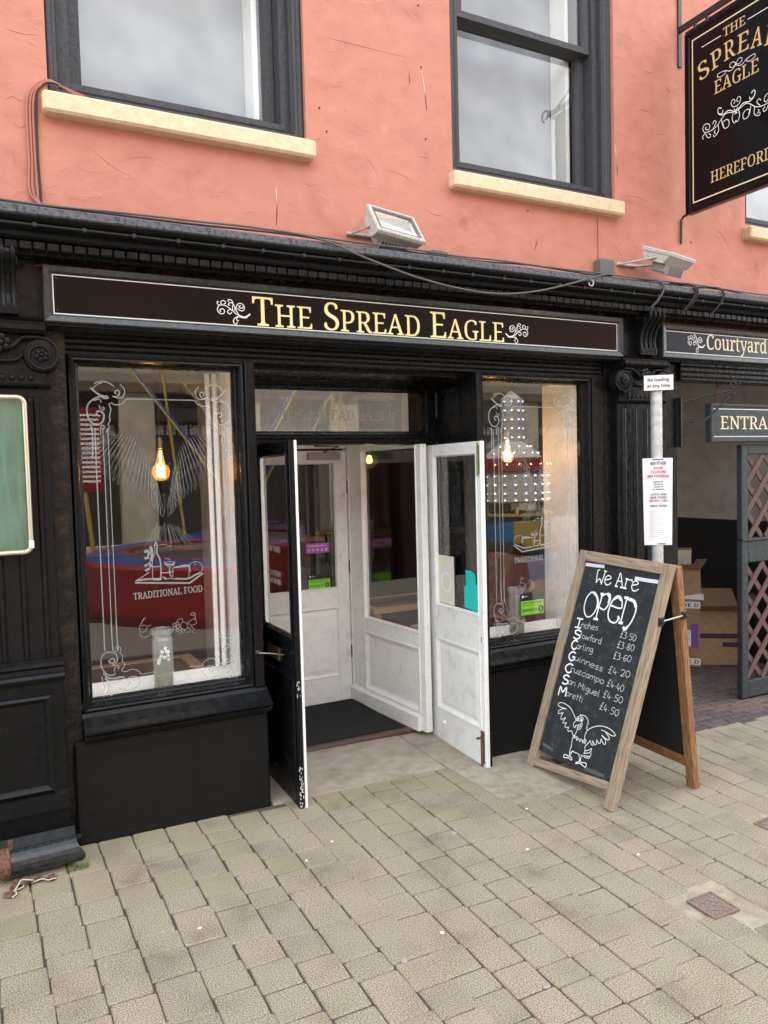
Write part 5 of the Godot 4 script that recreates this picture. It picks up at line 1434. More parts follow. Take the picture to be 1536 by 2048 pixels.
func floodlight(label: String, at: Vector3, rot: Vector3, mount: Vector3) -> void:
	var f := thing("floodlight", label, "lamp", at, rot, "floodlights above the shopfront")
	# face towards +z, tilted by rot
	var w := 0.155
	var h := 0.115
	mi(f, "bezel", frame_mesh(-w, w, -h, h, [[0.0, -0.018], [0.0, 0.0], [0.006, 0.006], [0.017, 0.006], [0.020, 0.0]]), M.lamp_white)
	mi(f, "gasket", frame_mesh(-w + 0.018, w - 0.018, -h + 0.018, h - 0.018, [[0.0, 0.003], [0.016, 0.002], [0.018, -0.004]]), M.lamp_gasket)
	mi(f, "glass", box_mesh(Vector3(-w + 0.03, -h + 0.03, -0.003), Vector3(w - 0.03, h - 0.03, 0.0)), M.glass)
	mi(f, "reflector", frame_mesh(-w + 0.03, w - 0.03, -h + 0.03, h - 0.03, [[0.0, -0.004], [0.05, -0.055]], true), M.reflector)
	mi(f, "lamp_tube", tube_mesh([Vector3(-0.06, 0, -0.03), Vector3(0.06, 0, -0.03)], 0.007, 8), M.white_satin)
	var body := begin()
	sweep(body, [Vector2(-h + 0.004, -0.018), Vector2(h - 0.004, -0.018), Vector2(h - 0.04, -0.075), Vector2(-h + 0.04, -0.075)], Vector3(0, 1, 0), Vector3(0, 0, 1), Vector3(1, 0, 0), -w + 0.006, w - 0.006)
	mi(f, "body", body.commit(), M.lamp_white)
	mi(f, "gear_box", cbox(Vector3(0.2, 0.10, 0.06), 0.008), M.lamp_grey, Vector3(0.0, -0.03, -0.10))
	for i in 9:
		mi(f, "fin", box_mesh(Vector3(-0.09 + i * 0.021, -0.1, -0.135), Vector3(-0.086 + i * 0.021, 0.04, -0.075)), M.lamp_grey)
	# stirrup back to the wall
	var inv := (f.transform.affine_inverse())
	var st := begin()
	for s in [-1.0, 1.0]:
		var a := Vector3(s * (w - 0.004), -0.02, -0.045)
		var m := inv * (mount + Vector3(s * 0.06, 0, 0.004))
		tube(st, [a, m], 0.009, 4)
	tube(st, [inv * (mount + Vector3(-0.09, 0, 0.006)), inv * (mount + Vector3(0.09, 0, 0.006))], 0.014, 4)
	mi(f, "stirrup", st.commit(), M.lamp_white)

func build_fittings() -> void:
	floodlight("white floodlight tilted up towards the sky between the two sash windows", Vector3(2.10, 2.975, 0.215), Vector3(-38, 8, -7), Vector3(1.98, 2.955, 0.0))
	floodlight("white floodlight seen edge-on below the hanging sign", Vector3(4.21, 3.035, 0.215), Vector3(-66, 14, -3), Vector3(4.02, 2.99, 0.0))
	var f2 := thing("junction_box", "grey plastic junction box on the wall above the cornice", "junction box", Vector3(3.79, 2.872, 0.0))
	mi(f2, "housing", cbox(Vector3(0.125, 0.105, 0.075), 0.008), M.box_grey, Vector3(0, 0.068, 0.038))
	mi(f2, "gland", cbox(Vector3(0.08, 0.03, 0.05), 0.004), M.cable_black, Vector3(0, 0.0, 0.035))
	mi(f2, "conduit", tube_mesh([Vector3(-0.02, 0.12, 0.006), Vector3(-0.02, 0.40, 0.004)], 0.004, 6), M.cable_coral)
	var f3 := thing("cable_box", "low black cable box on top of the cornice right of the floodlight", "junction box", Vector3(2.44, 2.812, 0.07))
	mi(f3, "housing", cbox(Vector3(0.13, 0.07, 0.08), 0.006), M.cable_black, Vector3(0, 0.04, 0))
	mi(f3, "lid", cbox(Vector3(0.07, 0.015, 0.05), 0.005), M.box_grey, Vector3(0, 0.08, 0))
	# cables draped along the cornice
	rng.seed = 31
	for i in 6:
		var pts := []
		var x := -0.6
		while x < 8.2:
			pts.append(Vector3(x, 2.829 - 0.082 * (0.06 + 0.042 * i) + (0.010 + (0.012 if i > 2 else 0.0)) * rng.randf() + (0.006 if i > 3 else 0.0), 0.05 + 0.042 * i + 0.02 * rng.randf()))
			x += rng.randf_range(0.25, 0.5)
		var cb := mi(self, "cable", tube_mesh(curve3(pts, 4), 0.0055, 5), M.cable_black if i % 2 == 0 else M.cable_grey)
		tag(cb, "loose dark cable lying along the top of the cornice", "cable", "cables along the cornice")
	var sw := mi(self, "cable", tube_mesh(curve3([Vector3(1.40, 2.835, 0.27), Vector3(1.62, 2.80, 0.312), Vector3(1.85, 2.735, 0.318), Vector3(2.15, 2.665, 0.318), Vector3(2.45, 2.625, 0.318), Vector3(2.72, 2.62, 0.318), Vector3(3.0, 2.66, 0.318), Vector3(3.3, 2.74, 0.318), Vector3(3.5, 2.80, 0.313), Vector3(3.62, 2.83, 0.27)], 5), 0.006, 6), M.cable_grey)
	tag(sw, "slack grey cable sagging in front of the cornice and the sign", "cable")
	var clip := begin()
	tube(clip, [Vector3(-0.9, 2.7275, 0.262), Vector3(8.4, 2.7275, 0.262)], 0.006, 6)
	for i in 40:
		cbx(clip, Vector3(-0.8 + i * 0.21 + 0.01 * sin(i * 3.1), 2.716, 0.252), Vector3(-0.782 + i * 0.21 + 0.01 * sin(i * 3.1), 2.737, 0.274), 0.003)
	tag(mi(self, "clipped_cable", clip.commit(), M.cable_black), "painted-over cable clipped straight along the cornice moulding", "cable")
	for q in [[4.02, 0], [4.32, 1], [4.60, 2]]:
		var drop := begin()
		for j in 1 + q[1] % 2:
			tube(drop, curve3([Vector3(q[0] - 0.05 + j * 0.02, 2.85, 0.16), Vector3(q[0] + j * 0.02, 2.82, 0.29), Vector3(q[0] + 0.03 + j * 0.02, 2.77, 0.313), Vector3(q[0] + 0.01 + j * 0.02, 2.70, 0.285), Vector3(q[0] - 0.02 + j * 0.02, 2.65, 0.245)], 4), 0.008, 6)
		tag(mi(self, "cable", drop.commit(), M.cable_grey if q[1] == 0 else M.cable_black), ["pale cable looped over the cornice beside the console bracket", "black cable pair looped over the cornice under the edge-on floodlight", "black cable looped over the cornice left of the hanging sign's foot"][q[1]], "cable")
	# coral-painted cables round the end of the window sill
	for i in 4:
		var o := 0.013 * i
		var pts2 := [Vector3(0.60 - 0.03 * i, 3.425, 0.01), Vector3(0.50 - o, 3.447, 0.012), Vector3(0.385 - o * 0.3, 3.47 + o * 0.2, 0.014), Vector3(0.335 - o * 0.3, 3.44 + o * 0.4, 0.014), Vector3(0.312 - o, 3.37, 0.012), Vector3(0.308 - o, 3.1, 0.012), Vector3(0.312 - o, 2.93, 0.012), Vector3(0.30 - o if i < 2 else 0.36 + o, 2.88, 0.02), Vector3(0.18 - o if i < 2 else 0.52 + o, 2.843, 0.04)]
		var cbl := mi(self, "cable", tube_mesh(curve3(pts2, 5), 0.0052, 6), M.cable_coral if i > 0 else M.cable_black)
		tag(cbl, "coral-painted cable running down from the window sill end" if i > 0 else "thick black cable running down beside the coral-painted ones", "cable", "cables painted over at the sill end" if i > 0 else "")
	var hk := thing("wall_hook", "small white wire hook on the cornice edge above the sign", "hook", Vector3(3.42, 2.745, 0.30))
	mi(hk, "wire", tube_mesh(curve3([Vector3(0, 0.03, 0.0), Vector3(0.016, 0.01, 0.012), Vector3(0.008, -0.015, 0.014), Vector3(-0.014, -0.014, 0.012), Vector3(-0.018, 0.004, 0.01)], 4), 0.004, 6), M.cable_white)
	# poster case on the left-hand pilaster
	var c := thing("poster_case", "glazed poster case with a rounded pale metal frame and green lining", "display case", Vector3(0.068, 1.275, 0.069))
	var path := []
	for q in [[0.125, 0.715, 0], [-0.125, 0.715, 1], [-0.125, 0.005, 2], [0.125, 0.005, 3]]:
		for j in 6:
			var a: float = (q[2] + j / 5.0) * PI / 2
			path.append(Vector3(q[0] + (cos(a) - (1 if q[2] in [0, 3] else -1)) * 0.03, q[1] + (sin(a) - (1 if q[2] in [0, 1] else -1)) * 0.03, 0.03))
	mi(c, "frame", tube_mesh(path, 0.011, 8, true), M.champagne_metal)
	mi(c, "backing", box_mesh(Vector3(-0.122, 0.006, 0.001), Vector3(0.122, 0.713, 0.004)), M.case_green)
	mi(c, "side_rim", frame_mesh(-0.125, 0.125, 0.003, 0.716, [[0.0, 0.0], [0.0, 0.03]]), M.iron_black)
	mi(c, "pane", box_mesh(Vector3(-0.12, 0.008, 0.026), Vector3(0.12, 0.71, 0.03)), M.glass)
	mi(c, "latch", cbox(Vector3(0.022, 0.036, 0.016), 0.002), M.white_satin, Vector3(0.126, 0.04, 0.038))
	# broken downpipe shoe lying at the pilaster foot
	var gz := 0.205
	var p := thing("broken_downpipe", "broken black cast-iron downpipe length with rusty socket lying on the paving", "pipe", Vector3(0.16, G(0.16, gz) + 0.072, gz), Vector3(0, 4, -1.2))
	var pst := begin()
	# split shell: an open tube
	for k in 15:
		var a0 := -2.2 + k * 0.335
		var a1 := -2.2 + (k + 1) * 0.335
		for rr in [0.060, 0.054]:
			var q := [Vector3(-0.15, sin(a0) * rr, cos(a0) * rr), Vector3(-0.15, sin(a1) * rr, cos(a1) * rr), Vector3(0.17 - 0.018 * sin((k + 1) * 0.75 + 0.6), sin(a1) * rr, cos(a1) * rr), Vector3(0.17 - 0.018 * sin(k * 0.75 + 0.6), sin(a0) * rr, cos(a0) * rr)]
			quad(pst, q[0], q[1], q[2], q[3], Vector3(0, sin(a0), cos(a0)) * (1 if rr > 0.057 else -1))
	mi(p, "pipe_shell", pst.commit(), M.charcoal_paint)
	var sock := begin()
	lathe(sock, [Vector2(0.054, 0.0), Vector2(0.062, 0.005), Vector2(0.068, 0.02), Vector2(0.066, 0.045), Vector2(0.056, 0.05), Vector2(0.05, 0.04), Vector2(0.05, 0.0)], 20, Vector3(-0.175, 0.004, 0.0), Basis(Vector3(0, 1, 0), Vector3(1, 0, 0), Vector3(0, 0, -1)))
	mi(p, "rusty_socket", sock.commit(), M.iron_rust)
	mi(p, "pipe_ear", cbox(Vector3(0.018, 0.05, 0.012), 0.002), M.iron_rust, Vector3(-0.12, 0.075, -0.02))
	for q in [[0.08, 0.30, 20.0, "curled"], [0.17, 0.285, -15.0, "flat"], [0.045, 0.33, 60.0, "flat"]]:
		var sh := thing("iron_shard", {"curled": "curled rusty sheet-iron scrap with a pale edge below the broken downpipe"}.get(q[3], "small flat rusty iron shard lying by the broken downpipe"), "debris", Vector3(q[0], G(q[0], q[1]) + 0.004, q[1]), Vector3(0, q[2], 0), "iron scraps by the downpipe")
		var ss := begin()
		var crv := []
		for i in 9:
			var t := i / 8.0
			crv.append(Vector2(-0.05 + 0.1 * t, (0.035 * sin(t * PI) * (1.0 if q[3] == "curled" else 0.25)) + 0.004 * sin(t * 9.0)))
		for i in 8:
			var wz := 0.018 + 0.012 * sin(i * 1.3)
			quad(ss, Vector3(crv[i].x, crv[i].y, -wz), Vector3(crv[i + 1].x, crv[i + 1].y, -wz), Vector3(crv[i + 1].x, crv[i + 1].y, wz), Vector3(crv[i].x, crv[i].y, wz), Vector3.UP)
		mi(sh, "sheet", ss.commit(), M.iron_rust)
		var eg := []
		for i in 9:
			eg.append(Vector3(crv[i].x, crv[i].y + 0.001, 0.018 + 0.012 * sin(i * 1.3)))
		mi(sh, "edge", tube_mesh(eg, 0.003, 5), M.cable_white)
	# door hook eye on the window mullion
	var eye := thing("door_stay", "thin steel stay hooking the black door leaf back to the window post", "hook", Vector3(1.290, 0.645, 0.007))
	mi(eye, "rose", lathe_mesh([Vector2(0.0, 0.014), Vector2(0.008, 0.013), Vector2(0.016, 0.004), Vector2(0.018, 0.0)], 10), M.iron_black, Vector3.ZERO, Vector3(90, 0, 0))
	mi(eye, "rod", tube_mesh([Vector3(0, 0, 0.012), Vector3(0.07, -0.012, 0.012), Vector3(0.145, -0.03, 0.008)], 0.0045, 6), M.steel)
	# sign post with parking plate and a paper notice strapped to it
	var px := 4.085
	var pz := 0.205
	var post := thing("sign_post", "galvanised pole carrying a small no loading plate", "signpost", Vector3(px, G(px, pz), pz))
	mi(post, "pole", lathe_mesh([Vector2(0.0, 2.47), Vector2(0.036, 2.468), Vector2(0.038, 2.46), Vector2(0.038, -0.05)], 24), M.galvanised)
	var pl := node3(post, "plate", Vector3(-0.005, 2.363, 0.0), Vector3(0, -38, 0))
	pl.set_meta("label", "white plate lettered No loading at any time")
	mi(pl, "body", cbox(Vector3(0.196, 0.108, 0.006), 0.002), M.plate_black, Vector3(0.012, 0.054, 0.044))
	mi(pl, "face", box_mesh(Vector3(-0.082, 0.004, 0.0465), Vector3(0.106, 0.104, 0.0478)), M.plate_white)
	letters(pl, "lettering", "No loading", "Droid Sans", 0.022, 0.138, Vector3(-0.058, 0.063, 0.0482), M.plate_black, Vector3.ZERO, true)
	letters(pl, "lettering", "at any time", "Droid Sans", 0.022, 0.148, Vector3(-0.062, 0.023, 0.0482), M.plate_black, Vector3.ZERO, true)
	mi(pl, "clip", cbox(Vector3(0.09, 0.03, 0.012), 0.003), M.galvanised, Vector3(0.0, 0.054, 0.038))
	var nt := thing("paper_notice", "white road closure notice in a plastic sleeve strapped to the pole", "notice", Vector3(px, G(px, pz) + 1.322, pz), Vector3(0, -38, 0))
	var sheet := begin()
	for i in 10:
		var t0 := -1.0 + i * 0.2
		var t1 := t0 + 0.2
		quad(sheet, Vector3(t0 * 0.09, 0, sheet_z(t0)), Vector3(t1 * 0.09, 0, sheet_z(t1)), Vector3(t1 * 0.098, 0.59, sheet_z(t1)), Vector3(t0 * 0.098, 0.59, sheet_z(t0)), Vector3(0, 0, 1))
	mi(nt, "sheet", sheet.commit(), M.paper)
	var lines := [["MAYFAIR", 0.545, 0.022, 0.10, 0], ["ROAD", 0.515, 0.018, 0.06, 1], ["CLOSURE", 0.488, 0.018, 0.10, 1], ["NO PARKING", 0.460, 0.018, 0.14, 1], ["BRIDGE ST", 0.425, 0.010, 0.065, 0], ["BROAD ST", 0.408, 0.010, 0.06, 0], ["KING ST", 0.391, 0.010, 0.055, 0], ["ST OWEN ST", 0.374, 0.010, 0.075, 0], ["AFTER 5PM", 0.338, 0.014, 0.10, 0], ["BANK HOLIDAY", 0.317, 0.014, 0.105, 0], ["MONDAY 1 MAY", 0.296, 0.014, 0.12, 1], ["PUBLIC NOTICE", 0.260, 0.014, 0.11, 0]]
	for l in lines:
		letters(nt, "lettering", l[0], "Droid Sans", l[2], l[3], Vector3(-l[3] / 2 + 0.004, l[1], 0.0432), M.paper_red if l[4] == 1 else M.paper_print, Vector3.ZERO, true)
	for i in 14:
		mi(nt, "small_print", box_mesh(Vector3(-0.055, 0.232 - i * 0.0135, 0.0425), Vector3(0.05 - 0.018 * ((i * 3) % 4), 0.2345 - i * 0.0135, 0.0431)), M.paper_print_pale)
	mi(nt, "strap", box_mesh(Vector3(-0.035, 0.578, 0.0430), Vector3(0.035, 0.584, 0.0442)), M.cable_black)
	mi(nt, "strap", box_mesh(Vector3(-0.005, 0.006, 0.0425), Vector3(0.045, 0.012, 0.0442)), M.cable_black)

func sheet_z(t: float) -> float:
	return 0.0425 - 0.018 * maxf(absf(t) - 0.3, 0.0)

# ---------------------------------------------------------------- pavement board
func beam(parent: Node, called: String, a: Vector3, b: Vector3, w: float, d: float, face: Vector3, m: Material, bevel := 0.003) -> MeshInstance3D:
	# timber from a to b, `w` wide across, `d` deep along `face`
	var o := mi(parent, called, cbox(Vector3(w, a.distance_to(b), d), bevel), m)
	var y := (b - a).normalized()
	var z := (face - y * face.dot(y)).normalized()
	o.transform = Transform3D(Basis(y.cross(z), y, z), (a + b) / 2)
	return o

func build_board() -> void:
	var o := thing("pavement_board", "weathered timber A-board with chalked drinks prices on the paving", "A-board", Vector3(3.27, G(3.27, 0.59), 0.59))
	o.basis = ground_basis()
	var A0 := Vector3(-0.32, 0, 0)
	var S := (Vector3(0.075, 1.325, 0) - A0).normalized()
	var N := Vector3(0, 0, 1).cross(S)
	var fr := node3(o, "front_leaf")
	fr.transform = Transform3D(Basis(Vector3(0, 0, 1), S, N), A0)
	# local: x across (towards the street), y up the slope, z out
	var wt: Material = M.weathered_timber
	var u0 := -0.383
	var u1 := 0.348
	beam(fr, "leg", Vector3(u0 + 0.03, 0.0, 0), Vector3(u0 + 0.03, 1.38, 0), 0.062, 0.045, Vector3(0, 0, 1), wt, 0.004)
	beam(fr, "leg", Vector3(u1 - 0.03, -0.002, 0), Vector3(u1 - 0.03, 1.38, 0), 0.062, 0.045, Vector3(0, 0, 1), wt, 0.004)
	beam(fr, "top_rail", Vector3(u0 + 0.0615, 1.348, 0.0), Vector3(u1 - 0.0615, 1.348, 0.0), 0.062, 0.043, Vector3(0, 0, 1), wt, 0.004)
	beam(fr, "bottom_rail", Vector3(u0 + 0.0615, 0.035, 0.004), Vector3(u1 - 0.0615, 0.115, 0.004), 0.045, 0.03, Vector3(0, 0, 1), wt, 0.004)
	mi(fr, "chalkboard", box_mesh(Vector3(u0 + 0.055, 0.11, -0.008), Vector3(u1 - 0.055, 1.325, 0.004)), M.chalkboard)
	var ink := 0.0046
	mi(fr, "chalk_title", drawing(TITLE, 0.0014, false, 5, 0.0012), M.chalk_paint, Vector3(0, 0, ink))
	mi(fr, "chalk_bird", drawing(BIRD, 0.00105, false, 3, 0.0008), M.chalk_paint, Vector3(0, 0, ink))
	var rows := []
	for l in LINES.C:
		hand(rows, l[0], l[1], l[2], l[3], l[4], 9.5, 3.5)
	mi(fr, "chalk_initials", drawing(rows, 0.001, false, 4), M.chalk_paint, Vector3(0, 0, ink))
	rows = []
	for l in LINES.L:
		hand(rows, l[0], l[1], l[2], l[3], l[4], 2.9, 2.25)
	mi(fr, "chalk_names", drawing(rows, 0.001, false, 4), M.chalk_line, Vector3(0, 0, ink))
	rows = []
	for l in LINES.P:
		hand(rows, l[0], l[1], l[2], l[3], l[4], 2.9, 2.7)
	mi(fr, "chalk_prices", drawing(rows, 0.001, false, 4), M.chalk_line, Vector3(0, 0, ink))
	for q in [[-0.312, 1.296, -0.165, 1.303], [0.105, 1.268, 0.265, 1.272]]:
		var tp := begin()
		ribbon(tp, [Vector2(q[0], q[1]), Vector2((q[0] + q[2]) / 2, (q[1] + q[3]) / 2 - 0.001), Vector2(q[2], q[3])], 0.021, 0.0)
		mi(fr, "tape_strip", tp.commit(), M.tape, Vector3(0, 0, ink))
	for q in [[-0.295, 0.155, -0.21, 0.15], [0.08, 0.14, 0.22, 0.15]]:
		var tp2 := begin()
		ribbon(tp2, [Vector2(q[0], q[1]), Vector2(q[2], q[3])], 0.02, 0.0)
		mi(fr, "worn_tape", tp2.commit(), M.chalk_faint, Vector3(0, 0, ink))
	# rear leaf
	var B0 := Vector3(0.33, 0, 0)
	var T := (Vector3(0.115, 1.32, 0) - B0).normalized()
	var re := node3(o, "rear_leaf")
	re.transform = Transform3D(Basis(Vector3(0, 0, 1), T, Vector3(0, 0, 1).cross(T)), B0)
	var sd: Material = M.stained_timber
	beam(re, "leg", Vector3(u0 + 0.03, 0.0, 0), Vector3(u0 + 0.03, 1.33, 0), 0.062, 0.045, Vector3(0, 0, 1), sd, 0.004)
	beam(re, "leg", Vector3(u1 - 0.03, 0.0, 0), Vector3(u1 - 0.03, 1.33, 0), 0.062, 0.045, Vector3(0, 0, 1), sd, 0.004)
	beam(re, "top_rail", Vector3(u0 + 0.0615, 1.30, 0.0), Vector3(u1 - 0.0615, 1.30, 0.0), 0.06, 0.04, Vector3(0, 0, 1), sd, 0.004)
	beam(re, "bottom_rail", Vector3(u0 + 0.0615, 0.15, 0.0), Vector3(u1 - 0.0615, 0.15, 0.0), 0.06, 0.03, Vector3(0, 0, 1), sd, 0.004)
	mi(re, "chalkboard", box_mesh(Vector3(u0 + 0.055, 0.16, -0.004), Vector3(u1 - 0.055, 1.29, 0.006)), M.chalkboard_back)
	# stay between the two leaves
	var st := node3(o, "stay")
	var pa := A0 + S * 1.06 + Vector3(0, 0, u1 + 0.006)
	var pb := B0 + T * 1.05 + Vector3(0, 0, u1 + 0.006)
	mi(st, "rod", tube_mesh([pa, pb], 0.006, 8), M.steel)
	for q in [pa, pb]:
		mi(st, "eye_plate", cbox(Vector3(0.042, 0.05, 0.012), 0.004), M.iron_black, q + Vector3(0, 0, -0.001))
		mi(st, "knuckle", lathe_mesh([Vector2(0.0, 0.02), Vector2(0.011, 0.017), Vector2(0.013, 0.0)], 10), M.iron_black, q, Vector3(90, 0, 0))

# ---------------------------------------------------------------- passage beside the pub
func carton(called: String, label: String, size: Vector3, at: Vector3, turn: float, m: Material, open := false, roll := 0.0) -> Node3D:
	var b := thing(called, label, "box", at, Vector3(roll, turn, 0), "cardboard boxes in the passage")
	var h := size / 2
	var t := 0.004
	mi(b, "front", box_mesh(Vector3(-h.x, 0, h.z - t), Vector3(h.x, size.y, h.z)), m)
	mi(b, "back", box_mesh(Vector3(-h.x, 0, -h.z), Vector3(h.x, size.y, -h.z + t)), m)
	mi(b, "side", box_mesh(Vector3(-h.x, 0, -h.z + t), Vector3(-h.x + t, size.y, h.z - t)), m)
	mi(b, "side", box_mesh(Vector3(h.x - t, 0, -h.z + t), Vector3(h.x, size.y, h.z - t)), m)
	mi(b, "base", box_mesh(Vector3(-h.x + t, 0, -h.z + t), Vector3(h.x - t, t, h.z - t)), m)
	if open:
		for k in 4:
			var w: float = size.x if k % 2 == 0 else size.z
			var fl := mi(b, "flap", box_mesh(Vector3(-w / 2 + 0.004, 0, -0.002), Vector3(w / 2 - 0.004, size.z * 0.45, 0.002)), m)
			var an: float = [0.0, 90.0, 180.0, 270.0][k]
			var d: float = h.z if k % 2 == 0 else h.x
			fl.basis = Basis(Vector3.UP, deg_to_rad(an)) * Basis(Vector3.RIGHT, deg_to_rad([62.0, 35.0, 20.0, 48.0][k]))
			fl.position = Basis(Vector3.UP, deg_to_rad(an)) * Vector3(0, size.y, d - 0.002)
	else:
		mi(b, "lid", box_mesh(Vector3(-h.x, size.y, -h.z), Vector3(h.x, size.y + t, h.z)), m)
		mi(b, "tape", box_mesh(Vector3(-h.x - 0.0005, size.y + t, -0.025), Vector3(h.x + 0.0005, size.y + t + 0.001, 0.025)), M.cardboard_1)
	return b

func build_passage() -> void:
	var gb := ground_basis()
	var fl := structure("courtyard_floor", "dark red brick paving in the covered passage", Vector3(0.345, -0.178, 0))
	fl.basis = gb
	mi(fl, "bedding", box_mesh(Vector3(4.3 - 0.345, -0.06, -5.2), Vector3(6.9 - 0.345, -0.0095, 0.272)), M.joint_sand)
	var bm := []
	for v in 3:
		bm.append(block_mesh(0.205, 0.066, 301 + v, 0.03, 0.004))
	rng.seed = 5
	var count := 0
	var rest := begin()
	for r in 60:
		var z := 0.272 - 0.037 - r * 0.0735
		if z < -3.6:
			break
		for c in 12:
			var x := 4.42 + c * 0.2125 + (0.106 if r % 2 == 1 else 0.0) + rng.randf_range(-0.003, 0.003)
			if x > 6.72:
				continue
			var tr := Transform3D(Basis(Vector3.UP, rng.randf_range(-0.015, 0.015)), Vector3(x - 0.345, rng.randf_range(-0.003, 0.002), z))
			var m: Material = M["passage_brick_%d" % (rng.randi() % 4)]
			var mesh: Mesh = bm[rng.randi() % 3]
			if z > -1.5:
				var o := mi(fl, "brick", mesh, m)
				o.transform = tr
				count += 1
			else:
				append_mesh(rest, mesh, tr)
	var rb := mi(fl, "distant_bricks", rest.commit(), M.passage_brick_0)
	rb.set_meta("kind", "stuff")
	# walls, ceiling
	var wl := structure("passage_wall", "side walls of the passage, pale above a black dado, with an added end wall blocking the sun")
	mi(wl, "wall_upper", box_mesh(Vector3(6.42, 1.06, -5.199), Vector3(6.6, 2.42, -0.292)), M.passage_wall)
	mi(wl, "wall_dado", box_mesh(Vector3(6.405, -0.4, -5.199), Vector3(6.6, 1.0595, -0.292)), M.room_dado)
	mi(wl, "inner_wall_upper", box_mesh(Vector3(4.46, 1.06, -5.199), Vector3(4.505, 2.42, -0.121)), M.passage_wall)
	mi(wl, "inner_wall_dado", box_mesh(Vector3(4.455, -0.4, -5.199), Vector3(4.51, 1.0595, -0.121)), M.room_dado)
	mi(wl, "end_wall", box_mesh(Vector3(-1.0, -0.4, -5.4), Vector3(9.5, 8.4, -5.2)), M.far_stone)  # unseen wall added to keep sun out; pale face brightens the passage
	var cl := structure("passage_ceiling", "boarded ceiling over the passage")
	mi(cl, "ceiling_board", box_mesh(Vector3(4.4, 2.42, -2.2), Vector3(6.6, 2.46, 0.0)), M.passage_wall)
	var bmn := thing("lintel_beam", "black timber beam spanning the passage under the courtyard sign", "beam", Vector3(5.46, 2.212, -0.03))
	mi(bmn, "timber", cbox(Vector3(1.88, 0.135, 0.13), 0.006), M.black_gloss, Vector3(0, 0.068, 0))
	for k in 3:
		mi(bmn, "bead", moulding([Vector2(0.0, 0.0), Vector2(0.008, 0.008), Vector2(0.0, 0.016)], -0.93, 0.93), M.black_gloss, Vector3(0, 0.02 + k * 0.036, 0.0652))
	mi(bmn, "top_board", box_mesh(Vector3(-0.94, 0.1355, -0.20), Vector3(1.1, 0.205, 0.06)), M.black_gloss)
	var far := thing("shop_bay", "black boarded shopfront past the passage", "building", Vector3(7.7, -0.4, -0.15))
	mi(far, "boarding", cbox(Vector3(2.59, 2.74, 0.28), 0.006), M.black_gloss, Vector3(0, 1.37, 0))
	mi(far, "boarding_panel", frame_mesh(-0.9, 0.9, 0.5, 2.3, [[0.0, 0.141], [0.0, 0.15], [0.03, 0.15], [0.05, 0.142]], true), M.black_gloss)
	# lattice gate
	var g0 := G(5.7, -0.06)
	var gt := thing("lattice_gate", "dark framed gate with brown diamond lattice in the passage mouth", "gate", Vector3(5.262, g0, -0.06))
	var gw := 1.1
	for r in [["stile", 0.0, 0.075, 0.02, 2.03], ["stile", gw - 0.075, gw, 0.02, 2.03], ["bottom_rail", 0.0755, gw - 0.0755, 0.02, 0.155], ["middle_rail", 0.0755, gw - 0.0755, 1.10, 1.27], ["top_rail", 0.0755, gw - 0.0755, 1.955, 2.03]]:
		var st := begin()
		cbx(st, Vector3(r[1], r[3], -0.025), Vector3(r[2], r[4], 0.025), 0.005)
		mi(gt, r[0], st.commit(), M.gate_paint)
	mi(gt, "rail_ledge", cbox(Vector3(gw - 0.0, 0.02, 0.07), 0.004), M.gate_paint, Vector3(gw / 2, 1.281, 0.0))
	for pan in [[0.155, 1.10], [1.292, 1.955]]:
		var y0: float = pan[0]
		var y1: float = pan[1]
		var H := y1 - y0
		var slope := 1.15
		var pitch := 0.2
		for dir in [1.0, -1.0]:
			var n := int((gw + H / slope) / pitch) + 2
			for i in n:
				var xs := 0.0755 + i * pitch - (H / slope if dir > 0 else 0.0)
				var a := Vector2(xs, y0)
				var b := Vector2(xs + H / slope, y1) if dir > 0 else Vector2(xs - H / slope, y1)
				# clip to the opening
				var d := b - a
				var t0 := 0.0
				var t1 := 1.0
				var lo := 0.072
				var hi := gw - 0.072
				if d.x > 0:
					t0 = maxf(t0, (lo - a.x) / d.x)
					t1 = minf(t1, (hi - a.x) / d.x)
				else:
					t0 = maxf(t0, (hi - a.x) / d.x)
					t1 = minf(t1, (lo - a.x) / d.x)
				if t1 - t0 < 0.05:
					continue
				var p := a + d * t0
				var q := a + d * t1
				beam(gt, "lattice_slat", Vector3(p.x, p.y, 0.008 * dir), Vector3(q.x, q.y, 0.008 * dir), 0.044, 0.014, Vector3(0, 0, 1), M.lattice_timber, 0.002)
	mi(gt, "dark_panel", box_mesh(Vector3(0.5, 1.30, -0.021), Vector3(gw - 0.07, 1.95, -0.0165)), M.gate_paint)
	# boxes put out for collection
	var y := 0.0
	var b1 := carton("cardboard_box", "tall cardboard box with white printed tape and a delivery label", Vector3(0.34, 0.62, 0.26), Vector3(5.72, G(5.72, -1.05), -1.05), -48, M.cardboard_0)
	for yy in [0.02, 0.54]:
		mi(b1, "printed_tape", box_mesh(Vector3(-0.171, yy, 0.1302), Vector3(0.171, yy + 0.06, 0.1312)), M.paper)
		letters(b1, "tape_lettering", "LOE LOE D", "Droid Sans", 0.034, 0.31, Vector3(-0.155, yy + 0.013, 0.1314), M.card_print, Vector3.ZERO, true)
	mi(b1, "delivery_label", box_mesh(Vector3(-0.10, 0.19, 0.1302), Vector3(0.10, 0.34, 0.1312)), M.paper)
	for k in 6:
		mi(b1, "label_print", box_mesh(Vector3(-0.08 + 0.02 * (k % 2), 0.21 + k * 0.02, 0.1312), Vector3(0.02 + 0.03 * (k % 3), 0.216 + k * 0.02, 0.1316)), M.paper_print_pale)
	mi(b1, "purple_tape", box_mesh(Vector3(0.09, 0.18, 0.1314), Vector3(0.15, 0.40, 0.1322)), M.card_purple)
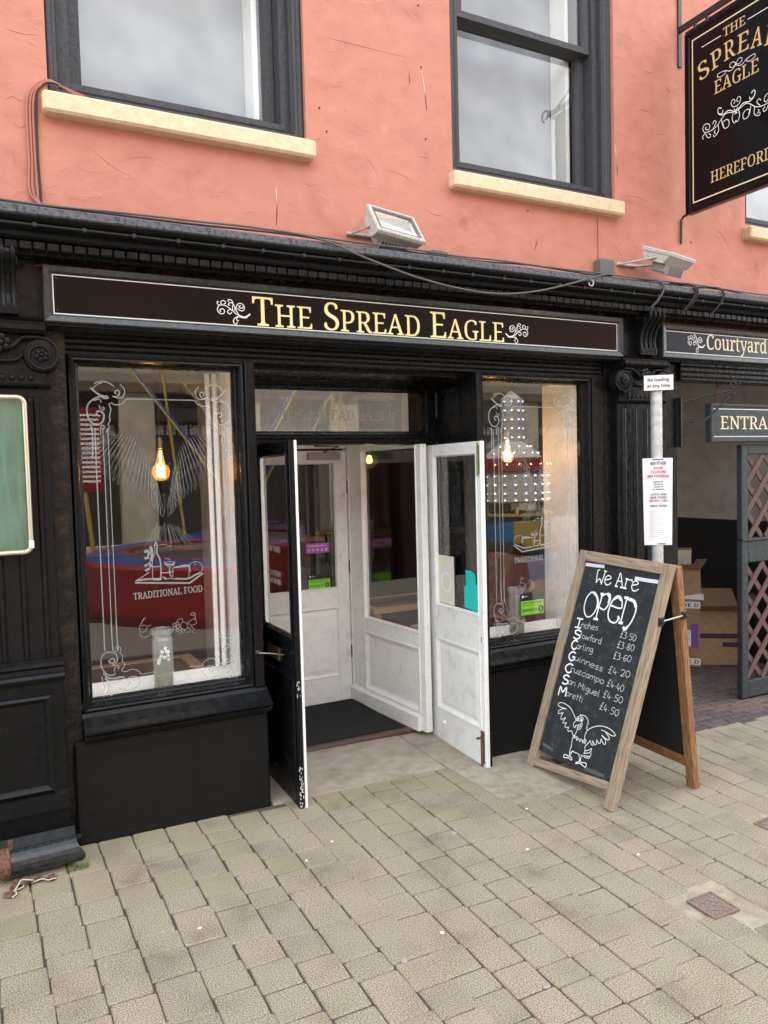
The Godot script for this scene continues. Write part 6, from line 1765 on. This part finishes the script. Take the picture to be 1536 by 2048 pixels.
	var b2 := carton("cardboard_box", "large brown cardboard box with black printed bars beside the taped one", Vector3(0.46, 0.50, 0.36), Vector3(6.12, G(6.12, -0.96), -0.96), -38, M.cardboard_1, true)
	for q in [[0.27, -0.2, 0.2], [0.19, 0.0, 0.2]]:
		mi(b2, "printed_bar", cbox(Vector3(q[2] - q[1], 0.045, 0.002), 0.0008), M.card_print, Vector3((q[1] + q[2]) / 2, q[0], 0.1808))
	var b3 := carton("cardboard_box", "open crumpled cardboard box tipped on top of the taped box", Vector3(0.32, 0.24, 0.26), Vector3(5.73, G(5.72, -1.05) + 0.63, -1.07), -30, M.cardboard_1, true, -6)
	mi(b3, "paper_scrap", cbox(Vector3(0.16, 0.11, 0.004), 0.001), M.paper, Vector3(-0.1, 0.06, 0.135), Vector3(-20, 10, 14))
	mi(b3, "paper_scrap", cbox(Vector3(0.18, 0.09, 0.004), 0.001), M.paper, Vector3(0.08, 0.0, 0.145), Vector3(-55, -10, -8))
	var b4 := carton("cardboard_box", "flattened pale cardboard box leaning at the top of the heap", Vector3(0.24, 0.20, 0.05), Vector3(5.74, G(5.72, -1.1) + 0.872, -1.10), -42, M.cardboard_0, false, 14)
	mi(b4, "pale_face", box_mesh(Vector3(-0.119, 0.002, 0.0252), Vector3(0.119, 0.198, 0.026)), M.paper_cream)

# ---------------------------------------------------------------- rooms behind the glass
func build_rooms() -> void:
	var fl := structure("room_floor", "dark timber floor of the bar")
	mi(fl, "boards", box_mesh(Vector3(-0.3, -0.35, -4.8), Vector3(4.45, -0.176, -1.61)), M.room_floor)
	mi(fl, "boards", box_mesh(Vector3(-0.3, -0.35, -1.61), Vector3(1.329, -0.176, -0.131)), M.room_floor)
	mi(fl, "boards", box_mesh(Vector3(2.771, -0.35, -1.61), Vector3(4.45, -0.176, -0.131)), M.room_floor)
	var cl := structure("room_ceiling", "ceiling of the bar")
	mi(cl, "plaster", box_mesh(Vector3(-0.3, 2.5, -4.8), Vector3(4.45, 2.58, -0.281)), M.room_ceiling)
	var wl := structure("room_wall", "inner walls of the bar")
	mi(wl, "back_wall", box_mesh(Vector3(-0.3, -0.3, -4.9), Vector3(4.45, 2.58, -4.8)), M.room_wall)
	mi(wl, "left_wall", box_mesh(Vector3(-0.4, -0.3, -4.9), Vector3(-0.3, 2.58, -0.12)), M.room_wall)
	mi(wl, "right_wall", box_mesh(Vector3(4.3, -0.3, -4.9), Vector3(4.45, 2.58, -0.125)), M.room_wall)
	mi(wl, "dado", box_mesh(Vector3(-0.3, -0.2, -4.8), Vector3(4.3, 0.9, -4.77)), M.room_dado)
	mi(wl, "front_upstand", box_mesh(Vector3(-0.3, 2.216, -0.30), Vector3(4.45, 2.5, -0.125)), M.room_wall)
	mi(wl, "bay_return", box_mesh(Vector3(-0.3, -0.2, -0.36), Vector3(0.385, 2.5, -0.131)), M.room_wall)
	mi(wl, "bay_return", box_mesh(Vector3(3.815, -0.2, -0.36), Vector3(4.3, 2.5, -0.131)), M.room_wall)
	# upper floor rooms, closed behind the sashes
	var up := structure("upper_room", "closed rooms behind the upper windows")
	mi(up, "back_wall", box_mesh(Vector3(-1.6, 2.6, -2.2), Vector3(9.0, 6.6, -2.1)), M.room_wall)
	mi(up, "floor", box_mesh(Vector3(-1.6, 2.6, -2.1), Vector3(9.0, 2.7, -0.291)), M.room_floor)
	mi(up, "ceiling", box_mesh(Vector3(-1.6, 6.5, -2.1), Vector3(9.0, 6.6, -0.291)), M.room_ceiling)
	mi(up, "end_wall", box_mesh(Vector3(-1.7, 2.6, -2.2), Vector3(-1.6, 6.6, 0.0)), M.coral_render)
	mi(up, "end_wall", box_mesh(Vector3(9.0, 2.6, -2.2), Vector3(9.1, 6.6, 0.0)), M.coral_render)
	var mass := thing("added_shade_building", "upper storey and slate roof over the pub, added out of view to shade the street", "building", Vector3(3.7, 6.6, 0.0))  # unseen storey and roof, added and sized to shade the street
	mi(mass, "third_storey", box_mesh(Vector3(-5.4, 0.001, -2.2), Vector3(5.4, 1.2, -0.002)), M.coral_render)
	mi(mass, "roof", moulding([Vector2(0.25, 1.201), Vector2(-1.0, 2.1), Vector2(-2.4, 1.201)], -5.5, 5.5), M.far_dark)
	for q in [[-9.8, "tall cream building added out of view on the poster-case side to block low sun"], [17.3, "tall cream building added out of view beyond the boarded shop bay to block low sun"]]:
		var nb := thing("added_shade_building", q[1], "building", Vector3(q[0], -0.6, 0.0))  # unseen mass added at each side to block low sun
		mi(nb, "wall", box_mesh(Vector3(-8.1, 0.0, -4.9), Vector3(8.1, 8.5, -0.05)), M.far_stone)
		mi(nb, "roof", moulding([Vector2(0.2, 8.501), Vector2(-2.5, 10.3), Vector2(-5.1, 8.501)], -8.1, 8.1), M.far_dark)
	# entrance mat
	var mt := thing("entrance_mat", "ribbed black rubber mat on the lobby floor", "mat", Vector3(2.0, -0.1752, -1.04))
	mi(mt, "base", box_mesh(Vector3(-0.56, 0.0, -0.39), Vector3(0.53, 0.007, 0.39)), M.mat_black)
	var rb := begin()
	for i in 52:
		bx(rb, Vector3(-0.55, 0.0071, -0.385 + i * 0.0149), Vector3(0.52, 0.0115, -0.377 + i * 0.0149))
	var ribs := mi(mt, "ribs", rb.commit(), M.mat_black)
	ribs.set_meta("kind", "stuff")
	# globe bulbs hung in both bays
	pendant("clear globe bulb with glowing filament hung in the bay with the trampoline reflection", Vector3(0.915, 1.64, -0.5), 0.052)
	pendant("pear-shaped glowing bulb hung in the bay beside the A-board", Vector3(3.36, 1.69, -0.5), 0.042)
	for q in [[1.95, 2.0, -3.4, "glowing pendant lamp deep in the bar beyond the lobby door"], [3.55, 1.95, -2.6, "glowing lamp beyond the lobby side screen"], [3.15, 1.72, -2.3, "small brass wall lamp glowing beyond the side screen"]]:
		var l := thing("bar_lamp", q[3], "lamp", Vector3(q[0], q[1], q[2]))
		mi(l, "globe", lathe_mesh([Vector2(0.0, 0.05), Vector2(0.02, 0.04), Vector2(0.032, 0.0), Vector2(0.024, -0.026), Vector2(0.0, -0.035)], 14), M.lamp_glow)
		mi(l, "cord", tube_mesh([Vector3(0, 0.06, 0), Vector3(0, 2.5 - q[1], 0)], 0.005, 5), M.cable_black)
		var om := OmniLight3D.new()
		om.light_color = Color(1.0, 0.78, 0.5)
		om.light_energy = 0.02
		om.light_size = 0.07
		om.omni_range = 8.0
		om.omni_attenuation = 2.0
		om.shadow_enabled = true
		put(l, om, "lamp_light")
	# tables, settle and shelves
	table("light oak framed table with a dark inlaid top in the left bay", Vector3(0.72, -0.176, -0.86), 0.95, 0.62, 0.60)
	table("light oak framed table with a dark inlaid top behind the right window", Vector3(3.28, -0.176, -0.86), 0.80, 0.56, 0.60)
	table("light oak framed table beyond the lobby screen", Vector3(3.35, -0.176, -2.1), 0.9, 0.6, 0.62)
	var sf := thing("settle", "pink upholstered bench beyond the lobby screen", "bench", Vector3(3.85, -0.176, -1.55))
	mi(sf, "seat", cbox(Vector3(0.5, 0.16, 1.2), 0.04), M.sofa_pink, Vector3(0, 0.38, 0))
	mi(sf, "backrest", cbox(Vector3(0.14, 0.62, 1.2), 0.04), M.sofa_pink, Vector3(0.25, 0.72, 0))
	mi(sf, "plinth", cbox(Vector3(0.46, 0.30, 1.15), 0.01), M.dark_timber, Vector3(0, 0.15, 0))
	var bar := thing("bar_counter", "dark bar counter at the back of the room", "counter", Vector3(1.9, -0.176, -4.0))
	mi(bar, "front", cbox(Vector3(2.6, 1.05, 0.5), 0.01), M.dark_timber, Vector3(0, 0.53, 0))
	mi(bar, "top", cbox(Vector3(2.7, 0.05, 0.62), 0.01), M.table_timber, Vector3(0, 1.08, 0))
	vase("tall glass jar with moss and a white orchid sprig on the left window board", Vector3(0.818, 0.4755, -0.165), true)
	vase("tall glass jar of dark moss behind the hygiene sticker", Vector3(3.165, 0.4755, -0.17), false)

func pendant(label: String, at: Vector3, r: float) -> void:
	var p := thing("pendant_bulb", label, "lamp", at)
	mi(p, "cord", tube_mesh([Vector3(0, 0.19, 0), Vector3(0, 2.5 - at.y, 0)], 0.005, 6), M.cable_black)
	mi(p, "holder", lathe_mesh([Vector2(0.0, 0.20), Vector2(0.012, 0.198), Vector2(0.018, 0.18), Vector2(0.018, 0.135), Vector2(0.0, 0.13)], 14), M.brass_dull)
	mi(p, "glass_globe", lathe_mesh([Vector2(0.014, 0.135), Vector2(0.016, 0.105), Vector2(0.024, r * 1.12), Vector2(r * 0.62, r * 0.8), Vector2(r * 0.88, r * 0.48), Vector2(r * 0.985, r * 0.17), Vector2(r * 0.985, -r * 0.17), Vector2(r * 0.88, -r * 0.48), Vector2(r * 0.62, -r * 0.79), Vector2(r * 0.3, -r * 0.95), Vector2(0.0, -r)], 20), M.amber_glass)
	var f := begin()
	var pts := []
	for i in 60:
		var a := i * 0.62
		pts.append(Vector3(cos(a) * 0.020, -0.03 + i * 0.0012, sin(a) * 0.020))
	tube(f, pts, 0.0028, 5)
	tube(f, [Vector3(0, 0.04, 0), Vector3(0.002, 0.12, 0)], 0.006, 6)
	mi(p, "filament", f.commit(), M.filament)
	var om := OmniLight3D.new()
	om.light_color = Color(1.0, 0.66, 0.3)
	om.light_energy = 0.008
	om.light_size = 0.04
	om.omni_range = 6.0
	om.omni_attenuation = 2.0
	om.shadow_enabled = true
	put(p, om, "bulb_light")

func table(label: String, at: Vector3, w: float, d: float, h: float) -> void:
	var t := thing("table", label, "table", at)
	var st := begin()
	for q in [[-w / 2, w / 2, -d / 2, -d / 2 + 0.08], [-w / 2, w / 2, d / 2 - 0.08, d / 2], [-w / 2, -w / 2 + 0.08, -d / 2 + 0.0805, d / 2 - 0.0805], [w / 2 - 0.08, w / 2, -d / 2 + 0.0805, d / 2 - 0.0805]]:
		cbx(st, Vector3(q[0], h - 0.045, q[2]), Vector3(q[1], h, q[3]), 0.004)
	mi(t, "oak_frame", st.commit(), M.table_timber)
	mi(t, "inlay", box_mesh(Vector3(-w / 2 + 0.08, h - 0.04, -d / 2 + 0.08), Vector3(w / 2 - 0.08, h - 0.004, d / 2 - 0.08)), M.dark_timber)
	for sx in [-1.0, 1.0]:
		for sz in [-1.0, 1.0]:
			mi(t, "leg", cbox(Vector3(0.06, h - 0.045, 0.06), 0.005), M.table_timber, Vector3(sx * (w / 2 - 0.06), (h - 0.045) / 2, sz * (d / 2 - 0.06)))

func vase(label: String, at: Vector3, orchid: bool) -> void:
	var v := thing("glass_jar", label, "jar", at)
	mi(v, "jar", lathe_mesh([Vector2(0.0, 0.002), Vector2(0.052, 0.002), Vector2(0.055, 0.01), Vector2(0.055, 0.27), Vector2(0.048, 0.285), Vector2(0.05, 0.295), Vector2(0.06, 0.305), Vector2(0.06, 0.325), Vector2(0.054, 0.33), Vector2(0.050, 0.32), Vector2(0.046, 0.29), Vector2(0.051, 0.268), Vector2(0.051, 0.012), Vector2(0.0, 0.010)], 24), M.vase_glass)
	mi(v, "moss_fill", lathe_mesh([Vector2(0.0, 0.085), Vector2(0.025, 0.092), Vector2(0.04, 0.086), Vector2(0.0495, 0.08), Vector2(0.0495, 0.013), Vector2(0.0, 0.013)], 16), M.moss_soil)
	var tuft := begin()
	rng.seed = 91
	for i in 500:
		var a := rng.randf() * TAU
		var r := sqrt(rng.randf()) * 0.047
		var b := Vector3(cos(a) * r, rng.randf_range(0.02, 0.09), sin(a) * r) if i % 2 == 0 else Vector3(cos(a) * 0.0488, rng.randf_range(0.015, 0.085), sin(a) * 0.0488)
		var dd := Vector3(rng.randf_range(-1, 1), rng.randf_range(0, 1), rng.randf_range(-1, 1)) * 0.008
		var s := dd.cross(Vector3(0.3, 1, 0.2)).normalized() * 0.0018
		if Vector2((b + dd).x, (b + dd).z).length() > 0.0498:
			continue
		tri(tuft, b + s, b - s, b + dd, Vector3.UP)
	var tf := mi(v, "moss_strands", tuft.commit(), M.moss)
	tf.set_meta("kind", "stuff")
	if orchid:
		mi(v, "stem", tube_mesh(curve3([Vector3(0, 0.08, 0), Vector3(0.004, 0.14, 0.004), Vector3(-0.004, 0.20, 0.0), Vector3(0.012, 0.235, 0.004)], 5), 0.002, 5), M.stem)
		for q in [[-0.022, 0.165, 0.012], [-0.012, 0.185, 0.02], [0.004, 0.178, 0.022], [0.016, 0.205, 0.014], [-0.026, 0.150, 0.016], [0.026, 0.160, 0.012], [0.022, 0.185, 0.02], [0.012, 0.222, 0.01], [-0.006, 0.205, 0.014], [0.028, 0.20, 0.004]]:
			var fl := begin()
			for k in 5:
				var a: float = TAU * k / 5.0 + q[0] * 40
				var d := Vector3(cos(a), sin(a), 0.25)
				var s := Vector3(-sin(a), cos(a), 0) * 0.0045
				quad(fl, Vector3.ZERO, d * 0.006 + s, d * 0.012, d * 0.006 - s, Vector3(0, 0, 1))
			mi(v, "blossom", fl.commit(), M.petal, Vector3(q[0], q[1], q[2]), Vector3(-10, q[0] * 900, 0))
	else:
		for q in [[0.03, 0.15], [0.036, 0.17]]:
			mi(v, "seed_head", lathe_mesh([Vector2(0.0, 0.012), Vector2(0.008, 0.006), Vector2(0.009, -0.004), Vector2(0.0, -0.01)], 8), M.petal, Vector3(q[0], q[1], 0.02))

# ---------------------------------------------------------------- the far side of the street, seen mirrored in the panes
func build_far_side() -> void:
	var zf := 18.5
	var b := thing("facing_building", "stone-fronted shops with brick storey across the street", "building", Vector3(4.0, G(4.0, zf), zf), Vector3(0, 180, 0))
	b.scale = Vector3(1.15, 1.25, 1.0)
	mi(b, "upper_wall", box_mesh(Vector3(-22, 4.55, -1.0), Vector3(22, 8.4, 0.0)), M.far_brick)
	mi(b, "shop_wall", box_mesh(Vector3(-22, -0.3, -1.0), Vector3(22, 4.0, -0.35)), M.far_dark)
	mi(b, "cornice", moulding([Vector2(-1.0, 4.0), Vector2(0.15, 4.0), Vector2(0.2, 4.12), Vector2(0.32, 4.2), Vector2(0.4, 4.4), Vector2(0.42, 4.55), Vector2(-1.0, 4.55)], -22.0, 22.0), M.far_stone)
	mi(b, "signboard", box_mesh(Vector3(-22, 3.35, -0.35), Vector3(22, 3.98, -0.05)), M.far_dark)
	for i in 15:
		var x := -21.0 + i * 3.0
		mi(b, "stone_pier", cbox(Vector3(0.85, 4.28, 0.5), 0.02), M.far_stone, Vector3(x, 1.85, -0.15))
		mi(b, "stall_riser", box_mesh(Vector3(x + 0.43, -0.3, -0.34), Vector3(x + 2.57, 0.55, -0.1)), M.far_stone)
		var w := node3(b, "window")
		mi(w, "surround", frame_mesh(x + 0.8, x + 2.1, 5.1, 7.0, [[0.0, 0.0], [0.0, 0.08], [0.14, 0.08], [0.16, 0.0]]), M.far_stone)
		mi(w, "pane", box_mesh(Vector3(x + 0.95, 5.25, 0.001), Vector3(x + 1.95, 6.85, 0.02)), M.far_dark)
		mi(w, "glazing_bar", box_mesh(Vector3(x + 0.95, 6.02, 0.021), Vector3(x + 1.95, 6.08, 0.04)), M.white_satin)
		for k in 7:
			mi(b, "lead_light", box_mesh(Vector3(x + 0.5 + k * 0.3, 3.05, -0.34), Vector3(x + 0.74 + k * 0.3, 3.28, -0.32)), M.white_satin)
	mi(b, "parapet", box_mesh(Vector3(-22, 8.4, -1.0), Vector3(22, 8.8, 0.12)), M.far_stone)
	# bungee trampolines of the street fair
	for t in [[3.9, 8.35, 2.6, "red and blue round trampoline standing in the street facing the pub"], [6.8, 14.4, 2.6, "second round trampoline nearer the shops across the street"]]:
		var o := thing("trampoline", t[3], "trampoline", Vector3(t[0], G(t[0], t[1]), t[1]), Vector3.ZERO, "trampolines of the street fair")
		var R: float = t[2]
		mi(o, "skirt", lathe_mesh([Vector2(R - 0.1, 0.05), Vector2(R - 0.02, 0.25), Vector2(R, 0.5), Vector2(R + 0.04, 0.92), Vector2(R - 0.02, 0.97)], 40), M.vinyl_red)
		mi(o, "pad", lathe_mesh([Vector2(R - 0.02, 0.965), Vector2(R - 0.1, 1.0), Vector2(R - 0.62, 1.0), Vector2(R - 0.66, 0.97)], 40), M.vinyl_blue)
		mi(o, "pad_piping", tube_mesh(circle(R - 0.66, 0.985), 0.035, 6, true), M.vinyl_red)
		mi(o, "bounce_mat", lathe_mesh([Vector2(0.0, 0.90), Vector2(R - 0.65, 0.95)], 32), M.rubber_mat)
		for k in 4:
			var a := TAU * k / 4.0 + 0.5
			mi(o, "foot", tube_mesh([Vector3(cos(a) * (R - 0.2), 0.0, sin(a) * (R - 0.2)), Vector3(cos(a) * (R - 0.2), 0.95, sin(a) * (R - 0.2))], 0.03, 8), M.iron_black)
		mi(o, "mast", tube_mesh([Vector3(2.3, 0.9, 0.9), Vector3(2.7, 5.6, 1.2)], 0.04, 8), M.vinyl_yellow)
		mi(o, "mast", tube_mesh([Vector3(-2.3, 0.9, 0.9), Vector3(-2.7, 5.6, 1.2)], 0.04, 8), M.vinyl_yellow)
		for s in [-1.0, 1.0]:
			mi(o, "bungee_cord", tube_mesh([Vector3(s * 2.65, 5.5, 1.15), Vector3(s * 0.35, 2.1, 0.1), Vector3(s * 0.3, 1.5, 0.0)], 0.028, 6), M.rope_blue)
			mi(o, "bungee_cord", tube_mesh([Vector3(s * 2.65, 5.45, 1.05), Vector3(s * 0.42, 2.1, 0.05), Vector3(s * 0.34, 1.5, 0.02)], 0.02, 6), M.rope_yellow)
		mi(o, "harness", tube_mesh([Vector3(-0.3, 1.5, 0), Vector3(0.0, 1.3, 0.05), Vector3(0.34, 1.5, 0)], 0.05, 6), M.iron_black)
	var wd := thing("slatted_walkway", "yellow slatted walkway beside the first trampoline", "walkway", Vector3(0.3, G(0.3, 11.4), 11.4))
	for i in 24:
		mi(wd, "slat", cbox(Vector3(0.07, 0.04, 1.5), 0.005), M.vinyl_yellow, Vector3(-1.3 + i * 0.11, 0.75, 0))
	for q in [[-1.2, -0.6], [1.1, -0.6], [-1.2, 0.6], [1.1, 0.6]]:
		mi(wd, "leg", cbox(Vector3(0.06, 0.73, 0.06), 0.005), M.iron_black, Vector3(q[0], 0.365, q[1]))
	var rs := thing("price_banner", "tall red banner of white text lines by the trampolines", "banner", Vector3(1.42, G(1.42, 8.0), 8.0), Vector3(0, 186, 0))
	mi(rs, "cloth", cbox(Vector3(0.42, 1.25, 0.02), 0.004), M.vinyl_red, Vector3(0, 2.55, 0))
	for i in 15:
		mi(rs, "text_line", box_mesh(Vector3(-0.17, 3.05 - i * 0.07, 0.0102), Vector3(0.17 - 0.04 * ((i * 5) % 3), 3.085 - i * 0.07, 0.012)), M.paper)
	mi(rs, "pole", tube_mesh([Vector3(-0.24, 0, 0), Vector3(-0.24, 3.2, 0)], 0.025, 6), M.steel)
	mi(rs, "foot", cbox(Vector3(0.6, 0.04, 0.4), 0.005), M.iron_black, Vector3(-0.2, 0.02, 0))
	# fairground stall with rows of bulbs
	var x0 := 10.1
	var z0 := 9.2
	var r := thing("fairground_stall", "round fairground stall with rows of white bulbs and a red canopy band", "stall", Vector3(x0, G(x0, z0), z0))
	mi(r, "column", lathe_mesh([Vector2(0.25, 2.9), Vector2(0.24, 3.8), Vector2(0.0, 4.0)], 20), M.ride_cream)
	mi(r, "canopy", lathe_mesh([Vector2(0.25, 2.9), Vector2(0.55, 2.65), Vector2(0.75, 2.45), Vector2(0.75, 1.65), Vector2(0.7, 1.62), Vector2(0.0, 1.62)], 28), M.ride_cream)
	mi(r, "red_band", lathe_mesh([Vector2(0.75, 2.56), Vector2(0.79, 2.54), Vector2(0.79, 2.28), Vector2(0.75, 2.26)], 28), M.vinyl_red)
	mi(r, "counter", lathe_mesh([Vector2(0.75, 1.35), Vector2(0.8, 1.3), Vector2(0.75, 0.0)], 24), M.ride_blue)
	mi(r, "counter_top", lathe_mesh([Vector2(0.0, 1.40), Vector2(0.86, 1.40), Vector2(0.86, 1.35), Vector2(0.7, 1.35)], 24), M.vinyl_yellow)
	mi(r, "picture_board", cbox(Vector3(0.85, 0.62, 0.03), 0.005), M.vinyl_yellow, Vector3(-0.2, 0.95, -0.83))
	var bulb := lathe_mesh([Vector2(0.0, 0.022), Vector2(0.019, 0.011), Vector2(0.022, 0.0), Vector2(0.019, -0.011), Vector2(0.0, -0.022)], 6)
	for row in [[3.75, 0.25, 5], [3.56, 0.25, 5], [3.37, 0.25, 5], [3.18, 0.25, 5], [2.99, 0.255, 5], [2.8, 0.40, 6], [2.66, 0.56, 8], [2.18, 0.765, 11], [2.0, 0.765, 11], [1.82, 0.765, 11], [1.68, 0.765, 11]]:
		for k in row[2]:
			var a: float = PI + PI * (k + 0.5) / row[2]
			mi(r, "bulb", bulb, M.ride_lamp, Vector3(cos(a) * row[1], row[0], sin(a) * row[1]))
	for k in 10:
		var a2 := PI + PI * (k + 0.5) / 10.0
		mi(r, "bulb", bulb, M.ride_lamp_warm, Vector3(cos(a2) * 0.8, 2.42, sin(a2) * 0.8))
	for k in 6:
		var a3 := TAU * k / 6.0
		mi(r, "post", tube_mesh([Vector3(cos(a3) * 0.66, 1.38, sin(a3) * 0.66), Vector3(cos(a3) * 0.66, 1.66, sin(a3) * 0.66)], 0.03, 6), M.ride_cream)

func circle(r: float, y: float, n := 40) -> Array:
	var out := []
	for k in n:
		out.append(Vector3(cos(TAU * k / n) * r, y, sin(TAU * k / n) * r))
	return out

# ---------------------------------------------------------------- light, air, camera
func sky_image() -> Image:
	var w := 1280
	var h := 640
	var n1 := noise(1.1, 5, FastNoiseLite.TYPE_SIMPLEX_SMOOTH, 8)
	var n2 := noise(2.2, 3, FastNoiseLite.TYPE_SIMPLEX_SMOOTH, 18)
	var im := Image.create(w, h, false, Image.FORMAT_RGBF)
	for j in h:
		var el := (0.5 - (j + 0.5) / h) * PI
		for i in w:
			var az := (i + 0.5) / w * TAU
			var d := Vector3(cos(el) * sin(az), sin(el), cos(el) * cos(az))
			var c := Vector3(0.34, 0.47, 0.70).lerp(Vector3(0.66, 0.74, 0.82), pow(1.0 - clampf(d.y, 0, 1), 2.5))
			if d.y > -0.02:
				var q := Vector3(d.x, d.y * 1.6 + 0.3, d.z) * 1.3
				var cover := smoothstep(-0.36, -0.02, n1.get_noise_3dv(q))
				var lum := 0.86 + 0.6 * n2.get_noise_3dv(q * 1.2) + 0.30 * n1.get_noise_3dv(q + Vector3(4, 2, 1))
				lum = clampf(lum, 0.55, 1.3)
				c = c.lerp(Vector3(lum * 0.985, lum * 1.005, lum * 1.035), cover * 0.96)
			else:
				c = Vector3(0.30, 0.27, 0.23)
			im.set_pixel(i, j, Color(c.x, c.y, c.z))
	return im

func _ready() -> void:
	var cam := Camera3D.new()
	cam.position = Vector3(0.0, 1.6, 4.0)
	cam.rotation_degrees = Vector3(-2.895, -27.55, -1.525)
	cam.fov = 67.24
	cam.near = 0.05
	cam.far = 200.0
	put(self, cam, "camera")
	var we := WorldEnvironment.new()
	var env := Environment.new()
	env.background_mode = Environment.BG_SKY
	var sky := Sky.new()
	var sm := PanoramaSkyMaterial.new()
	sm.panorama = ImageTexture.create_from_image(sky_image())
	sm.energy_multiplier = 1.0
	sky.sky_material = sm
	env.sky = sky
	env.tonemap_mode = Environment.TONE_MAPPER_LINEAR
	env.tonemap_exposure = 4.3
	env.sdfgi_enabled = true
	env.ssao_enabled = true
	env.ssil_enabled = true
	we.environment = env
	put(self, we, "environment")
	var sun := DirectionalLight3D.new()
	sun.light_color = Color(1.0, 0.96, 0.90)
	sun.light_energy = 1.6
	sun.light_angular_distance = 0.5
	sun.shadow_enabled = true
	put(self, sun, "sun")
	sun.look_at_from_position(Vector3.ZERO, -Vector3(-0.25, 1.0, -0.55), Vector3.UP)
	make_materials()
	build_street()
	build_pub()
	build_passage()
	build_rooms()
	build_signs()
	build_fittings()
	build_board()
	build_far_side()
